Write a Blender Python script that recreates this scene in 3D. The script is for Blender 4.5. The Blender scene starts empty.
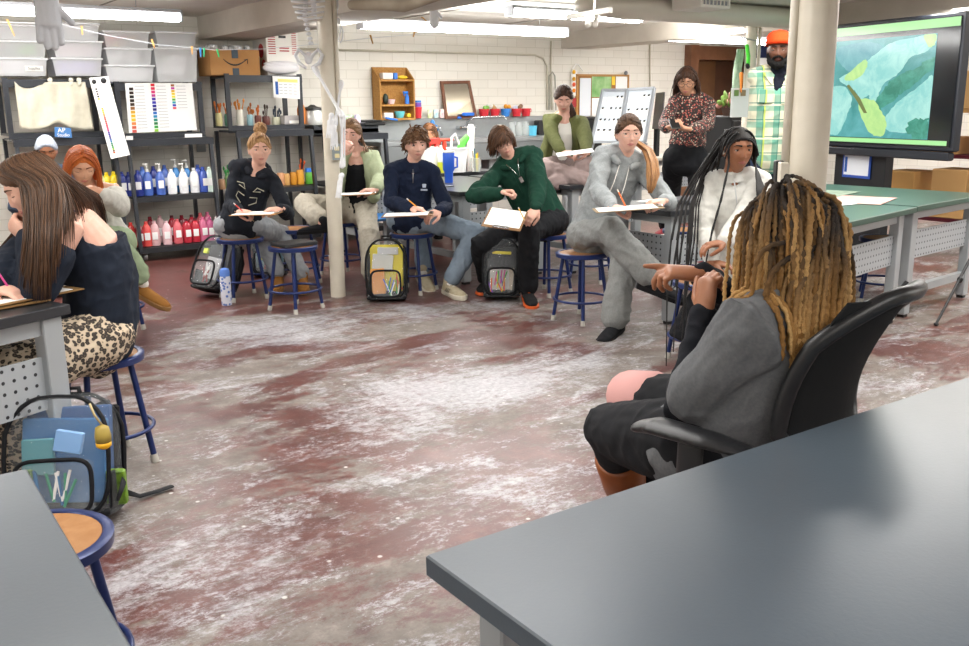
import bpy, bmesh, math, random
import numpy as np
from mathutils import Vector, Matrix, noise, bvhtree
random.seed(7)
R = math.radians
V = Vector
scene = bpy.context.scene
COL = scene.collection
# ---------------------------------------------------------------- camera frame
F, H = 930.0, 1.42
_up = V((-44, 3931, 930.0)).normalized()
_a = V((1366, 235, -930.0)); _a = (_a - _a.dot(_up)*_up).normalized()
_b = _up.cross(_a)
def _cw(px, py, f=F):
    c = V((px-484.5, 323-py, -f))
    return V((_a.dot(c), _b.dot(c), _up.dot(c)))
def atz(px, py, z):
    r = _cw(px, py); return V((0, 0, H)) + r*((z-H)/r.z)
def aty(px, py, y):
    r = _cw(px, py); return V((0, 0, H)) + r*(y/r.y)
def atx(px, py, x):
    r = _cw(px, py); return V((0, 0, H)) + r*(x/r.x)
def atd(px, py, d):
    return V((0, 0, H)) + _cw(px, py)*(d/F)
cam = bpy.data.cameras.new('camera'); camo = bpy.data.objects.new('camera', cam); COL.objects.link(camo)
m = Matrix((( _a.x, _a.y, _a.z), (_b.x, _b.y, _b.z), (_up.x, _up.y, _up.z))).to_4x4()
m.translation = (0, 0, H)
camo.matrix_world = m
cam.sensor_width = 36; cam.lens = F*36/969
cam.clip_start = .05; cam.clip_end = 60
scene.camera = camo
scene.view_settings.view_transform = 'Standard'; scene.view_settings.look = 'None'
scene.view_settings.gamma = 1; scene.view_settings.use_curve_mapping = False
scene.view_settings.exposure = 0.02
# ---------------------------------------------------------------- materials
def lin(c):
    if isinstance(c, str):
        c = c.lstrip('#'); c = tuple(int(c[i:i+2], 16)/255 for i in (0, 2, 4))
    return tuple(x/12.92 if x <= .04045 else ((x+.055)/1.055)**2.4 for x in c) + (1.0,)
_m = {}
class NT:
    def __init__(s, m):
        s.t = m.node_tree; s.n = s.t.nodes; s.l = s.t.links
        s.p = s.n['Principled BSDF']
    def new(s, ty, **k):
        n = s.n.new(ty)
        for a, b in k.items(): setattr(n, a, b)
        return n
    def link(s, a, b): s.l.new(a, b)
    def coord(s, kind='Object', scale=(1, 1, 1), rot=(0, 0, 0)):
        c = s.new('ShaderNodeTexCoord'); m = s.new('ShaderNodeMapping')
        m.inputs['Scale'].default_value = scale; m.inputs['Rotation'].default_value = rot
        s.link(c.outputs[kind], m.inputs['Vector']); return m.outputs[0]
    def noise(s, vec, scale, detail=4, rough=.55, dist=0):
        n = s.new('ShaderNodeTexNoise'); n.inputs['Scale'].default_value = scale
        n.inputs['Detail'].default_value = detail; n.inputs['Roughness'].default_value = rough
        n.inputs['Distortion'].default_value = dist
        s.link(vec, n.inputs['Vector']); return n.outputs['Fac']
    def ramp(s, fac, stops, interp='LINEAR'):
        r = s.new('ShaderNodeValToRGB'); r.color_ramp.interpolation = interp
        e = r.color_ramp.elements
        while len(e) < len(stops): e.new(.5)
        for x, (p, c) in zip(e, stops):
            x.position = p; x.color = lin(c) if isinstance(c, str) else (tuple(c)+(1,) if len(c) == 3 else c)
        s.link(fac, r.inputs[0]); return r.outputs[0]
    def mix(s, fac, a, b, mode='MIX'):
        n = s.new('ShaderNodeMix', data_type='RGBA', blend_type=mode)
        for v, i in ((fac, 0), (a, 6), (b, 7)):
            if isinstance(v, (int, float)): n.inputs[i].default_value = v
            elif isinstance(v, (tuple, str)): n.inputs[i].default_value = lin(v) if isinstance(v, str) else v
            else: s.link(v, n.inputs[i])
        return n.outputs[2]
    def math(s, op, a, b=0.0, clamp=False):
        n = s.new('ShaderNodeMath', operation=op, use_clamp=clamp)
        for v, i in ((a, 0), (b, 1)):
            if isinstance(v, (int, float)): n.inputs[i].default_value = v
            else: s.link(v, n.inputs[i])
        return n.outputs[0]
    def bump(s, h, strength=.3, dist=.01):
        b = s.new('ShaderNodeBump'); b.inputs['Strength'].default_value = strength
        b.inputs['Distance'].default_value = dist
        s.link(h, b.inputs['Height']); s.link(b.outputs[0], s.p.inputs['Normal'])
def newmat(name):
    m = bpy.data.materials.new(name); m.use_nodes = True; return m, NT(m)
def mat(name, c, rough=.6, metal=0, var=None, vs=8, bump=0, bs=60, coat=0, emit=0, alpha=1, trans=0, sheen=0, island=0, sss=0):
    if name in _m: return _m[name]
    m, t = newmat(name); p = t.p
    p.inputs['Base Color'].default_value = lin(c); p.inputs['Roughness'].default_value = rough
    p.inputs['Metallic'].default_value = metal
    if rough > .5: p.inputs['Specular IOR Level'].default_value = .22
    if coat: p.inputs['Coat Weight'].default_value = coat
    if sheen: p.inputs['Sheen Weight'].default_value = sheen
    if sss:
        p.inputs['Subsurface Weight'].default_value = sss
        p.inputs['Subsurface Radius'].default_value = (.02, .008, .004); p.inputs['Subsurface Scale'].default_value = .4
    if emit:
        p.inputs['Emission Color'].default_value = lin(c); p.inputs['Emission Strength'].default_value = emit
    if alpha < 1: p.inputs['Alpha'].default_value = alpha
    if trans: p.inputs['Transmission Weight'].default_value = trans
    vec = t.coord()
    if island:
        g = t.new('ShaderNodeNewGeometry')
        col = t.ramp(g.outputs['Random Per Island'], [(0, c), (1, var)])
        t.link(col, p.inputs['Base Color'])
    elif var:
        col = t.ramp(t.noise(vec, vs, 5), [(.3, c), (.7, var)]); t.link(col, p.inputs['Base Color'])
    if bump: t.bump(t.noise(vec, bs, 3), bump, .004)
    _m[name] = m; return m
# ---------------------------------------------------------------- mesh building
def basis(d, ref=None):
    d = d.normalized()
    if ref is None or abs(d.dot(ref.normalized())) > .98:
        ref = V((0, 0, 1)) if abs(d.z) < .9 else V((1, 0, 0))
    r = (ref - d*ref.dot(d)).normalized()
    return r, d.cross(r)
class MB:
    def __init__(s): s.v = []; s.f = []; s.m = []; s.mi = 0
    def quadring(s, rings, close=False, capa=True, capb=True):
        n = len(rings[0]); base = len(s.v)
        for r in rings: s.v.extend(r)
        for i in range(len(rings)-1):
            for j in range(n):
                k = (j+1) % n
                s.f.append((base+i*n+j, base+i*n+k, base+(i+1)*n+k, base+(i+1)*n+j)); s.m.append(s.mi)
        if capa: s.f.append(tuple(base+j for j in reversed(range(n)))); s.m.append(s.mi)
        if capb:
            b2 = base+(len(rings)-1)*n
            s.f.append(tuple(b2+j for j in range(n))); s.m.append(s.mi)
        return s
    def box(s, c, size, rz=0, M=None, bev=0):
        hx, hy, hz = size[0]/2, size[1]/2, size[2]/2
        M = M or Matrix.Rotation(rz, 3, 'Z'); c = V(c)
        if bev:
            b = min(bev, hx*.9, hy*.9, hz*.9)
            rings = []
            for z, o in ((-hz, b), (-hz+b, 0), (hz-b, 0), (hz, b)):
                x, y = hx-o, hy-o
                bb = b*.6
                ring = [(-x+bb, -y), (x-bb, -y), (x, -y+bb), (x, y-bb), (x-bb, y), (-x+bb, y), (-x, y-bb), (-x, -y+bb)]
                rings.append([c + M@V((a, q, z)) for a, q in ring])
            return s.quadring(rings)
        base = len(s.v)
        for x, y, z in ((-1,-1,-1),(1,-1,-1),(1,1,-1),(-1,1,-1),(-1,-1,1),(1,-1,1),(1,1,1),(-1,1,1)):
            s.v.append(c + M@V((x*hx, y*hy, z*hz)))
        for q in ((0,3,2,1),(4,5,6,7),(0,1,5,4),(1,2,6,5),(2,3,7,6),(3,0,4,7)):
            s.f.append(tuple(base+i for i in q)); s.m.append(s.mi)
        return s
    def bar(s, a, b, w, h, ref=None):
        a, b = V(a), V(b); r, q = basis(b-a, ref)
        rings = [[p + r*x*h/2 + q*y*w/2 for x, y in ((-1,-1),(1,-1),(1,1),(-1,1))] for p in (a, b)]
        return s.quadring(rings)
    def cyl(s, a, b, r0, r1=None, seg=16):
        a, b = V(a), V(b); r1 = r0 if r1 is None else r1; x, y = basis(b-a)
        rings = [[p + (x*math.cos(t)+y*math.sin(t))*r for t in [2*math.pi*i/seg for i in range(seg)]] for p, r in ((a, r0), (b, r1))]
        return s.quadring(rings)
    def lathe(s, prof, c=(0, 0, 0), seg=20, M=None):
        c = V(c); M = M or Matrix.Identity(3)
        rings = [[c + M@V((r*math.cos(t), r*math.sin(t), z)) for t in [2*math.pi*i/seg for i in range(seg)]] for r, z in prof]
        return s.quadring(rings)
    def sweep(s, pts, rad, ref=None, seg=12, rounded=True, closed=False):
        pts = [V(p) for p in pts]; n = len(pts)
        rad = [(r, r) if isinstance(r, (int, float)) else r for r in (rad if isinstance(rad, list) else [rad]*n)]
        tans = []
        for i in range(n):
            if closed: t = pts[(i+1) % n]-pts[i-1]
            elif i == 0: t = pts[1]-pts[0]
            elif i == n-1: t = pts[-1]-pts[-2]
            else: t = (pts[i+1]-pts[i]).normalized()+(pts[i]-pts[i-1]).normalized()
            tans.append(t.normalized() if t.length > 1e-9 else V((0, 0, 1)))
        rings = []; x = None
        for i in range(n):
            rf = ref[i] if isinstance(ref, list) else ref
            if rf is None: rf = x
            x, y = basis(tans[i], rf)
            rings.append((pts[i], x, y, rad[i], tans[i]))
        out = []
        def ring(p, x, y, r): return [p + x*math.cos(t)*r[0] + y*math.sin(t)*r[1] for t in [2*math.pi*j/seg for j in range(seg)]]
        if rounded and not closed:
            p, x, y, r, t = rings[0]; m_ = min(r)
            for a in (75, 50, 25): out.append(ring(p - t*m_*math.sin(R(a)), x, y, (r[0]*math.cos(R(a)), r[1]*math.cos(R(a)))))
        for p, x, y, r, t in rings: out.append(ring(p, x, y, r))
        if rounded and not closed:
            p, x, y, r, t = rings[-1]; m_ = min(r)
            for a in (25, 50, 75): out.append(ring(p + t*m_*math.sin(R(a)), x, y, (r[0]*math.cos(R(a)), r[1]*math.cos(R(a)))))
        if closed: out.append(out[0]); return s.quadring(out, capa=False, capb=False)
        return s.quadring(out)
    def tube(s, pts, r, seg=8, closed=False, rounded=False): return s.sweep(pts, r, None, seg, rounded, closed)
    def ell(s, c, r, M=None, nu=20, nv=12):
        c = V(c); M = M or Matrix.Identity(3)
        if isinstance(r, (int, float)): r = (r, r, r)
        rings = []
        for j in range(nv):
            a = -math.pi/2 + math.pi*(j+.5)/nv
            rings.append([c + M@V((r[0]*math.cos(a)*math.cos(t), r[1]*math.cos(a)*math.sin(t), r[2]*math.sin(a))) for t in [2*math.pi*i/nu for i in range(nu)]])
        return s.quadring(rings)
    def poly(s, pts, th=0):
        b = len(s.v); n = len(pts); pts = [V(p) for p in pts]
        if not th:
            s.v.extend(pts); s.f.append(tuple(range(b, b+n))); s.m.append(s.mi); return s
        nn = (pts[1]-pts[0]).cross(pts[2]-pts[1]).normalized()*th
        return s.quadring([[p for p in pts], [p+nn for p in pts]])
    def data(s, name, mats, off, smooth, shade_angle=None):
        me = bpy.data.meshes.new(name)
        me.from_pydata([tuple(V(v)-off) for v in s.v], [], s.f)
        for m_ in (mats if isinstance(mats, (list, tuple)) else [mats]): me.materials.append(m_)
        me.polygons.foreach_set('material_index', s.m)
        if smooth: me.polygons.foreach_set('use_smooth', [True]*len(s.f))
        me.update()
        return me
    def build(s, name, mats, parent=None, smooth=False, label=None, cat=None, group=None, kind=None, origin=None, sharp=None):
        if parent is not None: off = WL.get(parent.name, V((0, 0, 0)))
        elif origin is not None: off = V(origin)
        else:
            xs = [v[0] for v in s.v]; ys = [v[1] for v in s.v]; zs = [v[2] for v in s.v]
            off = V(((min(xs)+max(xs))/2, (min(ys)+max(ys))/2, min(zs)))
        me = s.data(name, mats, off, smooth)
        if sharp: me.set_sharp_from_angle(angle=R(sharp))
        return link(bpy.data.objects.new(name, me), parent, off, label, cat, group, kind)
WL = {}
def link(o, parent=None, off=None, label=None, cat=None, group=None, kind=None):
    COL.objects.link(o)
    if parent is not None: o.parent = parent
    elif off is not None: o.location = off
    WL[o.name] = V(off) if off is not None else V((0, 0, 0))
    return tag(o, label, cat, group, kind)
def tag(o, label=None, cat=None, group=None, kind=None):
    for k, v_ in (('label', label), ('category', cat), ('group', group), ('kind', kind)):
        if v_: o[k] = v_
    return o
def thing(name, loc, label, cat, group=None, rz=0):
    o = bpy.data.objects.new(name, None); o.empty_display_size = .05
    link(o, None, V(loc), label, cat, group); o.rotation_euler = (0, 0, rz); return o
def proto(name, label='x', cat='x', group=None):
    """a thing modelled at the origin, moved later"""
    return thing(name, (0, 0, 0), label, cat, group)
KIDS = {}
def copy_tree(o, parent=None):
    c = o.copy(); COL.objects.link(c)
    if parent is not None: c.parent = parent
    for ch in [x for x in COL.objects if x.parent == o]: copy_tree(ch, c)
    return c
def place(o, loc, rz=0, label=None, group=None, cat=None, first=False, name=None):
    c = o if first else copy_tree(o)
    c.location = loc; c.rotation_euler = (0, 0, rz)
    return tag(c, label, cat, group)
def text(body, size, loc, rot, material, name='lettering', parent=None, off=None, align='CENTER', ext=.0004):
    cu = bpy.data.curves.new(name, 'FONT'); cu.body = body; cu.size = size; cu.extrude = ext
    cu.align_x = align; cu.align_y = 'CENTER'; cu.materials.append(material)
    o = bpy.data.objects.new(name, cu); COL.objects.link(o); dg = bpy.context.evaluated_depsgraph_get()
    me = bpy.data.meshes.new_from_object(o.evaluated_get(dg)); bpy.data.objects.remove(o); o = bpy.data.objects.new(name, me); COL.objects.link(o)
    o.rotation_euler = rot
    if parent is not None: o.parent = parent; o.location = V(loc) - WL.get(parent.name, V((0, 0, 0)))
    else: o.location = loc
    return o
# ---------------------------------------------------------------- room
WY, CZ = 9.75, 2.3
X0, X1, Y0 = -3.2, 12.5, -3.5
M_wall, t = newmat('painted_brick')
vec = t.coord('Object')
sep = t.new('ShaderNodeSeparateXYZ'); t.link(vec, sep.inputs[0])
cmb = t.new('ShaderNodeCombineXYZ'); t.link(t.math('ADD', sep.outputs[0], sep.outputs[1]), cmb.inputs[0]); t.link(sep.outputs[2], cmb.inputs[1])
br = t.new('ShaderNodeTexBrick'); t.link(cmb.outputs[0], br.inputs['Vector'])
br.inputs['Scale'].default_value = 1; br.inputs['Brick Width'].default_value = .3; br.inputs['Row Height'].default_value = .1
br.inputs['Mortar Size'].default_value = .004; br.inputs['Mortar Smooth'].default_value = .3
br.inputs['Color1'].default_value = lin('#e6e3da'); br.inputs['Color2'].default_value = lin('#e1ddd3'); br.inputs['Mortar'].default_value = lin('#d0ccc0')
t.link(t.mix(t.noise(vec, 2, 4), br.outputs['Color'], '#d9d2c2', 'MULTIPLY'), t.p.inputs['Base Color'])
t.link(br.outputs['Color'], t.p.inputs['Base Color'])
t.p.inputs['Roughness'].default_value = .55
t.bump(t.math('SUBTRACT', 1, br.outputs['Fac']), .25, .004)
M_ceil = mat('ceiling_paint', '#dedad2', .8, var='#d5d0c7', vs=3, bump=.1, bs=20)
M_beam = mat('beam_paint', '#cdc6bb', .7, var='#c2bbb0', vs=4, bump=.1, bs=30)
M_duct = mat('duct_paint', '#e6e2d8', .5, var='#dcd7cb', vs=2)
M_col = mat('column_paint', '#ddd6c6', .35, var='#d3ccbb', vs=9, bump=.35, bs=28)
M_white = mat('white', '#eceae4', .5)
M_dark = mat('black_plastic', '#17181a', .45)
M_steel = mat('steel', '#a9aaaa', .3, .8)
M_chrome = mat('chrome', '#d0d2d4', .15, 1)
M_lamp, t = newmat('lamp_tube'); t.p.inputs['Emission Color'].default_value = (1, .98, .94, 1); t.p.inputs['Emission Strength'].default_value = 26
t.p.inputs['Base Color'].default_value = (.9, .9, .9, 1)
# floor: worn red paint over grey concrete with chalky white patches
M_floor, t = newmat('worn_red_painted_concrete')
vec = t.coord('Object'); vst = t.coord('Object', (.6, 1.0, 1), (0, 0, R(-6)))
n_big = t.noise(vec, .6, 3, .5); n_s = t.noise(vec, 60, 4, .6)
red = t.ramp(t.noise(vec, 4, 7, .7), [(.3, '#4a2824'), (.55, '#5f3732'), (.75, '#744a43')])
grey = t.ramp(t.noise(vec, 8, 8, .75), [(.32, '#5f5751'), (.55, '#7b746d'), (.72, '#989189')])
wht = t.ramp(t.noise(vec, 40, 5, .6), [(.3, '#96959a'), (.65, '#bfbec3')])
sp = t.new('ShaderNodeSeparateXYZ'); t.link(vec, sp.inputs[0])
far = t.math('MAXIMUM', t.math('MULTIPLY', t.math('SUBTRACT', sp.outputs[1], 5.6), .035), 0.0)      # more of the red paint survives by the racks
far = t.math('MINIMUM', far, .1)
def layer(a, b, sa, sb, seed, wa=.5):
    v2 = t.new('ShaderNodeVectorMath', operation='ADD'); t.link(vst, v2.inputs[0]); v2.inputs[1].default_value = (seed, seed*1.7, 0)
    x_ = t.noise(v2.outputs[0], sa, 7, .62, .7); y_ = t.noise(v2.outputs[0], sb, 10, .88)
    return t.math('ADD', t.math('MULTIPLY', x_, wa), t.math('MULTIPLY', y_, 1-wa))
w1 = t.math('SUBTRACT', layer(0, 0, 1.9, 13, 3.1, .55), far)
mg = t.ramp(w1, [(.482, (0, 0, 0)), (.53, (.9, .9, .9))])
c = t.mix(mg, red, grey)
w2 = t.math('SUBTRACT', layer(0, 0, 1.25, 22, 11.3, .56), far)
w2 = t.math('ADD', w2, t.math('MULTIPLY', t.math('SUBTRACT', n_big, .5), .12))
mw = t.ramp(w2, [(.507, (0, 0, 0)), (.57, (.8, .8, .8))])
c = t.mix(mw, c, wht)
w3 = t.math('SUBTRACT', layer(0, 0, 5, 40, 23.7, .4), far)
c = t.mix(t.ramp(w3, [(.535, (0, 0, 0)), (.575, (.75, .75, .75))]), c, wht)
vo = t.new('ShaderNodeTexVoronoi'); vo.inputs['Scale'].default_value = 7; t.link(vec, vo.inputs['Vector'])
c = t.mix(t.math('MULTIPLY', t.ramp(vo.outputs['Distance'], [(.04, (1, 1, 1)), (.07, (0, 0, 0))]), .7), c, '#dcdad6')
c = t.mix(1.0, c, t.ramp(n_s, [(.25, (.8, .8, .8)), (.5, (1, 1, 1))]), 'MULTIPLY')
t.link(c, t.p.inputs['Base Color'])
t.link(t.ramp(mg, [(0, (.3, .3, .3)), (1, (.58, .58, .58))]), t.p.inputs['Roughness'])
t.bump(t.math('ADD', t.math('MULTIPLY', w1, 1.0), t.math('MULTIPLY', n_s, .15)), .25, .008)

MB().box(((X0+X1)/2, (Y0+WY)/2, -.05), (X1-X0, WY-Y0, .1)).build('floor', M_floor, kind='structure', origin=(0, 0, 0))
MB().box(((X0+X1)/2, (Y0+WY)/2, CZ+.05), (X1-X0, WY-Y0, .1)).build('ceiling', M_ceil, kind='structure', origin=(0, 0, 0))
# back wall with the door opening
DX0, DX1, DZ = 10.38, 12.0, 2.2
w = MB()
w.box(((X0+DX0)/2, WY+.1, CZ/2), (DX0-X0, .2, CZ)); w.box(((DX1+X1)/2, WY+.1, CZ/2), (X1-DX1, .2, CZ)); w.box(((DX0+DX1)/2, WY+.1, (DZ+CZ)/2), (DX1-DX0, .2, CZ-DZ))
w.build('wall_back', M_wall, kind='structure', origin=(0, 0, 0))
MB().box((X0-.1, (Y0+WY)/2, CZ/2), (.2, WY-Y0, CZ)).build('wall_left', M_wall, kind='structure', origin=(0, 0, 0))
MB().box((X1+.1, (Y0+WY)/2, CZ/2), (.2, WY-Y0, CZ)).build('wall_right', M_wall, kind='structure', origin=(0, 0, 0))
MB().box(((X0+X1)/2, Y0-.1, CZ/2), (X1-X0, .2, CZ)).build('wall_front', M_wall, kind='structure', origin=(0, 0, 0))
M_wood = mat('brown_wood', '#8a6043', .45, var='#74492f', vs=5)
M_woodd = mat('dark_door_wood', '#5e3b27', .45, var='#4a2c1c', vs=4)
dr = thing('door_1', ((DX0+DX1)/2, WY, 0), None, None); dr['kind'] = 'structure'
mb = MB(); mb.box((DX0+.08, WY+.02, DZ/2), (.16, .3, DZ)); mb.box((DX1-.06, WY+.02, DZ/2), (.12, .3, DZ)); mb.box(((DX0+DX1)/2+.02, WY+.025, DZ-.105), (DX1-DX0-.32, .27, .19))
mb.build('door_frame', M_wood, dr)
MB().box(((DX0+DX1)/2, WY+.23, DZ/2), (DX1-DX0, .04, DZ)).build('door_backing', M_woodd, dr)
MB().box(((DX0+DX1)/2-.33, WY+.15, 1.0), (.66, .05, 2.0)).build('door_leaf', mat('door_wood_mid', '#76502f', .45, var='#65432a', vs=5), dr)
MB().box(((DX0+DX1)/2+.33, WY+.17, 1.0), (.66, .05, 2.0)).build('door_leaf', M_woodd, dr)
# ceiling beam, panel joints
def struct(mb, name, m_, smooth=False, label=None):
    return mb.build(name, m_, kind='structure', smooth=smooth, label=label, sharp=40 if smooth else None)
bw = .5
mb = MB()
xb = 3.55
mb.box((xb, (Y0+WY)/2, CZ-.11), (bw, WY-Y0, .22)); struct(mb, 'ceiling_beam', M_beam)
for x in (-1.0, 8.3):
    struct(MB().box((x, (Y0+WY)/2, CZ-.1), (.45, WY-Y0, .2)), 'ceiling_beam', M_beam)
M_joint = mat('ceiling_joint', '#8f897f', .8)
for x in (1.2, 2.2, 5.2, 6.6):
    struct(MB().box((x, (Y0+WY)/2, CZ-.003), (.02, WY-Y0, .006)), 'ceiling_joint', M_joint)
# round duct along the room and its diffuser boxes
# columns
def column(name, x, y, r, label, box_y=None):
    root = thing(name, (x, y, 0), label, None); root['kind'] = 'structure'
    mb = MB(); mb.cyl((x, y, 0), (x, y, CZ), r, r, 32); mb.build('shaft', M_col, root, smooth=True, sharp=40)
    return root
c1 = column('column', 3.065, 6.33, .056, 'thin cream steel column with a skeleton hanging beside it')
c2 = column('column', 7.64, 6.3, .055, 'thin cream steel column in front of the brown door')
c3 = column('column', 3.04, 2.21, .071, 'thick cream painted column beside the large screen')
for (root, x, y, dx, dy) in ((c1, 3.065, 6.33, .055, -.045), (c2, 7.64, 6.3, .085, -.03), (c3, 3.04, 2.21, -.062, .055)):
    mb = MB(); mb.cyl((x+dx, y+dy, 1.1 if root is not c3 else 1.0), (x+dx, y+dy, CZ), .016, None, 12); mb.build('conduit', M_col, root, smooth=True)
# outlet on column 1 and on column 3
def outlet(root, p, yaw, sc=1):
    mb = MB(); Mz = Matrix.Rotation(yaw, 3, 'Z')
    mb.box(p, (.07*sc, .05, .115*sc), M=Mz, bev=.004); o = mb.build('outlet_box', mat('galvanised', '#9aa5a8', .4, .6), root)
    mb = MB()
    for dz in (-.026, .026): mb.box(V(p)+Mz@V((0, -.027, dz*sc)), (.034*sc, .006, .03*sc), M=Mz, bev=.002)
    mb.build('socket', mat('ivory', '#e8dca8', .4), o)
outlet(c1, aty(337, 152, 6.24), R(-25))
p = V((3.04-.075, 2.21+.02, 1.09))
mb = MB(); mb.box(aty(783, 176, 2.2), (.03, .05, .1), rz=R(-40), bev=.003); mb.build('switch_box', M_col, c3)
mb = MB(); mb.box(aty(778, 175, 2.28), (.028, .05, .11), rz=R(-40), bev=.003); mb.build('switch_cover', M_dark, c3)
# wall conduits
M_pipe = mat('cream_conduit', '#c9c3b2', .5)
Yw = WY-.02
def wp(px, py, y=None): return aty(px, py, y or Yw)
pts = [wp(300, 49), wp(420, 52), wp(535, 55), wp(543, 58), wp(547, 66), wp(547, 110)]
mb = MB().tube(pts, .012, 8); mb.build('wall_conduit', M_pipe, label='cream conduit running along the brick wall and bending down', cat='pipe', smooth=True)
pts = [wp(551, 41), wp(551, 70), wp(552, 110)]
MB().tube(pts, .012, 8).build('wall_conduit', M_pipe, label='straight cream conduit dropping from ceiling behind the seated woman', cat='pipe', smooth=True)
pts = [wp(650, 39), wp(650, 92)]
MB().tube(pts, .01, 8).build('wall_conduit', M_pipe, label='thin cream conduit on the wall right of the cork board', cat='pipe', smooth=True)
mb = MB(); pts = [wp(548, 110)+V((0, -.02, 0)), wp(548, 76)+V((0, -.02, 0)), wp(551, 72)+V((0, -.03, 0)), wp(554, 76)+V((0, -.02, 0)), wp(555, 110)+V((0, -.02, 0))]
mb.tube(pts, .008, 8).build('wall_cable', mat('grey_cable', '#9b9a8d', .5), label='grey looped cable on the wall between the conduits', cat='cable', smooth=True)
d = MB(); d.sweep([(5.35, 6.15, 2.2), (5.8, 6.15, 2.2), (7, 6.15, 2.2), (12.4, 6.15, 2.2)], [(.07, .12), (.095, .17), (.095, .17), (.095, .17)], V((0, 0, 1)), 28)
d.build('air_duct', M_duct, label='long round cream air duct hanging under the ceiling', cat='air duct', smooth=True, sharp=50)
d = MB(); d.sweep([atz(352, 5, 2.03), atz(385, 2, 2.02), atz(404, 4, 2.02), atz(470, -18, 2.06)], [.03, .05, .05, .04], None, 20)
d.build('fabric_sheet_roll', mat('tan_fabric', '#a89d8c', .9, var='#958a79', vs=6), label='tan fabric bundle tucked under the ceiling beside the duct', cat='fabric roll', smooth=True)
def grille(px, py, y, w, h, label):
    p = aty(px, py, y); root = thing('air_diffuser', p, label, 'air vent')
    mb = MB(); mb.box(p, (w, .34, h), bev=.008); mb.build('housing', M_white, root)
    mb = MB()
    mb.box(p+V((0, -.172, 0)), (w*.86, .004, h*.6)); mb.build('grille', mat('grille_grey', '#8d9199', .5), root)
    mb = MB()
    for i in range(7): mb.box(p+V((w*(-.38+i*.127), -.178, 0)), (.008, .008, h*.6))
    mb.box(p+V((0, -.178, 0)), (w*.86, .008, .008)); mb.build('fins', M_white, root)
grille(701, 2, 5.78, .36, .13, 'white square air diffuser on the duct above the standing woman')
grille(916, 9, 5.78, .27, .12, 'white square air diffuser on the duct above the screen')
# ---------------------------------------------------------------- lamps
def area(x, y, z, sx, sy, power, name='ceiling_lamp_and_fill'):
    l = bpy.data.lights.new(name, 'AREA'); l.shape = 'RECTANGLE'; l.size = sx; l.size_y = sy; l.energy = power
    l.color = (1, .985, .96)
    o = bpy.data.objects.new(name, l); COL.objects.link(o); o.location = (x, y, z); return o
def fixture(x0, x1, y, z, label, wires=True):
    root = thing('fluorescent_light', ((x0+x1)/2, y, z), label, 'ceiling light', 'fluorescent strip lights')
    mb = MB(); mb.box(((x0+x1)/2, y, z+.045), (x1-x0, .13, .03), bev=.006)
    for xx in (x0+.008, x1-.008): mb.box((xx, y, z+.01), (.016, .13, .085), bev=.004)
    mb.build('housing', mat('fixture_metal', '#b9bec6', .4), root)
    mb = MB(); mb.sweep([(x0+.02, y, z), (x1-.02, y, z)], [(.035, .055)]*2, V((0, 0, 1)), 16, False)
    mb.build('tube', M_lamp, root, smooth=True, sharp=50)
    if wires:
        mb = MB()
        for xx in (x0+.35, x1-.35): mb.cyl((xx, y, z+.06), (xx, y, CZ), .004, None, 6)
        mb.build('hanging_wire', M_steel, root)
    return root
LZ = 2.13
fixture(.3, 2.57, 8.0, LZ, 'long strip light above the stacked clear plastic bins')
fixture(4.22, 6.68, 8.0, LZ, 'long strip light in front of the brick wall above the mirror')
fixture(8.24, 10.66, 8.0, LZ, 'strip light ahead of the brown door, right of the far row')
fixture(5.15, 6.75, 6.95, 2.2, 'shorter strip light tucked close under the ceiling behind the duct', False)
POW = 42
for y in (6.9, 4.4, 2.6, -.6):
    for x in (-1.8, 1.3, 4.9, 7.6, 10.4):
        if (y, x) == (4.4, 1.3): x = 2.7
        area(x, y, 2.16, 2.3, .25, POW)
for y in (7.4, 3.2, -.6):
    for x in (-.4, 5.4, 9.2):
        area(x, y, 2.0, 3.6, .3, POW*1.25).rotation_euler = (math.pi, 0, 0)      # upward fill lamps added to brighten the ceiling, with no fixtures of their own
for x in (1.5, 5.45, 9.2): area(x, 8.0, LZ-.06, 2.2, .12, POW*.6)
# ---------------------------------------------------------------- fused organic shapes
def remesh_blob(mb, voxel, smooth_it=4, fac=.5):
    me = bpy.data.meshes.new('tmp'); me.from_pydata([tuple(v) for v in mb.v], [], mb.f); me.update()
    o = bpy.data.objects.new('tmp', me); COL.objects.link(o)
    r = o.modifiers.new('r', 'REMESH'); r.mode = 'VOXEL'; r.voxel_size = voxel; r.use_smooth_shade = True
    if smooth_it:
        s = o.modifiers.new('s', 'SMOOTH'); s.factor = fac; s.iterations = smooth_it
    dg = bpy.context.evaluated_depsgraph_get(); dg.update()
    out = bpy.data.meshes.new_from_object(o.evaluated_get(dg))
    bpy.data.objects.remove(o); bpy.data.meshes.remove(me)
    return out
def verts_np(me):
    a = np.empty(len(me.vertices)*3, np.float32); me.vertices.foreach_get('co', a); return a.reshape(-1, 3)
def norms_np(me):
    a = np.empty(len(me.vertices)*3, np.float32); me.vertex_normals.foreach_get('vector', a); return a.reshape(-1, 3)
def wave_noise(P, seed, scale, n=5):
    """cheap smooth noise: sum of rotated sine products, ridged to make cloth folds"""
    rr = np.random.RandomState(seed); out = np.zeros(len(P), np.float32); amp = 1
    for k in range(n):
        D = rr.normal(size=(3, 3)); D /= np.linalg.norm(D, axis=1)[:, None]; ph = rr.uniform(0, 6.28, 3)
        q = P@(D.T)*scale*(1.45**k) + ph
        q = q + .8*np.sin(q[:, [1, 2, 0]]*.7)
        out += amp*np.sin(q[:, 0])*np.sin(q[:, 1]+.5*np.sin(q[:, 2])); amp *= .62
    return out
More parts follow.
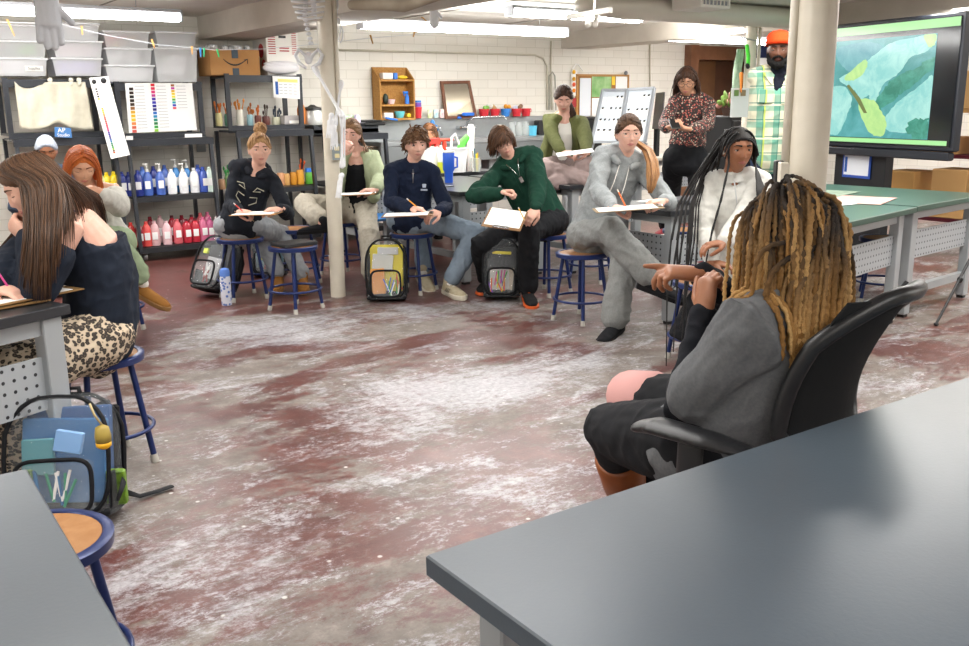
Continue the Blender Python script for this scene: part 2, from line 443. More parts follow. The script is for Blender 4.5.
def folds(me, amp, scale, seed=1):
    P = verts_np(me); N = norms_np(me)
    f = wave_noise(P, seed, scale); r = 1-np.abs(f)*1.25                    # sharp ridges
    g = wave_noise(P, seed+9, scale*.45)
    P2 = P + N*(amp*(.6*np.clip(r, -1, 1)+.5*g)-amp*.3)[:, None]
    me.vertices.foreach_set('co', P2.astype(np.float32).ravel()); me.update()
class Blob(MB):
    def build_blob(s, name, mats, parent=None, voxel=.008, it=3, fold=None, label=None, cat=None, group=None, matfn=None, seed=1, origin=None, post=None):
        me = remesh_blob(s, voxel, it)
        if fold: folds(me, fold[0], fold[1], seed)
        if post: post(me)
        me.name = name
        if parent is not None: off = WL.get(parent.name, V((0, 0, 0)))
        elif origin is not None: off = V(origin)
        else:
            P = verts_np(me); off = V(((P[:, 0].min()+P[:, 0].max())/2, (P[:, 1].min()+P[:, 1].max())/2, P[:, 2].min()))
        for m_ in (mats if isinstance(mats, (list, tuple)) else [mats]): me.materials.append(m_)
        if matfn:
            P = verts_np(me)
            idx = np.zeros(len(me.polygons), np.int32)
            cen = np.empty(len(me.polygons)*3, np.float32); me.polygons.foreach_get('center', cen); cen = cen.reshape(-1, 3)
            idx[:] = matfn(cen); me.polygons.foreach_set('material_index', idx)
        P = verts_np(me) - np.array(off, np.float32); me.vertices.foreach_set('co', P.ravel())
        me.polygons.foreach_set('use_smooth', [True]*len(me.polygons)); me.update()
        o = bpy.data.objects.new(name, me); return link(o, parent, off, label, cat, group)
# ---------------------------------------------------------------- furniture prototypes
ORD = ['leftmost', 'second from left', 'third from left', 'fourth from left', 'fifth from left', 'sixth from left', 'seventh from left', 'eighth from left', 'ninth from left', 'tenth from left', 'eleventh from left', 'twelfth from left']
M_blk = mat('laminate_black', '#34363a', .28, var='#2b2d31', vs=3, bump=.04, bs=200)
M_grn = mat('laminate_green', '#2f4f43', .3, var='#29473c', vs=3)
M_gry = mat('laminate_grey', '#4f5a64', .33, var='#48525c', vs=2, bump=.05, bs=150)
M_edge = mat('laminate_edge', '#2e2c2a', .5)
M_frame = mat('grey_steel_frame', '#a3a8ab', .4, .1)
M_perf, t = newmat('perforated_steel')
vec = t.coord('Generated'); vec = t.coord('Object', (1, 1, 1))
sp = t.new('ShaderNodeSeparateXYZ'); t.link(vec, sp.inputs[0])
def grid(s, c, k):
    f = t.math('FRACT', t.math('ADD', t.math('MULTIPLY', c, 1/k), 100.5)); return t.math('POWER', t.math('SUBTRACT', f, .5), 2)
hx = t.math('ADD', sp.outputs[0], sp.outputs[1])
d2 = t.math('ADD', grid(t, hx, .04), grid(t, sp.outputs[2], .04))
hole = t.math('LESS_THAN', d2, .026)
t.link(t.mix(hole, '#a9aeb2', '#2a2c30'), t.p.inputs['Base Color']); t.p.inputs['Roughness'].default_value = .45
def table(cx, cy, sx, sy, rz, label, topm=None, h=.75, panel=('front',), cat='table', group=None, legin=.05, rail='side'):
    topm = topm or M_blk
    root = thing('work_table', (cx, cy, 0), label, cat, group)
    q = Matrix.Rotation(rz, 3, 'Z'); c = V((cx, cy, 0))
    P = lambda x, y, z: c + q@V((x, y, z))
    mb = MB(); mb.box(P(0, 0, h-.018), (sx, sy, .036), M=q, bev=.003); mb.build('tabletop', [topm], root)
    lx, ly = sx/2-.05-legin, sy/2-.05-legin+.02
    mb = MB()
    for y in (-ly, ly): mb.box(P(0, y, h-.036-.03), (2*lx, .03, .06), M=q)
    for x in (-lx, lx): mb.box(P(x, 0, h-.036-.03), (.03, 2*ly, .06), M=q)
    mb.build('apron', M_frame, root)
    for x in (-lx, lx):
        for y in (-ly, ly):
            mb = MB(); mb.box(P(x, y, (h-.036)/2+.01), (.075, .06, h-.036-.02), M=q, bev=.006); lg = mb.build('leg', M_frame, root)
            MB().box(P(x, y, .01), (.05, .045, .02), M=q).build('foot_pad', M_dark, lg)
    mb = MB()
    for x in (-lx, lx): mb.box(P(x, 0, .22), (.045, 2*ly, .05), M=q)
    if rail == 'front': mb = MB(); mb.box(P(0, -ly, .17), (2*lx-.075, .045, .05), M=q)
    mb.build('lower_rail', M_frame, root)
    for s_ in panel:
        mb = MB()
        if s_ == 'front': mb.box((0, -ly+.005, h-.27), (2*lx-.075, .012, .19))
        if s_ == 'back': mb.box((0, ly-.005, h-.27), (2*lx-.075, .012, .19))
        if s_ == 'left': mb.box((-lx+.005, 0, h-.27), (.012, 2*ly-.06, .19))
        if s_ == 'right': mb.box((lx-.005, 0, h-.27), (.012, 2*ly-.06, .19))
        o = mb.build('modesty_panel', M_perf, None, origin=(0, 0, 0)); o.parent = root; o.rotation_euler = (0, 0, rz)
    return root
table(.667+1.05, 1.12-.42, 2.1, .84, 0, 'large bare grey-topped table behind the black office chair', M_gry, panel=())
table(.235-.6, 1.87-.55, 1.2, 1.1, R(0), 'bare grey-topped table with a brown-seated stool tucked at its corner', M_gry, panel=())
u = R(25); cc = V((.637, 3.45, 0)) + Matrix.Rotation(u, 3, 'Z')@V((-.75, .38, 0))
table(cc.x, cc.y, 1.5, .76, u, 'black-topped table the woman in leopard print trousers leans on', legin=.015)
TCr = u
table(4.0+.47, 6.05+.7, .94, 1.4, 0, 'black-topped table between the boys in navy and green', panel=('front',))
table(4.75, 7.97, 1.5, .8, 0, 'dark table carrying jars and a paper towel roll', h=.77)
table(5.46, 6.65, .93, 1.5, 0, 'dark table under the woman in the olive cardigan', panel=('front',))
table(4.88, 4.4, 1.2, .62, 0, 'black-topped table behind the girls in grey and white', panel=('left', 'front'))
table(5.0, 3.5, 1.14, .7, R(10), 'green-topped table beside the thick cream column', M_grn, rail='front')
table(6.15, 3.98, 1.12, 1.3, R(6), 'green-topped table just before the big screen stand', M_grn, rail='front')
# stool ----------------------------------------------------------------
M_navy = mat('navy_steel', '#1d2f63', .3, .2)
M_hard = mat('hardboard', '#a5794f', .55, var='#97693f', vs=30)
M_rub = mat('grey_rubber', '#b9b6ae', .6)
def make_stool():
    root = proto('stool')
    h = .46
    mb = MB(); mb.lathe([(.135, h-.012), (.165, h-.03), (.172, h-.028), (.174, h-.004), (.168, h), (.15, h), (.146, h-.006), (.1, h-.006), (.1, h-.012)], seg=36)
    mb.build('seat_rim', M_navy, root, smooth=True, sharp=35)
    mb = MB(); mb.lathe([(.147, h-.01), (.147, h-.003), (.01, h-.003)], seg=36); mb.build('seat', M_hard, root)
    for k in range(4):
        a = R(45+90*k); ca, sa = math.cos(a), math.sin(a)
        mb = MB(); mb.cyl((.12*ca, .12*sa, h-.015), (.185*ca, .185*sa, .02), .0125, None, 12); lg = mb.build('leg', M_navy, root, smooth=True, sharp=50)
        mb = MB(); mb.cyl((.181*ca, .181*sa, .035), (.187*ca, .187*sa, 0), .0155, .0165, 12); mb.build('rubber_foot', M_rub, lg, smooth=True, sharp=50)
    mb = MB(); mb.tube([(.183*math.cos(a), .183*math.sin(a), .15) for a in [2*math.pi*i/32 for i in range(32)]], .0085, 8, closed=True)
    mb.build('foot_ring', M_navy, root, smooth=True)
    return root
stool0 = make_stool(); _first = [True]
def stool(x, y, rz, label):
    f = _first[0]; _first[0] = False
    return place(stool0, (x, y, 0), rz, label, 'navy steel stools', 'stool', first=f)
stool(.79, 3.83, R(10), 'navy stool under the woman in leopard print trousers')
stool(.27, 2.2, R(60), 'navy stool with bare brown seat tucked under a grey table corner')
stool(2.62, 6.1, R(20), 'navy stool carrying a black notebook, beside the thin column')
stool(2.47, 6.72, R(0), 'navy stool under the girl with a hair bun')
stool(3.62, 6.14, R(30), 'navy stool under the boy in the navy pullover')
stool(4.38, 5.44, R(12), 'navy stool under the boy in the green hoodie')
stool(4.98, 5.62, R(30), 'vacant navy stool just right of the boy in green hoodie')
stool(4.0, 4.6, R(8), 'navy stool under the girl in the grey sweatsuit')
stool(3.86, 3.42, R(-15), 'navy stool under the girl with long black braids')
stool(3.02, 6.98, R(25), 'navy stool left of thin column supporting a crossed leg')
stool(3.5, 7.12, R(5), 'navy stool under the girl in the sage cardigan')
stool(1.42, 6.26, R(5), 'navy stool under the red-haired girl')
stool(5.35, 4.95, R(5), 'navy stool behind the black table, mostly hidden')
stool(5.15, 3.9, R(5), 'navy stool beneath the left green-topped table')
stool(6.1, 3.75, R(35), 'navy stool beneath the right green-topped table')
# ---------------------------------------------------------------- racks
M_rack = mat('black_rack', '#33363c', .35, .3)
M_rack2 = mat('black_rack_shelf', '#26282c', .5, .1)
def rack(x0, x1, zt, z1, z2, z3, label, lower=True):
    root = thing('storage_rack', ((x0+x1)/2, 9.2, 0), label, 'shelving rack', 'black rolling racks by the wall')
    yf, yb, yl = 9.2, 9.6, 8.95
    for x in (x0, x1):
        for y in (yf, yb):
            MB().box((x, y, (zt+z1)/2), (.045, .03, zt-z1+.04)).build('post', M_rack, root)
    for z, n in ((zt, 'top_shelf'), (z1, 'shelf')):
        mb = MB(); mb.box(((x0+x1)/2, (yf+yb)/2, z-.01), (x1-x0+.04, yb-yf+.03, .02)); mb.box(((x0+x1)/2, yf-.015, z-.03), (x1-x0+.045, .012, .07)); mb.build(n, M_rack, root)
    mb = MB()
    mb.box(((x0+x1)/2, 9.22, z1-.05), (x1-x0+.04, .5, .02)); mb.box(((x0+x1)/2, 8.975, z1-.075), (x1-x0+.05, .012, .06)); mb.build('lower_top', M_rack, root)
    for x in (x0, x1):
        mb = MB(); mb.bar((x, 9.0, z1-.05), (x, 8.9, .1), .045, .03); mb.build('slanted_post', M_rack, root)
        mb = MB(); mb.bar((x, yb, z1-.05), (x, yb, .1), .045, .03); mb.build('post', M_rack, root)
    for z, y0 in ((z2, 8.95), (z3, 8.9)):
        mb = MB(); mb.box(((x0+x1)/2, (y0+yb)/2, z-.01), (x1-x0, yb-y0, .02)); mb.box(((x0+x1)/2, y0, z-.025), (x1-x0+.03, .014, .05)); mb.build('shelf', M_rack2, root)
    for x in (x0+.05, x1-.05):
        for y in (8.97, 9.55):
            mb = MB(); mb.cyl((x-.015, y, .04), (x+.015, y, .04), .04, None, 16); mb.box((x, y, .08), (.05, .05, .02)); mb.build('caster', M_steel, root)
    return root
rack(1.38, 2.19, 1.66, 1.2, .6, .13, 'black rack with a pale canvas hung across its front')
rack(2.31, 3.08, 1.63, 1.17, .6, .13, 'black rack holding blue and red paint bottles')
rack(3.36, 4.13, 1.71, 1.22, .61, .13, 'black rack with cardboard box on top behind the bun girl')
rack(4.28, 5.0, 1.19, 1.16, .6, .13, 'low black rack behind the thin column and sage cardigan girl')
# clear plastic bins
def clear(name, c, a):
    m_, t_ = newmat(name); t_.p.inputs['Base Color'].default_value = lin(c); t_.p.inputs['Roughness'].default_value = .18
    t_.p.inputs['Alpha'].default_value = a; return m_
M_clear = clear('clear_plastic', '#fbfdff', .5); M_lid = clear('cloudy_lid', '#fafcff', .9)
def bin_(px0, px1, py0, py1, label, contents, cm, y=9.2, labelled=False):
    p0, p1 = aty(px0, py1, y), aty(px1, py0, y)
    w, h, d = p1.x-p0.x, p1.z-p0.z, .38
    c = V(((p0.x+p1.x)/2, y+d/2, p0.z))
    root = thing('storage_bin', c, label, 'plastic bin', 'clear bins stacked on the racks')
    def taper(b, z0, z1, s0, s1, inset=0):
        rings = []
        for z, s_ in ((z0, s0), (z1, s1)):
            x, yy = w/2*s_-inset, d/2*s_-inset
            rings.append([c+V((a*x, q*yy, z)) for a, q in ((-1, -1), (1, -1), (1, 1), (-1, 1))])
        b.quadring(rings, capb=False)
    mb = MB(); taper(mb, .002, h-.012, .86, .95); mb.build('tub', M_clear, root)
    mb = MB(); mb.box(c+V((0, 0, h-.009)), (w, d, .016), bev=.004); mb.build('lid', M_lid, root)
    mb = MB()
    if contents == 'fold':
        for i in range(4):
            mb.box(c+V((0, 0, .02+(h-.05)*(i+.5)/4)), (w*.76, d*.74, (h-.05)/4*.86), bev=.008)
    elif contents == 'lump':
        rr = random.Random(int(px0*7+py0))
        for i in range(16):
            mb.ell(c+V((rr.uniform(-.3, .3)*w, rr.uniform(-.3, .2)*d, .02+rr.uniform(.15, .72)*h*.9)), (w*.13, d*.16, h*.16), nu=8, nv=6)
            mb.mi = (i+1) % len(cm)
    o = mb.build('contents', cm, root)
    if labelled:
        b = MB(); q = c+V((w*.22, -d/2*.93, h*.42)); b.box(q, (w*.34, .004, h*.3)); s_ = b.build('label_card', M_white, root)
        text('Supplies', .03, q+V((0, -.004, 0)), (R(90), 0, 0), M_dark, parent=root)
    return root
W_ = mat('folded_white', '#eff0f4', .8); Wp = mat('lilac', '#b9b0e2', .8, var='#9f96d2', vs=25); Pk = mat('pale_pink_stuff', '#efe2e6', .8, var='#dccdd3', vs=40)
cg, cr_, cb_, cy_ = mat('lime', '#7ecb3c', .6), mat('coral_red', '#cf5a63', .7), mat('deep_teal', '#3c6a66', .7), mat('ochre_stuff', '#d6b46a', .7)
bin_(0-4, 48, 58, 76, 'bottom clear bin of the leftmost stack with white label', 'fold', [W_], labelled=True)
bin_(-4, 47, 41, 57.6, 'middle clear bin of the leftmost stack holding green items', 'lump', [cb_, cg, W_, cb_])
bin_(-4, 44, 25, 40.6, 'top clear bin of the leftmost stack holding papers', 'fold', [W_])
bin_(53, 103, 58, 76, 'bottom clear bin holding lilac fabric, second stack', 'fold', [Wp])
bin_(53, 103.5, 41, 57.6, 'middle clear bin holding pale pink stuff, second stack', 'fold', [Pk])
bin_(53, 100, 23, 40.6, 'top clear bin of the second stack, nearly touching the light', 'fold', [W_])
bin_(106, 155, 65, 82, 'bottom clear bin of the third stack holding white rolls', 'fold', [W_])
bin_(106, 153, 48.5, 64.6, 'middle clear bin of the third stack with white cloth', 'lump', [W_])
bin_(104, 150, 31.5, 48, 'top clear bin of the third stack with colourful yarn', 'lump', [cr_, cy_, cb_, cr_])
bin_(156, 198, 48, 82, 'deep clear bin holding white plastic bags', 'lump', [W_, W_, W_, mat('pale_green_stuff', '#a8b8a8', .8)])
bin_(156, 197, 32, 47.5, 'clear bin turned over on the deep bin, fourth stack', 'fold', [mat('grey_stuff', '#a9adb1', .8)])
# boxes on rack 3
M_card = mat('cardboard', '#b98a58', .75, var='#ad7d4c', vs=6)
bz = 1.712
def rbox(name, px0, px1, py0, y, d, label, m_, cat, rz=0):
    p0, p1 = aty(px0, 75, y), aty(px1, py0, y); w = p1.x-p0.x; h = p1.z-bz
    c = V(((p0.x+p1.x)/2, y+d/2, bz)); root = thing(name, c, label, cat)
    mb = MB(); mb.box(c+V((0, 0, h/2)), (w, d, h), bev=.004); mb.build('carton', m_, root); return root, c, w, h, d
root, c, w, h, d = rbox('cardboard_box', 211, 259, 50, 9.22, .36, 'open brown cardboard box with curved smile arrow print on rack', M_card, 'box')
mb = MB(); mb.box(c+V((.0, -d/2-.002, h*.83)), (.065, .004, h*.34)); mb.build('packing_tape', mat('printed_tape', '#2a3c49', .4), root); mb = MB(); mb.box(c+V((.0, -d/2-.002, h*.14)), (.065, .004, h*.28)); mb.build('packing_tape', mat('printed_tape', '#2a3c49', .4), root)
mb = MB(); mb.sweep([c+V((-.12+.24*i/10, -d/2-.003, h*(.62-.22*math.sin(math.pi*(i/10)**.9)))) for i in range(11)], [(.002, .003+.006*math.sin(math.pi*i/10)) for i in range(11)], V((0, 1, 0)), 6)
mb.tube([c+V((.09, -d/2-.003, h*.6)), c+V((.128, -d/2-.003, h*.64)), c+V((.124, -d/2-.003, h*.46))], .004, 6)
mb.build('smile_arrow', M_dark, root)
mb = MB(); rr = random.Random(3)
for i in range(14): mb.ell(c+V((rr.uniform(-.2, .2), rr.uniform(-.1, .1), h+rr.uniform(0, .03))), (rr.uniform(.02, .05), .03, rr.uniform(.02, .035)), nu=8, nv=6)
mb.build('plastic_cups', M_clear, None, label='crumpled clear plastic cups piled in the cardboard box', cat='cups', kind='stuff')
root, c, w, h, d = rbox('fruit_box', 268, 297.5, 30, 9.25, .36, 'white fruit carton with red print on the rack', M_white, 'box')
M_red = mat('print_red', '#b94a4f', .6)
mb = MB()
for i in range(9): mb.box(c+V((-w*.33, -d/2-.002, h*(.88-.05*i))), (w*.22, .003, h*.02))
for i in range(12): mb.box(c+V((w*.36, -d/2-.002, h*(.92-.04*i))), (w*.14, .003, h*.015))
for i in range(2): mb.box(c+V((w*.05, -d/2-.002, h*(.6-.06*i))), (w*.3, .003, h*.025))
mb.build('red_print', M_red, root)
mb = MB(); mb.box(c+V((0, -d/2-.002, h*.84)), (w*.22, .004, h*.05)); mb.build('hand_hole', M_dark, root)
mb = MB(); mb.ell(c+V((-w/2-.001, -d*.1, h*.55)), (.004, .07, .07), nu=16, nv=10); mb.ell(c+V((-w/2-.001, -d*.25, h*.25)), (.004, .05, .05), nu=16, nv=10); mb.build('strawberry_print', mat('berry', '#a8202c', .5), root)
mb = MB(); q = aty(262, 70, 9.19)
mb.ell(aty(281, 68, 9.2)+V((0, 0, 0)), (.2, .05, .06), nu=16, nv=8); mb.ell(aty(281, 64, 9.2), (.19, .045, .03), nu=16, nv=8)
mb.build('plastic_bag', mat('white_bag', '#e6e6ea', .4, bump=.5, bs=30), label='bulging white plastic bag in front of the fruit carton', cat='bag', smooth=True)
# posters
def onrack(px, py, y): return aty(px, py, y)
def poster(name, quad, y, label, cat, th=.006, m_=None):
    pts = [aty(px, py, y) for px, py in quad]
    nn = (pts[1]-pts[0]).cross(pts[3]-pts[0]).normalized()
    root = thing(name, sum(pts, V((0, 0, 0)))/4, label, cat)
    MB().quadring([[p for p in pts], [p+V((0, th, 0)) for p in pts]]).build('sheet', m_ or mat('paper', '#f1f1ef', .6), root)
    def P(a, b): # a across, b down
        return (pts[0]*(1-a)+pts[1]*a)*(1-b)+(pts[3]*(1-a)+pts[2]*a)*b + V((0, -.003, 0))
    return root, P
SW = ['#2a211d', '#3a2a22', '#4a3020', '#1e1a18', '#e3b42a', '#eec12a', '#f0c52b', '#e9a23a', '#ef7a55', '#d9593f', '#c9403a', '#8e4b33', '#d63b45']
SW2 = ['#c92c35', '#c92c4e', '#cf3b74', '#b53b8a', '#4b2fa0', '#3a35a8', '#2f2f8f', '#2c2a7c', '#2f6fc0', '#2e8ab8', '#2a8a78', '#2f7a4a', '#3fa14a', '#8cc63f']
SW3 = ['#9a5a2a', '#c03aa0', '#e0b020', '#f0d020', '#f0e03a', '#60b040', '#30a0b0', '#4040b0', '#e05060']
def swatches(root, P, cols, a, b0, b1, wa, name='swatch'):
    for i, cc_ in enumerate(cols):
        b = b0+(b1-b0)*i/max(1, len(cols)-1); hb = abs(b1-b0)/len(cols)*.42
        MB().quadring([[P(a, b-hb), P(a+wa, b-hb), P(a+wa, b+hb), P(a, b+hb)], [q+V((0, .003, 0)) for q in (P(a, b-hb), P(a+wa, b-hb), P(a+wa, b+hb), P(a, b+hb))]]).build(name, mat('swatch_'+cc_[1:], cc_, .6), root)
root, P = poster('color_chart', [(125, 83), (192, 83), (197, 130), (129, 133)], 9.17, 'white colour chart board with three columns of paint swatches', 'poster')
swatches(root, P, ['#2c2320', '#3a2b25', '#2a2725', '#332a24', '#493528']+['#9b6a3c', '#e6b434', '#edbf2e', '#eec33a', '#e88f4a', '#d8694a', '#cf5f55'], .05, .12, .97, .06)
swatches(root, P, SW2, .37, .04, .97, .055)
swatches(root, P, SW3, .67, .05, .52, .05)
M_pen = mat('pencil_grey', '#9d9da3', .8)
for a in (.13, .45, .75):
    mb = MB()
    for i in range(14):
        b = .06+.065*i
        if a == .75 and b > .55: continue
        mb.quadring([[P(a, b), P(a+.14, b), P(a+.14, b+.008), P(a, b+.008)], [q+V((0, .002, 0)) for q in (P(a, b), P(a+.14, b), P(a+.14, b+.008), P(a, b+.008))]])
    mb.build('handwriting', M_pen, root)
root, P = poster('color_chart', [(89, 78), (108, 76), (130, 155), (111, 159)], 8.86, 'tall narrow colour chart hanging askew between two racks', 'poster')
swatches(root, P, SW[:5], .16, .14, .26, .1); swatches(root, P, SW[4:]+SW2+['#7a5a4a', '#c0603a'], .2, .38, .93, .1)
mb = MB(); mb.ell(P(.2, .05), (.02, .006, .02), nu=10, nv=6); mb.ell(P(.7, .05), (.025, .006, .025), nu=10, nv=6); mb.build('clip', M_dark, root)
# canvas cloth with ragged edge and clips
nx, nz = 30, 14; mb = MB(); rows = []
for j in range(nz+1):
    row = []
    for i in range(nx+1):
        a, b = i/nx, j/nz
        top = 84 + (4*math.exp(-((a-.2)/.14)**2)*1.2) - (2 if a > .4 else 0) - 2*max(0, .08-a)*20
        bot = 128 + 1.5*math.sin(a*9) - 4*math.exp(-((a-.5)/.12)**2)
        px = 14+a*(71+8*b)+6*b*(1-a); py = top*(1-b)+bot*b
        p = aty(px, py, 9.14); p.y += .015*math.sin(a*22+b*2)+.01*math.sin(a*9+b*7) - .01
        row.append(p)
    rows.append(row)
mb.quadring(rows, capa=False, capb=False); # wrap-around face strip removed
n = nx+1; mb.f = [f for f in mb.f if not (any(i % n == 0 for i in f) and any(i % n == nx for i in f))]; mb.m = mb.m[:len(mb.f)]
o = mb.build('canvas_cloth', mat('raw_canvas', '#dcd7c6', .9, var='#cfc9b5', vs=14, bump=.4, bs=120), smooth=True, label='pale ragged canvas cloth clipped across the front of a black rack', cat='cloth')
s_ = o.modifiers.new('s', 'SOLIDIFY'); s_.thickness = .004
for px in (50, 71, 79):
    p = aty(px, 80, 9.12); mb = MB(); mb.ell(p, (.022, .012, .022), nu=12, nv=8); mb.box(p+V((0, .0, -.03)), (.03, .012, .035), bev=.004)
    mb.build('binder_clip', mat('cream_clip', '#e0dccb', .4), smooth=True, label='round cream clip on the canvas, %s' % {50: 'leftmost', 71: 'middle', 79: 'rightmost'}[px], cat='clip')
root, P = poster('blue_sign', [(54.5, 127), (71, 128), (72, 138), (55, 137)], 8.93, 'small blue sign with white letters on the rack edge', 'sign', m_=mat('sign_blue', '#3f73ad', .5))
text('AP', .055, P(.4, .3)+V((0, -.002, 0)), (R(90), 0, 0), M_white, parent=root); text('Studio', .04, P(.5, .76)+V((0, -.002, 0)), (R(90), 0, 0), M_white, parent=root)
root, P = poster('schedule_sheet', [(272.5, 76), (299.5, 77), (300, 99), (274, 97.5)], 9.16, 'white schedule sheet with yellow and blue print on rack', 'paper')
def strip(root, P, a0, b0, a1, b1, m_, name='print'):
    q = [P(a0, b0), P(a1, b0), P(a1, b1), P(a0, b1)]; MB().quadring([q, [x+V((0, .002, 0)) for x in q]]).build(name, m_, root)
strip(root, P, .18, .12, .92, .26, mat('print_yellow', '#ece68e', .6)); strip(root, P, .08, .25, .18, .85, mat('print_blue', '#2f5fae', .6))
for i in range(4):
    for j in range(4):
        mb = MB(); q = [P(.22+.18*i, .36+.14*j), P(.34+.18*i, .36+.14*j), P(.34+.18*i, .38+.14*j), P(.22+.18*i, .38+.14*j)]; mb.quadring([q, [x+V((0, .002, 0)) for x in q]])
        mb.build('table_text', M_pen, root)
# small notices on rack edges
for quad, lab in (((( 185, 134), (202, 133.5), (202, 137), (185, 137.5)), 'small white notice strip on the paint rack edge'), (((126, 136), (133, 136), (133, 140), (126, 140)), 'tiny white sticker on the left of the paint rack edge')):
    poster('notice', list(quad), 8.96, lab, 'notice')
root = thing('wall_outlet', aty(201, 145, 9.7), 'round grey wall outlet seen through the paint rack', 'outlet')
mb = MB(); mb.box(aty(201, 146, 9.73), (.09, .03, .12), bev=.004); mb.build('plate', mat('grey_plate', '#8f9596', .5), root)
# ---------------------------------------------------------------- paint bottles
M_lab = mat('bottle_label', '#eceded', .5)
def bottle_proto(color, name, pump, tint=None, alpha=1):
    root = proto('paint_bottle')
    m_ = mat(name, color, .25, alpha=alpha) if alpha < 1 else mat(name, color, .25)
    mb = MB(); mb.sweep([(0, 0, .004), (0, 0, .04), (0, 0, .13), (0, 0, .165), (0, 0, .185)], [(.043, .04), (.045, .042), (.045, .042), (.032, .03), (.016, .016)], V((1, 0, 0)), 16, False)
    mb.build('bottle_body', m_, root, smooth=True, sharp=60)
    mb = MB(); mb.cyl((0, 0, .185), (0, 0, .205), .018, .016, 12)
    if pump:
        mb.cyl((0, 0, .205), (0, 0, .235), .005, None, 8); mb.box((-.012, 0, .24), (.045, .014, .012), bev=.003)
    mb.build('pump' if pump else 'cap', tint or m_, root, smooth=True, sharp=40)
    mb = MB(); mb.box((0, -.041, .085), (.05, .006, .06), bev=.002); mb.build('bottle_label', M_lab, root)
    return root
def bottle_row(pxs, y, z, spec, where, sc=1.0, adj=0):
    for i, (px, (color, nm, pump, colname)) in enumerate(zip(pxs, spec)):
        o = bottle_proto(color, nm, pump, M_white if pump else (mat('cap_dark', '#5a1722', .4) if nm.endswith('_dk') else None))
        x = aty(px, 200, y+adj).x
        o.location = (x, y+adj, z+.001); s1 = random.uniform(.97, 1.03); o.scale = (.98, .98, 1.15*sc*s1)
        o.rotation_euler = (0, 0, random.uniform(-.35, .25))
        tag(o, '%s paint bottle, %s %s' % (colname, ORD[i] if len(pxs)-1 != i else 'rightmost', where), 'paint bottle', 'paint bottles on the rolling rack')
bl = ('#2a3784', 'paint_ultramarine', False, 'dark blue'); bp = ('#4662ac', 'paint_blue', True, 'blue pump-top'); wh = ('#e6e7ea', 'paint_white', False, 'white')
bottle_row([140, 149.5, 162, 173.5, 185, 196, 205, 211], 9.05, .6, [bl, bp, bp, wh, ('#e6e7ea', 'paint_white', True, 'white pump-top'), wh, ('#4058ac', 'paint_blue2', False, 'mid blue'), ('#cfe0d6', 'paint_mint', False, 'pale mint')], 'in front row, paint rack middle shelf', 1.05)
bottle_row([145, 156, 167, 178, 189, 200], 9.2, .6, [('#5b7fd0', 'paint_sky', False, 'sky blue'), bl, ('#4662ac', 'paint_blue', False, 'blue'), ('#3f86c8', 'paint_cyan', True, 'cyan pump-top'), ('#3f86c8', 'paint_cyan', True, 'cyan pump-top'), ('#4058ac', 'paint_blue2', False, 'mid blue')], 'in back row, paint rack middle shelf', 1.12)
rd = ('#b02a3a', 'paint_red_dk', False, 'bright red')
bottle_row([136, 143.5, 152, 164, 175, 184.5, 193, 201, 208, 215], 9.0, .13, [('#8a1f2a', 'paint_darkred', False, 'dark red'), ('#d8504c', 'paint_coral', False, 'coral red'), ('#caa3a6', 'paint_dustpink', False, 'dusty pink'), ('#d8b3b8', 'paint_palepink', False, 'pale pink'), ('#cc6068', 'paint_salmon', False, 'salmon'), rd, rd, ('#c9688a', 'paint_pink', False, 'pink'), ('#b85a84', 'paint_magenta', False, 'magenta pink'), ('#c9c4c6', 'paint_clear', False, 'cloudy white')], 'in front row, paint rack bottom shelf', 1.0)
bottle_row([148, 158, 170, 180, 190, 199, 206], 9.16, .13, [('#7a1626', 'paint_maroon', False, 'maroon'), ('#caa3a6', 'paint_dustpink', False, 'dusty pink'), rd, ('#7a1626', 'paint_maroon', False, 'maroon'), rd, ('#cc6068', 'paint_salmon', False, 'salmon'), ('#c9688a', 'paint_pink', False, 'pink')], 'in back row, paint rack bottom shelf', 1.1)
bottle_row([103, 109, 116], 9.1, .6, [('#d9dc9c', 'paint_cream', True, 'cream pump-top'), ('#e3c71f', 'paint_yellow', False, 'yellow'), ('#e3c71f', 'paint_yellow', False, 'yellow')], 'on the leftmost rack middle shelf', 1.0)
bottle_row([124, 131], 9.1, .6, [bl, bl], 'on the leftmost rack shelf edge by the redhead', 1.0)
bottle_row([116, 122, 128], 9.05, .13, [('#7fb79a', 'paint_green', False, 'soft green'), ('#7fb79a', 'paint_green', False, 'soft green'), ('#b5332f', 'paint_brick', False, 'brick red')], 'on the leftmost rack bottom shelf', 1.0)
# ---------------------------------------------------------------- back wall: sink, shelf, mirror, buckets
M_sink = mat('sink_steel', '#a6aaac', .35, .5, var='#989c9e', vs=5)
root = thing('steel_sink_counter', (6.6, 9.4, 0), 'long stainless steel sink counter with backsplash along the brick wall', 'sink')
MB().box((6.35, 9.4, .99), (2.7, .62, .05), bev=.006).build('counter', M_sink, root)
MB().box((6.55, 9.7, 1.13), (3.1, .06, .24), bev=.006).build('backsplash', M_sink, root)
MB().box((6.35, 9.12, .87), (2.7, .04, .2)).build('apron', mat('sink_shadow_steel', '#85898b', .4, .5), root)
for x in (5.05, 6.35, 7.65):
    for y in (9.16, 9.64): MB().cyl((x, y, 0), (x, y, .97), .022, None, 12).build('leg', M_sink, root, smooth=True, sharp=40)
for xa, xb_ in ((5.25, 6.15), (6.5, 7.5)):
    MB().box(((xa+xb_)/2, 9.4, .78), (xb_-xa, .48, .34), bev=.02).build('basin', M_sink, root)
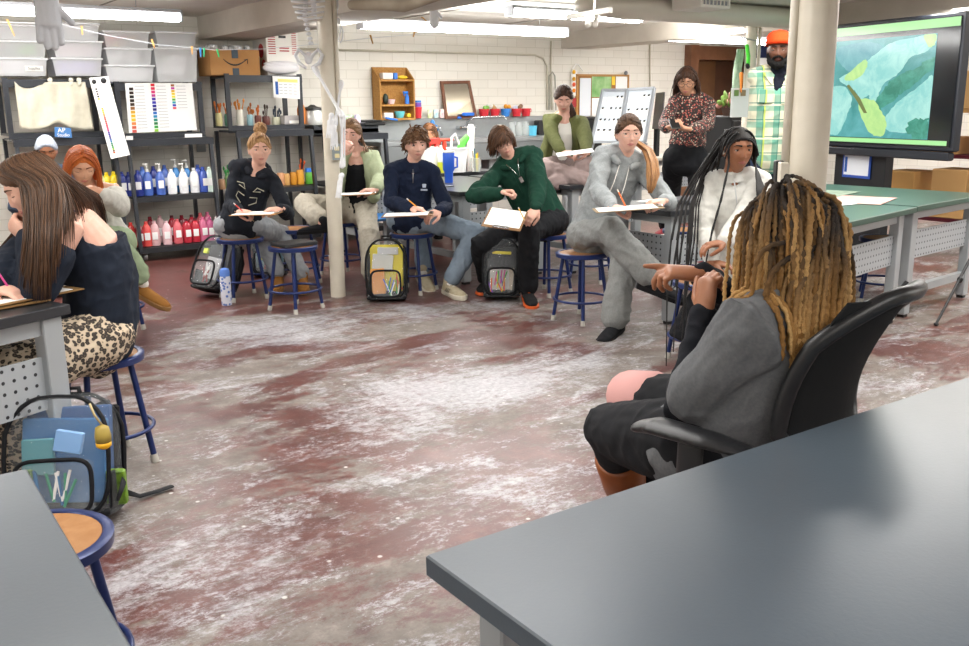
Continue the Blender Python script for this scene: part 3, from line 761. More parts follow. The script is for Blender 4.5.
def faucet(px, py, label, blue=False, long=False):
    p = aty(px, py, 9.64); p.z = 1.13; root = thing('faucet', p, label, 'faucet')
    mb = MB(); mb.cyl(p+V((-.13, 0, 0)), p+V((.13, 0, 0)), .022, None, 12)
    for dx in (-.11, .11): mb.cyl(p+V((dx, .03, 0)), p+V((dx, -.05, .0)), .025, .02, 12)
    mb.tube([p, p+V((0, -.03, .08)), p+V((.05, -.1, .12)), p+V((.42, -.2, .13)) if long else p+V((.1, -.16, .12)), p+V((.45, -.21, .09)) if long else p+V((.14, -.18, .05))], .013, 10)
    mb.build('spout', M_chrome, root, smooth=True, sharp=40)
    if blue:
        mb = MB(); mb.box(p+V((0, -.05, .16)), (.17, .03, .04), bev=.008); mb.box(p+V((-.13, -.05, .12)), (.05, .03, .03), bev=.008); mb.build('handle', mat('faucet_blue', '#2a6fd6', .4), root)
faucet(466, 122, 'chrome wall faucet with blue handle and long spout', True, True)
p = aty(431, 121, 9.55); root = thing('faucet', V((p.x, 9.6, 1.13)), 'blue and chrome faucet above the boy in navy', 'faucet')
mb = MB()
for dx, dz in ((-.06, .03), (.02, .06), (.07, 0), (0, -.03)): mb.ell(V((p.x+dx, 9.55, 1.13+dz)), (.03, .03, .045), nu=12, nv=8)
mb.build('handle', mat('tap_blue', '#3d86cc', .35), root, smooth=True)
MB().tube([(p.x-.1, 9.64, 1.1), (p.x-.03, 9.5, 1.16), (p.x+.08, 9.5, 1.14), (p.x+.12, 9.5, 1.05)], .014, 8).build('spout', M_chrome, root, smooth=True)
# wicker shelf
M_wick = mat('wicker', '#bf8f4e', .6, var='#a07038', vs=60, bump=.5, bs=90)
y0, y1 = 9.55, 9.72
A_, B_ = aty(374, 67, 9.7), aty(412, 120, 9.6)
xl, xr, zt, zb = A_.x-.02, B_.x, A_.z, 1.235
root = thing('wicker_shelf', ((xl+xr)/2, 9.65, zb), 'tall golden wicker shelf standing on the sink backsplash', 'shelf')
lean = .0
for x, n in ((xl, 0), (xr, 1)):
    mb = MB(); mb.quadring([[V((x+dx, y1, zb)), V((x+dx, y0, zb)), V((x+dx, y0, zt-.14)), V((x+dx, y1, zt))] for dx in (0, .02)]); mb.build('side_panel', M_wick, root)
MB().box(((xl+xr)/2, y1, (zt+zb)/2), (xr-xl, .015, zt-zb)).build('back_panel', M_wick, root)
zs = [zb+.015, zb+.17, zb+.31, zb+.44]
for z in zs[:2]+[zt-.15]: MB().box(((xl+xr)/2+.01, (y0+y1)/2, z), (xr-xl, y1-y0+.01, .022)).build('shelf_board', M_wick, root)
for i, z in enumerate(zs): pass
def small(mbf, name, m_, label, cat, group=None, smooth=True):
    mb = MB(); mbf(mb); return mb.build(name, m_, label=label, cat=cat, group=group, smooth=smooth, sharp=45 if smooth else None)
M_blue = mat('bright_blue', '#2f78d8', .4); M_yel = mat('bright_yellow', '#ecc52c', .5); M_teal = mat('teal_plastic', '#67c0c8', .4); M_pnk = mat('pale_pink', '#e8c6c6', .5)
M_redp = mat('red_plastic', '#d0313c', .4); M_bluep = mat('blue_plastic', '#3a86d6', .4)
xm = (xl+xr)/2; yb_ = 9.6
zA, zB, zC = zb+.028, zb+.183, zt-.137
small(lambda b: (b.box((xl+.12, yb_, zC+.035), (.13, .08, .07), bev=.004)), 'tissue_box', M_white, 'white box on the top shelf of the wicker stand', 'box', smooth=False)
small(lambda b: (b.box((xl+.22, yb_, zC+.035), (.05, .08, .07), bev=.004)), 'small_box', M_blue, 'small blue box on the top shelf of the wicker stand', 'box', smooth=False)
small(lambda b: (b.ell((xl+.33, yb_, zC+.022), (.07, .04, .022)), ), 'sponge', M_yel, 'yellow lump on the top shelf of the wicker stand', 'sponge')
small(lambda b: b.lathe([(.035, 0), (.05, .05), (.045, .055), (.03, .02)], (xl+.17, yb_, zB), 16), 'flower_pot', M_pnk, 'pale pink pot on the middle shelf of the wicker stand', 'pot')
small(lambda b: (b.ell((xl+.1, yb_, zB+.06), (.035, .03, .06))), 'dark_bottle', mat('dark_green', '#27332a', .5), 'dark rounded bottle on the middle shelf of the wicker stand', 'bottle')
def spray(b, x, y, z, s=1):
    b.cyl((x, y, z), (x, y, z+.09*s), .03*s, .028*s, 14); b.cyl((x, y, z+.09*s), (x, y, z+.13*s), .026*s, .01*s, 14); b.box((x-.02*s, y, z+.145*s), (.075*s, .02*s, .03*s), bev=.004); b.box((x-.04*s, y, z+.12*s), (.012*s, .012*s, .04*s))
small(lambda b: spray(b, xr-.06, yb_, zB, .9), 'spray_bottle', M_blue, 'blue spray bottle on the wicker stand', 'spray bottle')
small(lambda b: b.lathe([(.04, 0), (.065, .07), (.06, .075), (.035, .01)], (xl+.28, yb_, zA), 18), 'teal_bowl', M_teal, 'teal bowl on the bottom shelf of the wicker stand', 'bowl')
small(lambda b: b.box((xl+.12, yb_, zA+.03), (.12, .06, .06), bev=.004), 'small_carton', M_white, 'white carton on the bottom shelf of the wicker stand', 'box', smooth=False)
small(lambda b: b.box((xr-.05, yb_, zA+.025), (.05, .06, .05), bev=.01), 'yellow_tub', M_yel, 'yellow tub on the bottom shelf of the wicker stand', 'tub')
small(lambda b: b.tube([aty(386, 118, 9.5), aty(397, 120, 9.5)], .012, 8, rounded=True), 'blue_marker', M_blue, 'blue marker lying before the wicker stand', 'marker')
# cup stack and cards right of it
def onledge(px, py, y=9.66): p = aty(px, py, y); p.z = 1.252; return p
p = onledge(418, 118)
root = thing('cup', p, 'red plastic cup beside the wicker shelf', 'cup'); MB().lathe([(.04, 0), (.05, .13), (.045, .13), (.035, .01)], p, 18).build('cup_body', M_redp, root, smooth=True, sharp=40)
small(lambda b: b.lathe([(.042, .132), (.045, .18), (.042, .18)], p, 16), 'purple_cup', mat('purple_plastic', '#7d4fae', .4), 'purple cup stacked on the red cup', 'cup')
small(lambda b: b.lathe([(.042, .182), (.044, .205), (.03, .205)], p, 16), 'blue_cup', M_bluep, 'blue cup on top of the purple and red cups', 'cup')
for i, (px, c_, nm) in enumerate(((430, '#d7ea8c', 'yellow'), (436, '#8fd0e6', 'blue'), (442, '#f0a8b8', 'pink'))):
    p = onledge(px, 118)
    small(lambda b: b.box(p+V((0, 0, .05)), (.055, .02, .1), bev=.003), 'card_box', mat('card_'+nm, c_, .6, var='#f4f4e6', vs=30), 'small %s patterned card box left of the mirror' % nm, 'box', smooth=False)
# mirror
q = [aty(441, 81, 9.71), aty(470, 80.5, 9.71), aty(477.5, 118, 9.62), aty(446, 119, 9.62)]
root = thing('framed_mirror', (q[2]+q[3])/2, 'brown framed mirror leaning on the sink backsplash', 'mirror')
nn = V((0, .03, 0))
ins = [sum(q, V((0, 0, 0)))/4*.15 + p*.85 for p in q]
mb = MB()
for i in range(4):
    j = (i+1) % 4; a, b, c_, d_ = q[i], q[j], ins[j], ins[i]
    mb.quadring([[a, b, c_, d_], [a+nn, b+nn, c_+nn, d_+nn]])
mb.build('frame', mat('mirror_wood', '#7a4a30', .45, var='#633a24', vs=20), root)
MB().quadring([[p+V((0, .012, 0)) for p in ins], [p+V((0, .02, 0)) for p in ins]]).build('glass', mat('mirror_glass', '#b7b0a2', .06, .9), root)
# buckets
cols = [(M_redp, 'red'), (M_redp, 'red'), (M_bluep, 'blue'), (M_redp, 'red'), (M_redp, 'red')]
for i, ((m_, nm), px) in enumerate(zip(cols, (484, 495, 505.5, 516.5, 526))):
    p = onledge(px, 116, 9.64); root = thing('art_bucket', p, '%s bucket, %s of five in the row on the sink ledge' % (nm, ORD[i] if i < 4 else 'rightmost'), 'bucket', 'buckets on the sink ledge')
    mb = MB(); mb.lathe([(.048, 0), (.062, .085), (.066, .085), (.066, .095), (.056, .095), (.044, .01)], p, 18); mb.build('bucket_body', m_, root, smooth=True, sharp=40)
    mb = MB(); mb.tube([p+V((.066*math.cos(a), -.02-.05*math.sin(a), .085-.035*math.sin(a))) for a in [math.pi*k/8 for k in range(9)]], .003, 6); mb.build('handle', m_, root)
for i, (px, c_, nm) in enumerate(((486, '#7bb05a', 'green'), (495, '#b79a6a', 'tan'), (508, '#e9a03a', 'orange'), (517, '#c9cfe6', 'lilac'), (520, '#8a6a52', 'brown'), (490, '#d8d8d0', 'white'))):
    p = onledge(px, 116, 9.64)+V((0, 0, .1)); rr = random.Random(i)
    def f(b):
        for k in range(3): b.ell(p+V((rr.uniform(-.03, .03), rr.uniform(-.02, .02), rr.uniform(-.01, .035))), (.028, .022, .028), nu=10, nv=8)
    small(f, 'toy', mat('toy_'+nm, c_, .6), '%s toy piece poking out of a bucket on the ledge' % nm, 'toy')
# glass jars at the counter end
M_glass = clear('jar_glass', '#d7dedc', .35)
for i, px in enumerate((512, 519, 525.5)):
    p = aty(px, 133, 9.45); p.z = 1.016
    root = thing('glass_jar', p, 'clear glass jar, %s of three on the sink counter' % ['leftmost', 'middle', 'rightmost'][i], 'jar', 'glass jars on the counter')
    MB().lathe([(.045, 0), (.05, .02), (.05, .11), (.038, .14), (.038, .17)], p, 16).build('glass', M_glass, root, smooth=True, sharp=50)
p = aty(532, 131, 9.45); p.z = 1.016
small(lambda b: b.lathe([(.055, 0), (.065, .12), (.06, .12), (.05, .01)], p, 16), 'blue_tub', mat('aqua_tub', '#5cb8d8', .35), 'aqua blue container at the end of the sink counter', 'tub')
p = aty(540, 129, 9.6); p.z = 1.016
small(lambda b: b.box(p+V((0, 0, .09)), (.12, .1, .18), bev=.01), 'black_radio', M_dark, 'black box at the right end of the sink', 'box', smooth=False)
# rack 3 and 4 contents
rr = random.Random(11)
def jar(x, y, z, h, r, c_, nm, label, brushes=0, bc='#b87a3a'):
    root = thing('brush_jar' if brushes else 'jar', (x, y, z), label, 'jar', 'jars on the brush rack')
    MB().lathe([(r*.9, 0), (r, .01), (r, h*.8), (r*.85, h)], (x, y, z), 14).build('jar_body', mat(nm, c_, .4), root, smooth=True, sharp=50)
    if brushes:
        for k in range(brushes):
            a = rr.uniform(0, 6.28); t_ = rr.uniform(.3, .9)*r
            p0 = V((x+.4*t_*math.cos(a), y+.4*t_*math.sin(a), z+h*.5)); p1 = V((x+1.5*t_*math.cos(a), y+1.5*t_*math.sin(a), z+h+rr.uniform(.03, .1)))
            MB().cyl(p0, p1, .004, .006, 6).ell(p1, (.011, .011, .022), nu=8, nv=6).build('brush', mat('bristle_'+bc[1:], bc, .7), root)
def row(items, y, z, where):
    for i, (px, h, r, c_, nm, br_, bc) in enumerate(items):
        jar(aty(px, 120, y).x, y, z, h, r, c_, 'jar_'+nm, '%s jar, %s %s' % (nm, ORD[i], where), br_, bc)
row([(219, .13, .035, '#c9c08a', 'straw', 5, '#c06a2a'), (228, .12, .035, '#4a7b6a', 'green', 5, '#b8642a'), (240, .16, .038, '#e2ded0', 'cream', 6, '#d88a3a'), (250, .11, .032, '#8fb3bb', 'pale blue', 5, '#a8622f'), (258, .1, .035, '#6a2f22', 'maroon', 5, '#c4662a'), (266, .09, .04, '#5a2a24', 'dark red', 6, '#4a3a30'), (276, .08, .045, '#c8c8b0', 'grey green', 8, '#3d4652')], 9.38, 1.222, 'on brush rack upper shelf')
row([(217, .1, .035, '#b08a6a', 'tan', 0, ''), (224, .13, .04, '#7f9f6a', 'green leaf', 5, '#3f8f4a'), (231, .12, .035, '#a9b7a0', 'sage', 4, '#6aa04a'), (277, .13, .04, '#c9936a', 'copper', 0, ''), (283, .12, .035, '#d0a060', 'amber', 0, ''), (290, .13, .035, '#c98a2a', 'gold', 0, ''), (297, .15, .04, '#e2a23a', 'orange', 3, '#c85a2a'), (306, .12, .042, '#5fae3f', 'bright green', 0, '')], 9.15, .612, 'on brush rack lower shelf')
p = aty(306, 130, 9.15); small(lambda b: b.cyl((p.x, 9.15, .735), (p.x, 9.15, .775), .035, .03, 14), 'bottle_top', M_blue, 'blue cap resting on the bright green jar', 'lid')
x_ = aty(290, 118, 9.35).x
root = thing('parts_box', (x_, 9.36, 1.222), 'clear low plastic box with white label on the brush rack', 'box')
MB().box((x_, 9.36, 1.27), (.2, .2, .09), bev=.006).build('tub', clear('box_clear', '#c9c4c4', .7), root); MB().box((x_+.01, 9.255, 1.25), (.12, .004, .03)).build('label_card', M_white, root)
x_ = aty(304, 118, 9.3).x; small(lambda b: b.lathe([(.04, 0), (.045, .15), (.03, .2)], (4.2, 9.35, 1.222), 14), 'orange_jar', mat('orange_jar', '#c9772f', .35), 'tall orange jar at the right end of brush rack', 'jar')
p = V((aty(313, 120, 9.4).x, 9.4, 1.192))
root = thing('slow_cooker', p, 'steel slow cooker with black lid behind the thin column', 'slow cooker')
MB().lathe([(.1, 0), (.125, .02), (.125, .16), (.12, .17)], p, 24).build('pot_body', mat('brushed_steel', '#b8bab8', .3, .7), root, smooth=True, sharp=40)
MB().lathe([(.125, .171), (.12, .195), (.05, .21), (.02, .23), (.01, .23)], p, 24).build('pot_lid', M_dark, root, smooth=True, sharp=40)
# things on low rack
z4 = 1.191
p = V((aty(345, 118, 9.4).x, 9.4, z4)); small(lambda b: b.box(p+V((0, 0, .06)), (.16, .12, .12), bev=.01), 'green_basket', mat('green_basket', '#5ea04a', .5, var='#e8efe0', vs=40), 'green and white patterned box on low rack', 'box', smooth=False)
p = V((aty(357, 118, 9.3).x, 9.3, z4)); small(lambda b: b.lathe([(.035, 0), (.04, .08), (.02, .12)], p, 14), 'lilac_bottle', mat('lilac_bottle', '#cfc3de', .4), 'pale lilac bottle on the low rack', 'bottle')
p = V((aty(371, 124, 9.25).x, 9.25, z4)); small(lambda b: (b.box(p+V((0, 0, .02)), (.26, .2, .035), bev=.01), b.box(p+V((.02, .02, .05)), (.2, .14, .02), bev=.006)), 'black_tray', M_dark, 'black tray pile on the low rack end', 'tray', smooth=False)
p = V((aty(340, 175, 9.1).x+.02, 9.1, .602)); small(lambda b: b.box(p+V((0, 0, .12)), (.16, .14, .24), bev=.02), 'grey_jug', mat('grey_jug', '#b9bcc0', .5), 'grey jug on the low rack behind the column', 'jug', smooth=False)
# cork board with papers, white boards, monitor
P0, P1 = aty(578, 75, 9.7), aty(628, 115, 9.7)
root = thing('cork_board', ((P0.x+P1.x)/2, 9.72, P1.z), 'wood-framed cork board covered with papers on the back wall', 'notice board')
cx_, cz_, w_, h_ = (P0.x+P1.x)/2, (P0.z+P1.z)/2, P1.x-P0.x, P0.z-P1.z
MB().box((cx_, 9.735, cz_), (w_, .02, h_)).build('board', mat('cork', '#a8743f', .8), root)
mb = MB(); mb.box((cx_, 9.72, P0.z), (w_+.03, .03, .025)); mb.box((P0.x, 9.72, cz_), (.025, .03, h_)); mb.box((P1.x, 9.72, cz_), (.025, .03, h_)); mb.build('frame', mat('board_oak', '#b5823f', .5), root)
def pin(px0, py0, px1, py1, m_, label, cat='paper', y=9.715, n='pinned_paper'):
    a, b = aty(px0, py0, y), aty(px1, py1, y); MB().box(((a.x+b.x)/2, y, (a.z+b.z)/2), (b.x-a.x, .004, a.z-b.z)).build(n, m_, label=label, cat=cat)
M_pap = mat('paper', '#f1f1ef', .6)
pin(580, 78, 590.5, 116, mat('paper_blue', '#e3e8ee', .6), 'tall pale sheet on the left of cork board')
pin(592, 76.5, 611, 97, mat('poster_green', '#4f9a3a', .5, var='#b9d9a0', vs=5), 'green poster pinned on the cork board', 'poster')
pin(612, 76.5, 615, 85, M_yel, 'yellow ribbon card on the cork board'); pin(616, 76.5, 627, 92, M_pap, 'white sheet on the right of cork board')
pin(592, 98, 601, 116, M_pap, 'white sheet below the green poster on cork board')
for i, (py, c_) in enumerate(((72, '#f0b93a'), (79, '#d9a23a'), (84.5, '#e86a4a'), (90.5, '#f0912f'))):
    p = aty(574, py, 9.7); MB().ell(p, (.028, .01, .028), nu=12, nv=6).build('felt_fruit', mat('felt_'+c_[1:], c_, .8), label='%s felt fruit on the paper strip left of cork board' % ['topmost yellow', 'mustard', 'coral', 'lowest orange'][i], cat='decoration', smooth=True)
a, b = aty(571, 70, 9.725), aty(577, 96, 9.725)
root = thing('paper_strip', a, 'white paper strip with loops and fruit left of cork board', 'decoration')
MB().box(((a.x+b.x)/2, 9.725, (a.z+b.z)/2), (b.x-a.x, .003, a.z-b.z)).build('strip', M_pap, root)
MB().tube([aty(572, 70, 9.72), aty(576, 64, 9.72), aty(577, 65, 9.72)], .009, 6).tube([aty(578, 64, 9.72), aty(583, 71, 9.72)], .009, 6).build('paper_loop', M_pap, root)
pin(572, 98, 578, 107, mat('red_card', '#a8383a', .6), 'small dark red card left of the cork board')
p = aty(626, 73, 9.68); MB().ell(p, (.03, .02, .03), nu=10, nv=8).build('felt_ball', mat('grey_felt', '#7d7f82', .7), label='grey round ball on top corner of cork board', cat='ball', smooth=True)
# presentation boards with pinned cards standing at the back table
def flat_board(name, quad, y, label, frame_m, cards):
    pts = [aty(px, py, yy) for (px, py), yy in zip(quad, y)]
    root = thing(name, (pts[2]+pts[3])/2, label, 'display board')
    n_ = (pts[1]-pts[0]).cross(pts[3]-pts[0]).normalized()
    if n_.y < 0: n_ = -n_
    MB().quadring([pts, [p+n_*.02 for p in pts]]).build('panel', mat('panel_white', '#b9c1ca', .6), root)
    mb = MB()
    for i in range(4): mb.bar(pts[i]-n_*.004, pts[(i+1) % 4]-n_*.004, .03, .03)
    mb.build('frame', frame_m, root)
    for i_ in (2, 3): MB().bar(pts[i_]+n_*.03, V((pts[i_].x, pts[i_].y+.05, .78)), .03, .03).build('stand_leg', frame_m, root)
    rr = random.Random(5)
    for (b, n) in cards:
        for k in range(n):
            a = .08+.86*k/n+rr.uniform(0, .02); hh = rr.uniform(.1, .17); ww = .86/n*.75
            def P(a, b): return (pts[0]*(1-a)+pts[1]*a)*(1-b)+(pts[3]*(1-a)+pts[2]*a)*b - n_*.006
            q_ = [P(a, b), P(a+ww, b), P(a+ww, b+hh), P(a, b+hh)]
            MB().quadring([q_, [x+n_*.003 for x in q_]]).build('card', M_white, root)
            if rr.random() < .7:
                q_ = [P(a+ww*.2, b-.02)-n_*.002, P(a+ww*.8, b-.03)-n_*.002, P(a+ww*.8, b+.01)-n_*.002, P(a+ww*.2, b+.015)-n_*.002]
                MB().quadring([q_, [x+n_*.003 for x in q_]]).build('clip', M_dark, root)
    return root
M_alu = mat('aluminium', '#9da3aa', .35, .5)
flat_board('display_board', [(603, 90), (627, 90), (619, 142), (592, 142)], [8.5, 8.2, 8.1, 8.4], 'white card display panel, left of two framed boards', M_alu, [(.14, 5), (.36, 5), (.58, 5), (.78, 4)])
flat_board('display_board', [(628, 89.5), (654.5, 88), (645, 142), (620, 142)], [8.2, 7.9, 7.8, 8.1], 'white card display panel, right of two framed boards', M_alu, [(.14, 5), (.4, 5), (.62, 5), (.8, 4)])
p = aty(645, 140, 7.7); root = thing('computer_monitor', (8.15, 8.1, .75), 'black computer monitor seen edge-on right of display boards', 'monitor')
q0, q1, q2, q3 = aty(656, 93, 8.2), aty(664, 92, 7.8), aty(661, 129, 7.8), aty(652, 129, 8.2)
MB().quadring([[q0, q1, q2, q3], [x+V((.05, .03, 0)) for x in (q0, q1, q2, q3)]]).build('screen', M_dark, root)
pm = (q2+q3)/2; MB().box((pm.x+.03, pm.y+.02, (pm.z+.78)/2), (.05, .05, pm.z-.78)).build('stand', M_dark, root)
table(pm.x-.1, 8.15, 1.9, .75, 0, 'desk under the display boards behind the standing woman', mat('desk_pale', '#b9b5ab', .5), h=.78)
p = aty(667, 175, 7.7); p.z = 0
root = thing('drawer_unit', (9.35, 7.6, 0), 'pale drawer unit behind the standing woman', 'drawer unit')
MB().box((9.35, 7.6, .4), (.5, .5, .8), bev=.01).build('body', mat('cabinet_pale', '#c9ccd0', .5), root)
for z in (.15, .4, .65): d_ = MB().box((9.35, 7.34, z), (.44, .02, .21), bev=.004).build('drawer', M_white, root); MB().box((9.35, 7.325, z+.06), (.12, .02, .015)).build('handle', M_steel, d_)
# black cart left of boards with coats
p = aty(592, 130, 8.6)
root = thing('black_chair', (p.x, 8.6, 0), 'black office chair behind the woman in olive cardigan', 'chair')
MB().box((p.x, 8.6, 1.02), (.3, .05, .45), bev=.02).build('backrest', M_dark, root); MB().box((p.x, 8.4, .5), (.42, .42, .07), bev=.02).build('seat', M_dark, root); MB().cyl((p.x, 8.42, .03), (p.x, 8.42, .48), .03, None, 12).build('post', M_dark, root); MB().bar((p.x, 8.6, .48), (p.x, 8.62, .85), .05, .02).build('back_post', M_dark, root)
for a in range(5): MB().bar((p.x, 8.42, .05), (p.x+.28*math.cos(a*1.257), 8.42+.28*math.sin(a*1.257), .03), .05, .04).build('leg', M_dark, root)
# tall cabinet with plants beside the door
M_kraft = mat('kraft', '#b58a55', .7)
p = aty(678, 120, 7.6)
cbx = aty(682, 130, 7.0)
cbx.x = aty(716, 130, 7.15).x-.02
root = thing('black_cabinet', (cbx.x+.3, 7.15, 0), 'black cabinet behind the standing pair', 'cabinet')
ctop = aty(740, 116, 6.9).z
MB().box((cbx.x+.3, 7.15, ctop/2), (.6, .45, ctop), bev=.01).build('body', M_dark, root)
for s_ in (-.145, .145): d_ = MB().box((cbx.x+.3+s_, 6.915, ctop/2), (.28, .02, ctop-.1), bev=.004).build('door', mat('cabinet_front', '#222325', .5), root); MB().box((cbx.x+.3+s_*.2, 6.9, ctop*.6), (.015, .02, .12)).build('handle', M_steel, d_)
p = aty(728, 108, 6.95); p.z = ctop+.002
root = thing('potted_plant', p, 'pink and green leafy plant on the black cabinet', 'plant')
MB().lathe([(.05, 0), (.07, .09), (.06, .09)], p, 14).build('pot', mat('pot_dark', '#3d2d26', .6), root, smooth=True, sharp=40)
rr = random.Random(4)
for nm, c_, n in (('pink_leaves', '#c98f86', 16), ('green_leaves', '#6f8f3f', 22)):
    mb = MB()
    for i in range(n):
        a, e = rr.uniform(0, 6.28), rr.uniform(-.2, 1.3); d_ = V((math.cos(a)*math.cos(e), math.sin(a)*math.cos(e), math.sin(e)))
        c_0 = p+V((0, 0, .12))+d_*rr.uniform(.05, .13); x_, y_ = basis(d_); Mx = Matrix((x_, y_, d_)).transposed()
        mb.ell(c_0, (.03, .008, .045), Mx, 8, 6)
    mb.build(nm, mat(nm, c_, .5), root, smooth=True)
# hanging sheet / notice by column 2, door-side items
pin(731.5, 88, 747.5, 117, M_pap, 'white notice with small pictures taped on the middle column', 'notice', 6.2)
pin(734.5, 90, 738.5, 96, mat('pic_green', '#7d9a5a', .6), 'left small picture on the column notice', 'picture', 6.19); pin(741, 90, 745.5, 96, mat('pic_brown', '#a08a6a', .6), 'right small picture on the column notice', 'picture', 6.19)
small(lambda b: b.tube([aty(747, 46, 6.22), aty(748.5, 56, 6.22), aty(748, 66, 6.22)], .018, 8, rounded=True), 'green_strap', mat('neon_green', '#4fe03a', .5), 'neon green strap hanging from the middle column', 'strap')
small(lambda b: b.tube([aty(747.5, 65, 6.22), aty(748, 67, 6.22)], .02, 8, rounded=True), 'strap_end', M_dark, 'black bead at the foot of the green strap', 'bead')
small(lambda b: b.tube([aty(741.5, 74, 6.18), aty(741, 92, 6.18)], [.02, .007], 8, rounded=True), 'orange_ribbon', mat('neon_orange', '#f08a2a', .5), 'orange tapered ribbon hanging left of the middle column', 'ribbon')
mb = MB(); rows = []
for j in range(9):
    b = j/8; rows.append([aty(741-5*b+(a-.5)*7, 49+40*b, 6.35)+V((0, .02*math.sin(a*14+b*3), 0)) for a in [i/8 for i in range(9)]])
mb.quadring(rows, capa=False, capb=False); mb.f = [f for f in mb.f if not (any(i % 9 == 0 for i in f) and any(i % 9 == 8 for i in f))]; mb.m = mb.m[:len(mb.f)]
o = mb.build('hanging_cloth', mat('mint_cloth', '#c3d5be', .8, var='#9fbfa4', vs=30), label='mint patterned cloth hanging left of the middle column', cat='cloth', smooth=True); s_ = o.modifiers.new('s', 'SOLIDIFY'); s_.thickness = .005
small(lambda b: b.tube([aty(740, 37, 6.25), aty(757, 41, 6.2)], .006, 6), 'bracket', M_steel, 'thin steel bracket strapped on the middle column', 'bracket')
for i, (px0, px1, py0, py1, c_, nm, y_) in enumerate(((758, 766, 40, 62, '#2f3a66', 'navy', 9.2), (766, 790, 66, 80, '#3d5fa0', 'blue', 9.0), (755, 790, 58, 66, '#e6e6e6', 'white', 8.9), (787, 795, 30, 60, '#22242a', 'black', 8.6))):
    a, b = aty(px0, py0, y_), aty(px1, py1, y_); MB().box(((a.x+b.x)/2, y_, (a.z+b.z)/2), (b.x-a.x, .15, a.z-b.z), bev=.01).build('storage_box', mat('box_'+nm, c_, .6), label='%s box on the far shelving behind the bearded man' % nm, cat='box')
a = aty(776, 84, 9.0)
root = thing('far_shelving', (a.x, 9.1, 0), 'far shelving behind the bearded man', 'shelving')
for z in (.5, 1.0, aty(776, 80, 9.0).z-.02, aty(776, 66, 9.0).z-.01): MB().box((a.x+.1, 9.05, z), (1.0, .4, .03)).build('shelf', M_white, root)
for x in (-.4, .6): MB().box((a.x+x, 9.05, .95), (.04, .4, 1.9)).build('side_panel', M_white, root)
# ---------------------------------------------------------------- big screen on its stand
TL, TB = atx(836, 25, 1), None
Yl = 5.5
tz, bzv = 2.085, 1.0
Pr_t = V(aty(967, 7.5, .75*Yl)); Pl_t = V(aty(836, 25, Yl)); 
dir_ = V((Pl_t.x-Pr_t.x, Pl_t.y-Pr_t.y, 0)).normalized()
Pr = V((Pr_t.x, Pr_t.y, 0)); TW = 1.95
zt_, zb_ = 2.09, .985
nrm = V((-dir_.y, dir_.x, 0)); nrm = nrm if nrm.x < 0 else -nrm
ctr = Pr+dir_*TW/2
root = thing('display_screen', (ctr.x, ctr.y, 0), 'huge black-framed flat screen showing a snowy branch picture', 'screen')
Mt = Matrix((dir_*-1, nrm*-1, V((0, 0, 1)))).transposed()   # x to the right seen from the front, y away
def TP(a, b, o=0): return Pr+dir_*TW*(1-a) + V((0, 0, zt_+(zb_-zt_)*b)) + nrm*o
MB().box(TP(.5, .5, -.045), (TW, .08, zt_-zb_), M=Mt, bev=.012).build('casing', mat('screen_casing', '#22262e', .35), root)
MB().box(TP(.5, 1.035, -.03), (TW*.97, .07, .07), M=Mt, bev=.01).build('lower_bar', mat('screen_bar', '#1d2129', .4), root)
# picture
M_scr, t = newmat('screen_picture'); p_ = t.p; p_.inputs['Base Color'].default_value = (0, 0, 0, 1); p_.inputs['Roughness'].default_value = .15
def emis(name, c_, s_=1.0, var=None, vs=5, det=4):
    m_, t_ = newmat(name); t_.p.inputs['Base Color'].default_value = (.01, .01, .01, 1); t_.p.inputs['Roughness'].default_value = .2
    if var:
        t_.link(t_.ramp(t_.noise(t_.coord('Object'), vs, det, .6, .8), [(.35, c_), (.65, var)]), t_.p.inputs['Emission Color'])
    else: t_.p.inputs['Emission Color'].default_value = lin(c_)
    t_.p.inputs['Emission Strength'].default_value = s_; return m_
def spoly(name, pts, m_, o):
    q_ = [TP(a, b, o) for a, b in pts]; MB().quadring([q_, [x+nrm*.0006 for x in q_]]).build(name, m_, scr)
scr = MB().quadring([[TP(a, b, .001) for a, b in ((.015, .03), (.985, .03), (.985, .965), (.015, .965))], [TP(a, b, .002) for a, b in ((.015, .03), (.985, .03), (.985, .965), (.015, .965))]]).build('screen_glass', mat('screen_off', '#16191c', .12), root)
G_ = emis('scr_green', '#b6f7a8', .95); Tl = emis('scr_teal', '#3f9a96', .9, '#6cc0c2', 3, 6); Ts = emis('scr_snow', '#8fdcd6', .93, '#bdf5ea', 7, 6); Td = emis('scr_deep', '#2f8f78', .85, '#56b7a0', 9, 6); Ty = emis('scr_yellow', '#cdf59c', .95, '#b4e892', 8); Tg = emis('scr_grey', '#7cc3c8', .9, '#5aa8b4', 6, 6)
L_, R_ = .06, .87
spoly('green_band', [(.02, .035), (.98, .035), (.98, .1), (.02, .1)], G_, .0035); spoly('green_band', [(.02, .92), (.97, .92), (.97, .955), (.02, .955)], G_, .0035)
spoly('photo_ground', [(L_, .14), (R_, .14), (R_, .915), (L_, .915)], Tl, .0035)
def sm(pts, n=6, jit=.004, seed=1):
    # closed Catmull-Rom outline
    rr = random.Random(seed); out = []
    for i in range(len(pts)):
        p0, p1, p2, p3 = pts[i-1], pts[i], pts[(i+1) % len(pts)], pts[(i+2) % len(pts)]
        for k in range(n):
            u_ = k/n
            out.append(tuple(.5*((2*p1[j])+(-p0[j]+p2[j])*u_+(2*p0[j]-5*p1[j]+4*p2[j]-p3[j])*u_*u_+(-p0[j]+3*p1[j]-3*p2[j]+p3[j])*u_**3)+rr.uniform(-jit, jit) for j in (0, 1)))
    return [(min(max(a, L_), R_), min(max(b, .142), .913)) for a, b in out]
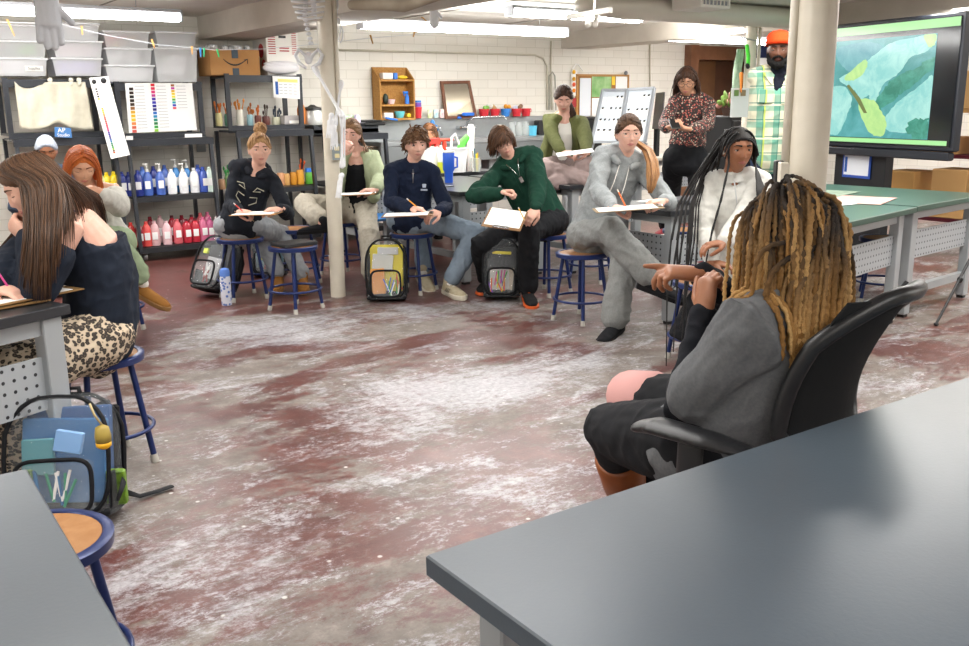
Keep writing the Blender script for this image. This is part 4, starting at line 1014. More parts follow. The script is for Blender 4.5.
spoly('picture_dusk', sm([(.3, .2), (.5, .16), (.6, .25), (.55, .38), (.42, .4), (.33, .32)], seed=2), Tg, .0042)
spoly('snow_bough', sm([(.33, .44), (.45, .36), (.52, .28), (.6, .2), (.7, .16), (.86, .15), (.87, .2), (.8, .28), (.74, .3), (.68, .42), (.6, .5), (.57, .62), (.53, .64), (.52, .58), (.47, .62), (.44, .55), (.38, .5)], seed=3), Ts, .0046)
spoly('snow_bough', sm([(.87, .45), (.8, .52), (.72, .6), (.65, .7), (.62, .8), (.66, .86), (.78, .86), (.87, .75)], seed=4), Ts, .0046)
spoly('snow_bough', sm([(.3, .5), (.38, .52), (.42, .62), (.4, .72), (.36, .88), (.3, .9), (.24, .8), (.22, .6)], seed=5), Ts, .0046)
spoly('snow_bough', sm([(.1, .3), (.2, .25), (.27, .35), (.2, .5), (.1, .5)], seed=8), Ts, .0046)
spoly('dark_fir', sm([(.62, .5), (.7, .42), (.78, .38), (.87, .3), (.87, .38), (.78, .5), (.7, .58), (.62, .66), (.58, .72), (.57, .62)], jit=.012, seed=6), Td, .005)
spoly('dark_fir', sm([(.76, .8), (.82, .76), (.87, .78), (.87, .9), (.78, .9)], jit=.012, seed=7), Td, .005)
spoly('yellow_leaf', sm([(.42, .36), (.48, .3), (.5, .34), (.47, .42), (.41, .46), (.36, .44)], seed=9), Ty, .0054)
spoly('yellow_leaf', sm([(.46, .62), (.55, .62), (.6, .7), (.64, .8), (.62, .9), (.55, .88), (.5, .78)], seed=10), Ty, .0054)
spoly('yellow_leaf', sm([(.8, .15), (.865, .145), (.865, .2), (.84, .24)], seed=12), Ty, .0054)
spoly('twig', [(.38, .5), (.395, .49), (.47, .6), (.52, .72), (.5, .72), (.45, .62)], emis('scr_brown', '#7d8a4a', .8), .0058)
text('ViewBoard', .022, TP(.45, 1.015, .002), (R(90), 0, math.atan2(nrm.y, nrm.x)+R(90)), M_white, parent=root)
sb = TP(.5, .5, -.12); sb.z = 0
yaw = math.atan2(dir_.y, dir_.x)
def SM(x, y, z): return V((ctr.x, ctr.y, 0)) + dir_*-x + nrm*-y + V((0, 0, z))
sx0 = -.12
MB().box(SM(sx0, .16, .52), (.62, .1, .95), M=Mt, bev=.01).build('stand_panel', mat('stand_black', '#1b1d21', .4), root)
for s_ in (-.28, .28):
    MB().box(SM(sx0+s_, .16, .06), (.06, .75, .05), M=Mt, bev=.01).build('stand_foot', M_dark, root)
a_ = SM(sx0-.02, .1, .9)
n_ = nrm
mb = MB(); mb.box(a_+V((0, 0, -.07)), (.34, .008, .26), M=Mt); nb = mb.build('notice_holder', mat('holder_blue', '#2a52b0', .4), root)
MB().box(a_+V((0, 0, -.065))+nrm*.006, (.3, .004, .22), M=Mt).build('notice_sheet', mat('sheet_bluewhite', '#e9eef6', .5), nb)
MB().box(a_+V((0, 0, .02))+nrm*.009, (.26, .003, .022), M=Mt).build('yellow_bar', mat('print_yellow', '#ece68e', .6), nb); MB().box(a_+V((0, 0, -.08))+nrm*.009-dir_*-.125, (.03, .003, .14), M=Mt).build('blue_bar', mat('print_blue', '#2f5fae', .6), nb)
# shelving with cardboard behind the screen
root = thing('cardboard_rack', (8.9, 5.2, 0), 'dark red framed shelving full of cardboard behind the screen', 'shelving')
M_mar = mat('maroon_steel', '#5a1f2a', .4)
for z in (.28, .88, 1.3): MB().box((8.95, 5.0, z), (.5, 2.6, .035)).build('shelf', M_mar if z < 1 else M_kraft, root)
for x in (8.7, 9.2):
    for y in (3.75, 6.25): MB().box((x, y, .95), (.05, .05, 1.9)).build('post', M_mar, root)
for i, (y, w_, z0, h_, c_, nm) in enumerate(((5.45, .25, .9, .28, '#9a9490', 'mottled grey'), (4.95, .5, .9, .16, '#b48a5a', 'flat brown'), (4.4, .35, .9, .3, '#c39a66', 'light brown'), (5.9, .3, .9, .22, '#a87a4a', 'brown'), (4.55, .5, 1.32, .34, '#c8a06c', 'tall tan'), (5.3, .4, 1.32, .3, '#b58a55', 'wide tan'), (5.25, .3, .3, .42, '#c69a5f', 'upright tan'), (4.75, .34, .3, .46, '#caa06a', 'curved-edge tan'), (4.3, .25, .3, .35, '#26272a', 'black'), (5.7, .25, .3, .4, '#b8762e', 'orange brown'))):
    MB().box((8.88, y, z0+h_/2), (.36, w_, h_), bev=.006).build('storage_carton', mat('carton_'+c_[1:], c_, .75, var=None), label='%s carton on the shelving behind the screen' % nm, cat='carton', group='cartons behind the screen')
# papers on the green tables
def sheet(c_, w_, h_, rz, label, m_, z=.7545, n='paper_sheet', th=.002, cat='paper'):
    return MB().box((c_[0], c_[1], z+th/2), (w_, h_, th), rz=rz).build(n, m_, label=label, cat=cat)
p = atz(865, 199, .757); sheet((p.x-.05, p.y), .5, .36, R(20), 'pink patterned paper lying on the green-topped table', mat('pink_print', '#d58e8e', .6, var='#c4b3a4', vs=14), z=.7535, n='pink_paper')
p = atz(838, 193, .757); sheet((p.x-.05, p.y+.05), .5, .3, R(15), 'greenish patterned paper behind the pink one', mat('green_print', '#8d9a88', .6, var='#6f8070', vs=18), z=.7535)
p = atz(836, 202, .757); sheet((p.x-.12, p.y-.02), .3, .22, R(-5), 'white paper left of the pink paper', M_pap, z=.7535)
p = atz(828, 211, .757); MB().box((p.x-.03, p.y, .7625), (.16, .08, .016), rz=R(5), bev=.003).build('black_phone', M_dark, label='black phone on the green table by the column', cat='phone')
p = atz(826, 207, .757); MB().box((p.x-.1, p.y+.12, .7625), (.2, .12, .016), rz=R(5), bev=.003).build('dark_case', mat('case_grey', '#3a3d44', .4), label='dark grey case behind the black phone', cat='case')
# on the black table behind the girls
p = atz(662, 199, .757); sheet((p.x-.05, p.y-.05), .3, .22, R(10), 'white paper on the black table behind grey sweatsuit girl', M_pap, z=.7515)
root = None; p = atz(677, 202, .757); MB().box((p.x+.1, p.y, .765), (.32, .22, .024), rz=R(12), bev=.004).build('dark_laptop', mat('case_grey', '#3a3d44', .4), label='closed dark laptop on the black table behind braids', cat='laptop')
# on the table of the olive cardigan lady
for i, (px, py, rz_, lb) in enumerate(((572, 178, 12, 'rightmost'), (556, 176, -15, 'middle'), (549, 172, 20, 'leftmost'))):
    p = atz(px, py, .757); sheet((p.x+.12, p.y+.1), .28, .21, R(rz_), '%s loose white paper before the woman in olive cardigan' % lb, M_pap, z=.7515+.002*i)
# jars, towel roll, tumbler on the tables between the boys
p = atz(463, 184, .75)
p = atz(447, 182.5, .752)
tb = V((p.x+.02, p.y, .7505))
root = thing('blue_tumbler', tb, 'tall bright blue tumbler between the two boys', 'tumbler')
MB().lathe([(.036, 0), (.038, .09), (.05, .11), (.052, .25), (.05, .255), (.02, .26)], tb, 20).build('cup_body', mat('tumbler_blue', '#2f66e0', .35), root, smooth=True, sharp=40)
MB().tube([tb+V((.05, 0, .22)), tb+V((.09, 0, .21)), tb+V((.09, 0, .13)), tb+V((.045, 0, .12))], .009, 8).build('handle', mat('tumbler_blue', '#2f66e0', .35), root, smooth=True)
MB().lathe([(.05, .256), (.052, .27), (.01, .275)], tb, 20).build('tumbler_lid', M_white, root, smooth=True, sharp=40)
zt2 = .7715
def at2(px, py): p = atz(px, py, zt2); p.z = zt2; return p
p = at2(425, 174); small(lambda b: b.lathe([(.02, 0), (.065, 0), (.065, .25), (.02, .25)], p, 24), 'paper_towel_roll', M_white, 'white paper towel roll standing behind the boy in navy', 'paper towel roll')
p = at2(434, 173)+V((.05, .1, 0)); small(lambda b: b.lathe([(.02, 0), (.06, 0), (.06, .24), (.02, .24)], p, 24), 'paper_towel_roll', M_white, 'second white towel roll, right of the first', 'paper towel roll')
p = at2(441.5, 172.5)
root = thing('soap_bottle', p, 'yellow liquid bottle with white top left of blue tumbler', 'bottle')
MB().lathe([(.035, 0), (.037, .1)], p, 16).build('liquid', mat('yellow_liquid', '#d3dc3c', .3), root, smooth=True, sharp=40); MB().lathe([(.038, .1), (.036, .2), (.015, .23), (.012, .26)], p, 16).build('bottle_top', mat('clear_white', '#dfe2dc', .3), root, smooth=True, sharp=40)
p = at2(437, 171); small(lambda b: spray(b, p.x, p.y, p.z, 2.0), 'spray_bottle', mat('red_spray', '#dd3b34', .4), 'spray bottle with red trigger behind the towel rolls', 'spray bottle')
p = at2(444, 170); small(lambda b: (b.box(p+V((.06, .08, .29)), (.22, .03, .03), bev=.01), b.cyl(p+V((.06, .08, 0)), p+V((.06, .08, .28)), .035, .02, 12)), 'spray_bottle', mat('red_spray2', '#d8452f', .4), 'second red-nozzled spray bottle by the blue tumbler', 'spray bottle')
p = at2(457.5, 172)
root = thing('white_bucket', p, 'white plastic bucket with lime green scrubber inside', 'bucket')
MB().lathe([(.08, 0), (.1, .22), (.106, .22), (.106, .235), (.09, .235), (.075, .01)], p, 24).build('bucket_body', mat('white_pail', '#eef0f0', .4), root, smooth=True, sharp=40)
small(lambda b: b.sweep([p+V((.01, 0, .2)), p+V((.06, 0, .27)), p+V((.12, 0, .33))], [(.02, .015), (.045, .02), (.03, .02)], None, 10), 'green_scrubber', mat('lime_brush', '#5fd84a', .5), 'lime green scrub brush sticking out of the bucket', 'brush')
small(lambda b: b.tube([p+V((-.07, 0, .2)), p+V((-.06, 0, .33)), p+V((-.02, 0, .36)), p+V((.03, 0, .25))], .012, 8), 'white_hose', M_white, 'white curved handle rising from the bucket', 'handle loop')
p = at2(476, 171.5)
root = thing('pencil_jar', p, 'clear jar of pencils left of boy in green hoodie', 'jar'); MB().lathe([(.045, 0), (.048, .13), (.045, .13)], p, 16).build('jar_body', M_glass, root, smooth=True, sharp=40)
for i, (dx, c_, h_) in enumerate(((-.03, '#9a8a78', .2), (-.01, '#3f6a7a', .22), (.012, '#e2dc3a', .17), (.028, '#c9a23a', .18))): MB().cyl(p+V((dx*.6, 0, .01)), p+V((dx, .01, h_)), .007, None, 6).build('pencil', mat('pencil_'+c_[1:], c_, .5), root)
small(lambda b: b.sweep([p+V((.02, .12, .0)), p+V((.02, .12, .2)), p+V((.03, .12, .42))], [(.035, .03), (.04, .03), (.035, .03)], V((1, 0, 0)), 12), 'white_jug', M_white, 'tall narrow white bottle behind the pencil jar', 'bottle')
p = atz(430, 187.5, .75); MB().box((p.x+.02, p.y+.03, .756), (.32, .24, .01), rz=R(8), bev=.003).build('grey_tablet', mat('tablet_grey', '#6b6f75', .35), label='thin grey tablet on the table right of boy in navy', cat='tablet')
# black notebook on the stool
MB().box((2.63, 6.1, .4725), (.26, .2, .024), rz=R(8), bev=.003).build('black_notebook', mat('notebook_black', '#26272a', .5), label='black notebook lying on a navy stool beside the thin column', cat='notebook')
# phones on stool edge etc: blue chair seat right of column
p = atz(374, 216, .5)
root = thing('blue_chair', (3.98, 7.25, 0), 'small chair with bright blue seat left of boy in navy', 'chair')
MB().box((3.98, 7.25, .45), (.36, .34, .03), bev=.01).build('seat', mat('chair_blue', '#2f86d8', .4), root)
for sx_ in (-.15, .15):
    for sy_ in (-.14, .14): MB().cyl((3.98+sx_, 7.25+sy_, 0), (3.98+sx_*.9, 7.25+sy_*.9, .435), .012, None, 8).build('leg', M_navy, root)
# tripod leg at the right
p0 = atz(936, 326, 0); p1 = atx(969, 262, atz(936, 326, 0).x+.3)
root = thing('tripod', p0, 'thin black tripod leg standing beside the green table', 'tripod')
dd_ = (aty(969, 262, p0.y)-p0); top = p0+dd_*1.9
MB().cyl(p0+V((0, 0, .015)), top, .008, .011, 8).build('leg', M_dark, root); MB().ell(p0+V((0, 0, .012)), (.016, .016, .012), nu=10, nv=6).build('rubber_foot', M_dark, root); MB().ell(p0+dd_*.72, (.018, .018, .022), nu=10, nv=6).build('knob', M_dark, root)
# clothes lines with pegs, gloves hanging
def line(pts, label): MB().tube(pts, .0022, 5).build('clothes_line', mat('line_grey', '#c9ccd2', .5), label=label, cat='line')
yl_ = 7.2
line([aty(-5, 22, yl_), aty(60, 24, yl_), aty(110, 36, yl_), aty(160, 45, yl_), aty(215, 50, yl_), aty(262, 49, yl_), aty(330, 43, yl_)], 'thin white clothes line before the bins and cardboard box')
line([aty(333, 42, 6.6), aty(372, 38, 6.6), aty(430, 33, 6.6), aty(500, 27, 6.6), aty(560, 16, 6.4)], 'thin clothes line running right from the thin column')
def peg(px, py, y, c_, label, tilt=0, sc=1):
    p = aty(px, py, y); d_ = V((math.sin(tilt), 0, math.cos(tilt))); root = thing('clothes_peg', p, label, 'clothes peg', 'clothes pegs on the lines'); m_ = mat('peg_'+c_[1:], c_, .6)
    for s_ in (-1, 1): MB().bar(p+d_*.035*sc+V((.004*s_, 0, 0)), p-d_*.04*sc+V((.001*s_, 0, 0)), .008, .005).build('jaw', m_, root)
wd = '#c99a5a'
for a in ((10.5, 27, yl_, wd, 'wooden peg in front of leftmost top bin', -.3, 1.5), (82, 30, yl_, wd, 'small wooden peg in front of second bin stack', 0, .8), (153, 43.5, yl_, wd, 'wooden peg left of the deep clear bin', -.25, .9), (192, 50, yl_, wd, 'wooden peg at the right side of deep bin', 0, .8), (200.5, 52, yl_, '#3a7fb8', 'blue peg left of the cardboard box', 0, .9), (204, 52, yl_, '#2f9a6a', 'green peg just right of the blue peg', .1, .9), (218, 53, yl_, '#3fb46a', 'green peg on the cardboard box corner', -.2, .8), (371.5, 39, 6.6, wd, 'wooden peg right of the hanging skeleton', -.3, .9), (414, 34, 6.6, wd, 'wooden peg below the strip light', .3, .6), (424, 19, 6.6, wd, 'wooden peg beside the hanging white glove', -1.0, .7)):
    peg(*a)
def glove(px, py, y, m_, label, s_=1.0, down=True):
    p = aty(px, py, y); b = Blob(); z = V((0, 0, 1)); x = V((1, 0, 0))
    b.sweep([p+z*.1*s_, p+z*.02*s_, p-z*.05*s_], [(.035*s_, .02*s_), (.042*s_, .024*s_), (.045*s_, .022*s_)], x, 12)
    for k, (dx, l) in enumerate(((-.032, .05), (-.011, .07), (.011, .072), (.032, .055))): b.sweep([p+(x*dx-z*.05)*s_, p+(x*dx*1.1-z*(.06+l))*s_], .0125*s_, None, 10)
    b.sweep([p+(x*.035-z*.0)*s_, p+(x*.075-z*.045)*s_], .013*s_, None, 10)
    return b.build_blob('hanging_glove', m_, None, .005, 2, label=label, cat='glove')
root = thing('track_bracket', atd(590, 12, 5.6), 'white ceiling rail with clamp and small spotlight', 'bracket')
a_, b_ = atd(568, 17, 5.7), atd(611, 10, 5.5)
MB().bar(a_, b_, .035, .03).build('rail', M_white, root)
q = lerp_(a_, b_, .62) if False else a_*.38+b_*.62
MB().cyl(q, q+V((0, 0, CZ-q.z)), .006, None, 8).build('hanger', M_white, root)
MB().sweep([q+V((-.03, 0, -.02)), q+V((-.05, 0, -.07))], [.016, .02], None, 10).build('spotlight', M_white, root, smooth=True)
MB().sweep([q+V((.02, 0, -.02)), q+V((.01, 0, -.07))], [.014, .016], None, 10).build('spotlight', M_white, root, smooth=True)
glove(47, 8, 4.6, mat('grey_glove', '#b9bcc2', .8, bump=.4, bs=60), 'large grey knitted glove hanging before the plastic bins', 1.25)
glove(434, 12, 6.55, mat('white_glove', '#e6e8ee', .8), 'white limp glove hanging over the strip light', .9)
# ---------------------------------------------------------------- people
def skin(name, c, c2=None):
    return mat('skin_'+name, c, .45, var=c2 or c, vs=30, sss=.08)
def cloth(name, c, c2=None, vs=60, bump=.25, bs=350, rough=.9):
    return mat('cloth_'+name, c, rough, var=c2, vs=vs, bump=bump, bs=bs)
def ik(a, c, l1, l2, hint):
    a, c, hint = V(a), V(c), V(hint); d = c-a; L = d.length
    if L > (l1+l2)*.995: c = a + d.normalized()*(l1+l2)*.995; d = c-a; L = d.length
    x = (l1*l1-l2*l2+L*L)/(2*L); h = math.sqrt(max(l1*l1-x*x, 0)); n = d.normalized()
    q = hint-a; q = q-n*q.dot(n); q = q.normalized() if q.length > 1e-6 else V((0, 0, -1))
    return a+n*x+q*h, c
def lerp(a, b, t_): return a+(b-a)*t_
def G(x, s): return math.exp(-(x/s)**2)
def head_grid(k=1.0, jaw=1.0, fem=1.0, nu=96, nv=72):
    """head surface in its own frame: x right, y forward, z up, eyes near z=.005"""
    rows = []
    for j in range(nv+1):
        th = math.pi*j/nv - math.pi/2
        row = []
        for i in range(nu):
            ph = 2*math.pi*i/nu
            ux, uy, uz = math.cos(th)*math.sin(ph), math.cos(th)*math.cos(ph), math.sin(th)
            x, y, z = .0735*ux, .094*uy, .116*uz
            t_ = max(0, min(1, -uz))
            x *= 1-.36*jaw*t_**1.3
            if y > 0: y = y*(1-.06*t_) ; 
            else: y *= 1-.5*t_**1.1
            if uz > 0 and uy < 0: y *= 1+.06*uz
            f = max(0, uy)**.7 if uy > 0 else 0
            if uy > 0:
                # flatten the face plane a little
                y = y*(1-.07*G(x, .05)*G(z+.01, .07))
                y += f*( -.0105*(G(abs(x)-.032, .015)*G(z-.006, .0125))
                    + .0045*G(z-.031, .011)*G(x, .055)
                    + .0045*G(abs(x)-.043, .018)*G(z+.022, .02)
                    + (.0165*fem*G(x, .0085)*max(0, min(1, (.018-z)/.046))*(1 if z > -.03 else G(z+.03, .007)))
                    + .006*G(abs(x)-.011, .006)*G(z+.031, .006)
                    + .0065*G(x, .02)*(G(z+.0525, .0065)+G(z+.0645, .0065))
                    - .0035*G(x, .022)*G(z+.0585, .003)
                    - .003*G(x, .02)*G(z+.077, .006)
                    + .0065*G(x, .02)*G(z+.094, .015))
            row.append(V((x, y, z)))
        rows.append(row)
    return rows
_HG = head_grid()
_hm = MB(); _hm.quadring(_HG)
_HB = bvhtree.BVHTree.FromPolygons([tuple(v) for v in _hm.v], [f for f in _hm.f])
def hsurf(x, z):
    r = _HB.ray_cast(V((x, .3, z)), V((0, -1, 0))); return r[0] if r[0] else V((x, .08, z))
def hand_blob(mb, w, d, n, side, k=1.0, curl=.35, curls=None, spread=.0, thumb=.5, wrist_r=(.026, .02), pinch=False):
    """w wrist, d finger direction, n palm normal (the way the palm faces), side: +1 thumb on d x n side"""
    d = V(d).normalized(); n = V(n); n = (n-d*n.dot(d)).normalized(); t_ = d.cross(n)*side
    mb.sweep([w-d*.015*k, w+d*.02*k, w+d*.05*k, w+d*.085*k], [(wrist_r[0]*k, wrist_r[1]*k), (.034*k, .02*k), (.04*k, .018*k), (.038*k, .0145*k)], t_, 16)
    L = (.076, .084, .078, .062); X = (.029, .0095, -.0105, -.029)
    for i in range(4):
        c = curls[i] if curls else curl
        p = w+d*(.082-.004*abs(i-1.3))*k+t_*X[i]*k; dd = d+t_*spread*X[i]*12; dd.normalize()
        pts = [p-d*.02*k, p]; a = c*.55
        for s_, l in enumerate((.45, .31, .24)):
            di = dd*math.cos(a)+n*math.sin(a); p = p+di*l*L[i]*k; pts.append(p); a += c*(1.1 if s_ == 0 else .8)
        mb.sweep(pts, [.0095*k, .0098*k, .0092*k, .0085*k, .0072*k], None, 10)
    p = w+d*.018*k+t_*.026*k+n*.006*k
    q = (d*.62+t_*(.75-.5*thumb)+n*(.15+.55*thumb)).normalized()
    q2 = (d*.9+t_*(.25-.55*thumb)+n*(.25+.3*thumb)).normalized()
    mb.sweep([p, p+q*.038*k, p+q*.038*k+q2*.032*k, p+q*.038*k+q2*.056*k], [.0155*k, .0125*k, .011*k, .0085*k], None, 10)
    return w+d*.11*k+n*.03*k
def fs(f): return (f[0]*1.0, f[1]*2.5)
class Person: pass
def person(label, S):
    """S: spec dict. All points are world points."""
    P_ = Person(); s = S.get('s', 1.0); g = S.get('w', 1.0)
    pel, nek = V(S['pel']), V(S['neck'])
    pf = V(S['pf']+(0,)).normalized() if len(S['pf']) == 2 else V(S['pf']).normalized()
    cf = V(S.get('cf', S['pf'])+(0,)).normalized()
    root = thing('person', (pel.x, pel.y, S.get('z0', 0)), label, 'person'); P_.root = root
    hc_ = V(S['head']); dn = nek-hc_
    if dn.length > .158*s: nek = hc_ + dn.normalized()*.158*s
    sp = (nek-pel).normalized()
    Rp = pf.cross(V((0, 0, 1))).normalized()
    rc = cf.cross(sp).normalized(); cfu = sp.cross(rc).normalized()*1.0
    cfu = rc.cross(sp)*-1; cfu = sp.cross(rc)
    fwd = (cf-sp*cf.dot(sp)).normalized()
    tilt = S.get('sh_tilt', 0); rc = (rc + sp*tilt).normalized()
    back = S.get('slouch', .035)
    ctrl = (pel+nek)/2 - fwd*back*2
    def spine(t_): return (pel*(1-t_)**2 + ctrl*2*t_*(1-t_) + nek*t_*t_)
    def spr(t_): return lerp(Rp, rc, min(1, max(0, t_*1.1))).normalized()
    L = (nek-pel).length
    sh = {}; hip = {}
    shw = S.get('shw', .146)*s
    for sd, sg in (('R', 1), ('L', -1)):
        sh[sd] = nek - sp*.05*s + rc*sg*shw + V(S.get('sh'+sd, (0, 0, 0)))
        hip[sd] = pel + Rp*sg*.088*s*g
    ua, fa, th, sk = .285*s, .245*s, .43*s, .415*s
    arm = {}; leg = {}
    for sd in 'RL':
        if 'hand'+sd in S:
            h = S['hand'+sd]; e, w = ik(sh[sd], V(h['w']), ua, fa, V(h['e'])); arm[sd] = (sh[sd], e, w)
        if 'foot'+sd in S:
            f = S['foot'+sd]; k_, a_ = ik(hip[sd], V(f['a']), th, sk, V(f['k'])); leg[sd] = (hip[sd], k_, a_)
    P_.arm, P_.leg, P_.sh, P_.nek, P_.pel, P_.sp, P_.rc, P_.fwd, P_.spine = arm, leg, sh, nek, pel, sp, rc, fwd, spine
    # head frame
    hc = V(S['head']); lk = V(S['look']).normalized(); hr = lk.cross(V((0, 0, 1))).normalized(); hu = hr.cross(lk)
    roll = S.get('roll', 0); hr2 = hr*math.cos(roll)+hu*math.sin(roll); hu2 = hu*math.cos(roll)-hr*math.sin(roll)
    hk = S.get('hk', 1.0)
    HM = Matrix((hr2, lk, hu2)).transposed()
    def hp(x, y, z): return hc + HM@V((x, y, z))*hk
    P_.hp = hp; P_.HM = HM; P_.hc = hc; P_.hk = hk
    sm = S['skin']; vox = S.get('vox', .0055)
    # ---- body
    b = Blob()
    b.sweep([spine(t_) for t_ in (-.1, 0, .25, .45, .7, .88, .97)], [(.13*s*g, .09*s*g), (.14*s*g, .1*s*g), (.12*s*g, .09*s*g), (.122*s*g, .092*s*g), (.13*s*g, .098*s*g), (.12*s, .075*s), (.06*s, .05*s)], [spr(t_) for t_ in (-.1, 0, .25, .45, .7, .88, .97)], 20)
    b.sweep([nek-sp*.05, nek, lerp(nek, hp(0, -.02, -.06), .6), hp(0, -.022, -.05)], [.062*s, .052*s, .05*s, .052*s], None, 16)
    for sd in arm: b.sweep([nek+sp*.02*s, lerp(nek, arm[sd][0], .5)+sp*.012*s, arm[sd][0]], [.04*s, .037*s, .035*s], None, 12)
    for sd in arm:
        a, e, w = arm[sd]
        b.sweep([a-(a-nek)*.45+sp*.0, a, lerp(a, e, .35), e, lerp(e, w, .3), w], [.04*s, .042*s*g, .04*s*g, .036*s, .037*s, .024*s], None, 14)
    for sd in leg:
        h_, k_, a_ = leg[sd]
        b.sweep([h_, lerp(h_, k_, .5), k_, lerp(k_, a_, .3), lerp(k_, a_, .75), a_], [.085*s*g, .072*s*g, .052*s, .052*s, .036*s, .032*s], None, 14)
    base = len(b.v)
    for ring in (head_grid(fem=S.get('nose', 1.0), jaw=S.get('jaw', 1.0)),):
        b.quadring([[hp(*v) for v in r] for r in ring])
    for sg in (-1, 1):   # ears
        Me = HM@Matrix.Rotation(R(12)*sg, 3, 'Z')
        b.ell(hp(.073*sg, -.008, -.005), (.009*hk, .017*hk, .03*hk), Me, 14, 10)
    P_.hold = {}
    for sd in arm:
        h = S['hand'+sd]; sg = 1 if sd == 'R' else -1
        d = V(h.get('d', arm[sd][2]-arm[sd][1])); n = V(h.get('n', (0, 0, -1)))
        P_.hold[sd] = hand_blob(b, arm[sd][2], d, n, (-1 if sd == 'R' else 1)*h.get('flip', 1), S.get('handk', 1.0)*s**.5, h.get('curl', .5), h.get('curls'), h.get('spread', 0), h.get('thumb', .5))
    b.build_blob('body', sm, root, vox, S.get('bsm', 2))
    # ---- face parts
    scl = mat('eye_white', '#cdc6bf', .35); iris = mat('iris_'+S.get('iris', '#3a2a20')[1:], S.get('iris', '#3a2a20'), .2); lash = mat('lash', '#231815', .6)
    gz = V(S.get('gaze', (0, 1, 0))).normalized(); open_ = S.get('open', .8)
    for sg in (-1, 1):
        m_ = MB(); ec = V((.0315*sg, .0, .006)); ec.y = hsurf(ec.x, ec.z).y - .0085
        r0 = .0132
        if open_ > .2:
            x_, y_ = basis(gz, V((1, 0, 0))); Mg = Matrix((x_, y_, gz)).transposed()
            prof = [(a) for a in range(-90, 91, 9)]
            rings = [[hp(*(ec+Mg@V((r0*math.cos(R(a))*math.cos(t_), r0*math.cos(R(a))*math.sin(t_), r0*math.sin(R(a)))))) for t_ in [2*math.pi*i/20 for i in range(20)]] for a in prof]
            st = len(m_.f); m_.quadring(rings)
            for fi in range(st, len(m_.f)):
                row = (fi-st)//20; a = prof[min(row, len(prof)-2)] if row < len(prof)-1 else 90
                m_.m[fi] = 1 if a >= 55 else 0
        # lids: partial shells, upper and lower
        def lid(a0, a1, rr_, mi):
            rows = []
            for a in [a0+(a1-a0)*i/5 for i in range(6)]:
                row = []
                for i in range(13):
                    ph = R(-78+156*i/12); ca = math.cos(R(a)); 
                    row.append(hp(*(ec+V((rr_*1.12*math.sin(ph), rr_*math.cos(ph)*ca, rr_*math.sin(R(a))*(.35+.65*math.cos(ph)))))))
                rows.append(row)
            b0 = len(m_.v)
            for r_ in rows: m_.v.extend(r_)
            for j in range(5):
                for i in range(12): m_.f.append((b0+j*13+i, b0+j*13+i+1, b0+(j+1)*13+i+1, b0+(j+1)*13+i)); m_.m.append(mi)
        up = -28+52*open_
        lid(75, up, r0*1.1, 2); lid(-75, -28, r0*1.09, 2)
        m_.mi = 3
        m_.tube([hp(*(ec+V((r0*1.2*math.sin(R(p)), r0*1.16*math.cos(R(p))*math.cos(R(up)), r0*1.13*math.sin(R(up))*(.35+.65*math.cos(R(p))))))) for p in range(-72, 73, 18)], .0011*hk*S.get('lashk', 1), 5)
        m_.build('eye', [scl, iris, sm, lash], root, smooth=True)
        m_ = MB(); pts = []; rad = []
        for i in range(7):
            t_ = i/6; x = sg*(.014+.036*t_); z = .0275+S.get('brow', 0)+.0045*math.sin(t_*math.pi*.8)-.004*t_; q = hsurf(x, z); q.y += .0012; pts.append(hp(*q)); rad.append((.0044*(1-.65*t_)*hk*S.get('browk', 1), .0016*hk))
        m_.sweep(pts, rad, HM@V((0, 0, 1)), 6); m_.build('eyebrow', S['browm'], root, smooth=True)
    lm = mat('lips_'+S.get('lips', '#b4776c')[1:], S.get('lips', '#b4776c'), .4)
    m_ = MB()
    for zz, th_ in ((-.0545, .0038), (-.0635, .0046)):
        pts = []; rad = []
        for i in range(9):
            t_ = i/8*2-1; z = lerp(-.0585, zz, 1-abs(t_)**1.6); q = hsurf(.022*t_, z); q.y += .0002; pts.append(hp(*q)); rad.append((max(.0008, th_*(1-abs(t_)**2.2))*hk, .0022*hk))
        m_.sweep(pts, rad, HM@V((0, 0, 1)), 8)
    m_.build('lips', lm, root, smooth=True)
    if 'glasses' in S:
        m_ = MB(); gm = mat('glasses_'+S['glasses'][1:], S['glasses'], .35, .3); tr = S.get('gt', .0013)
        for sg in (-1, 1):
            pts = []
            for i in range(20):
                a = 2*math.pi*i/20; cx, cz = math.cos(a), math.sin(a)
                ex = .0225*abs(cx)**.8*(1 if cx > 0 else -1); ez = .0175*abs(cz)**.8*(1 if cz > 0 else -1)
                pts.append(hp(sg*.033+ex, .094-.006*((sg*ex)/.022 > .3)*.6, .001+ez))
            m_.tube(pts, tr*hk, 6, closed=True)
            m_.tube([hp(sg*.0555, .092, .006), hp(sg*.072, .07, .006), hp(sg*.078, 0, .006), hp(sg*.076, -.02, -.008)], tr*hk, 6)
        m_.tube([hp(-.011, .095, .004), hp(0, .099, .007), hp(.011, .095, .004)], tr*hk, 6)
        m_.build('glasses', gm, root, smooth=True)
    # ---- clothes
    seed = S.get('seed', 1)
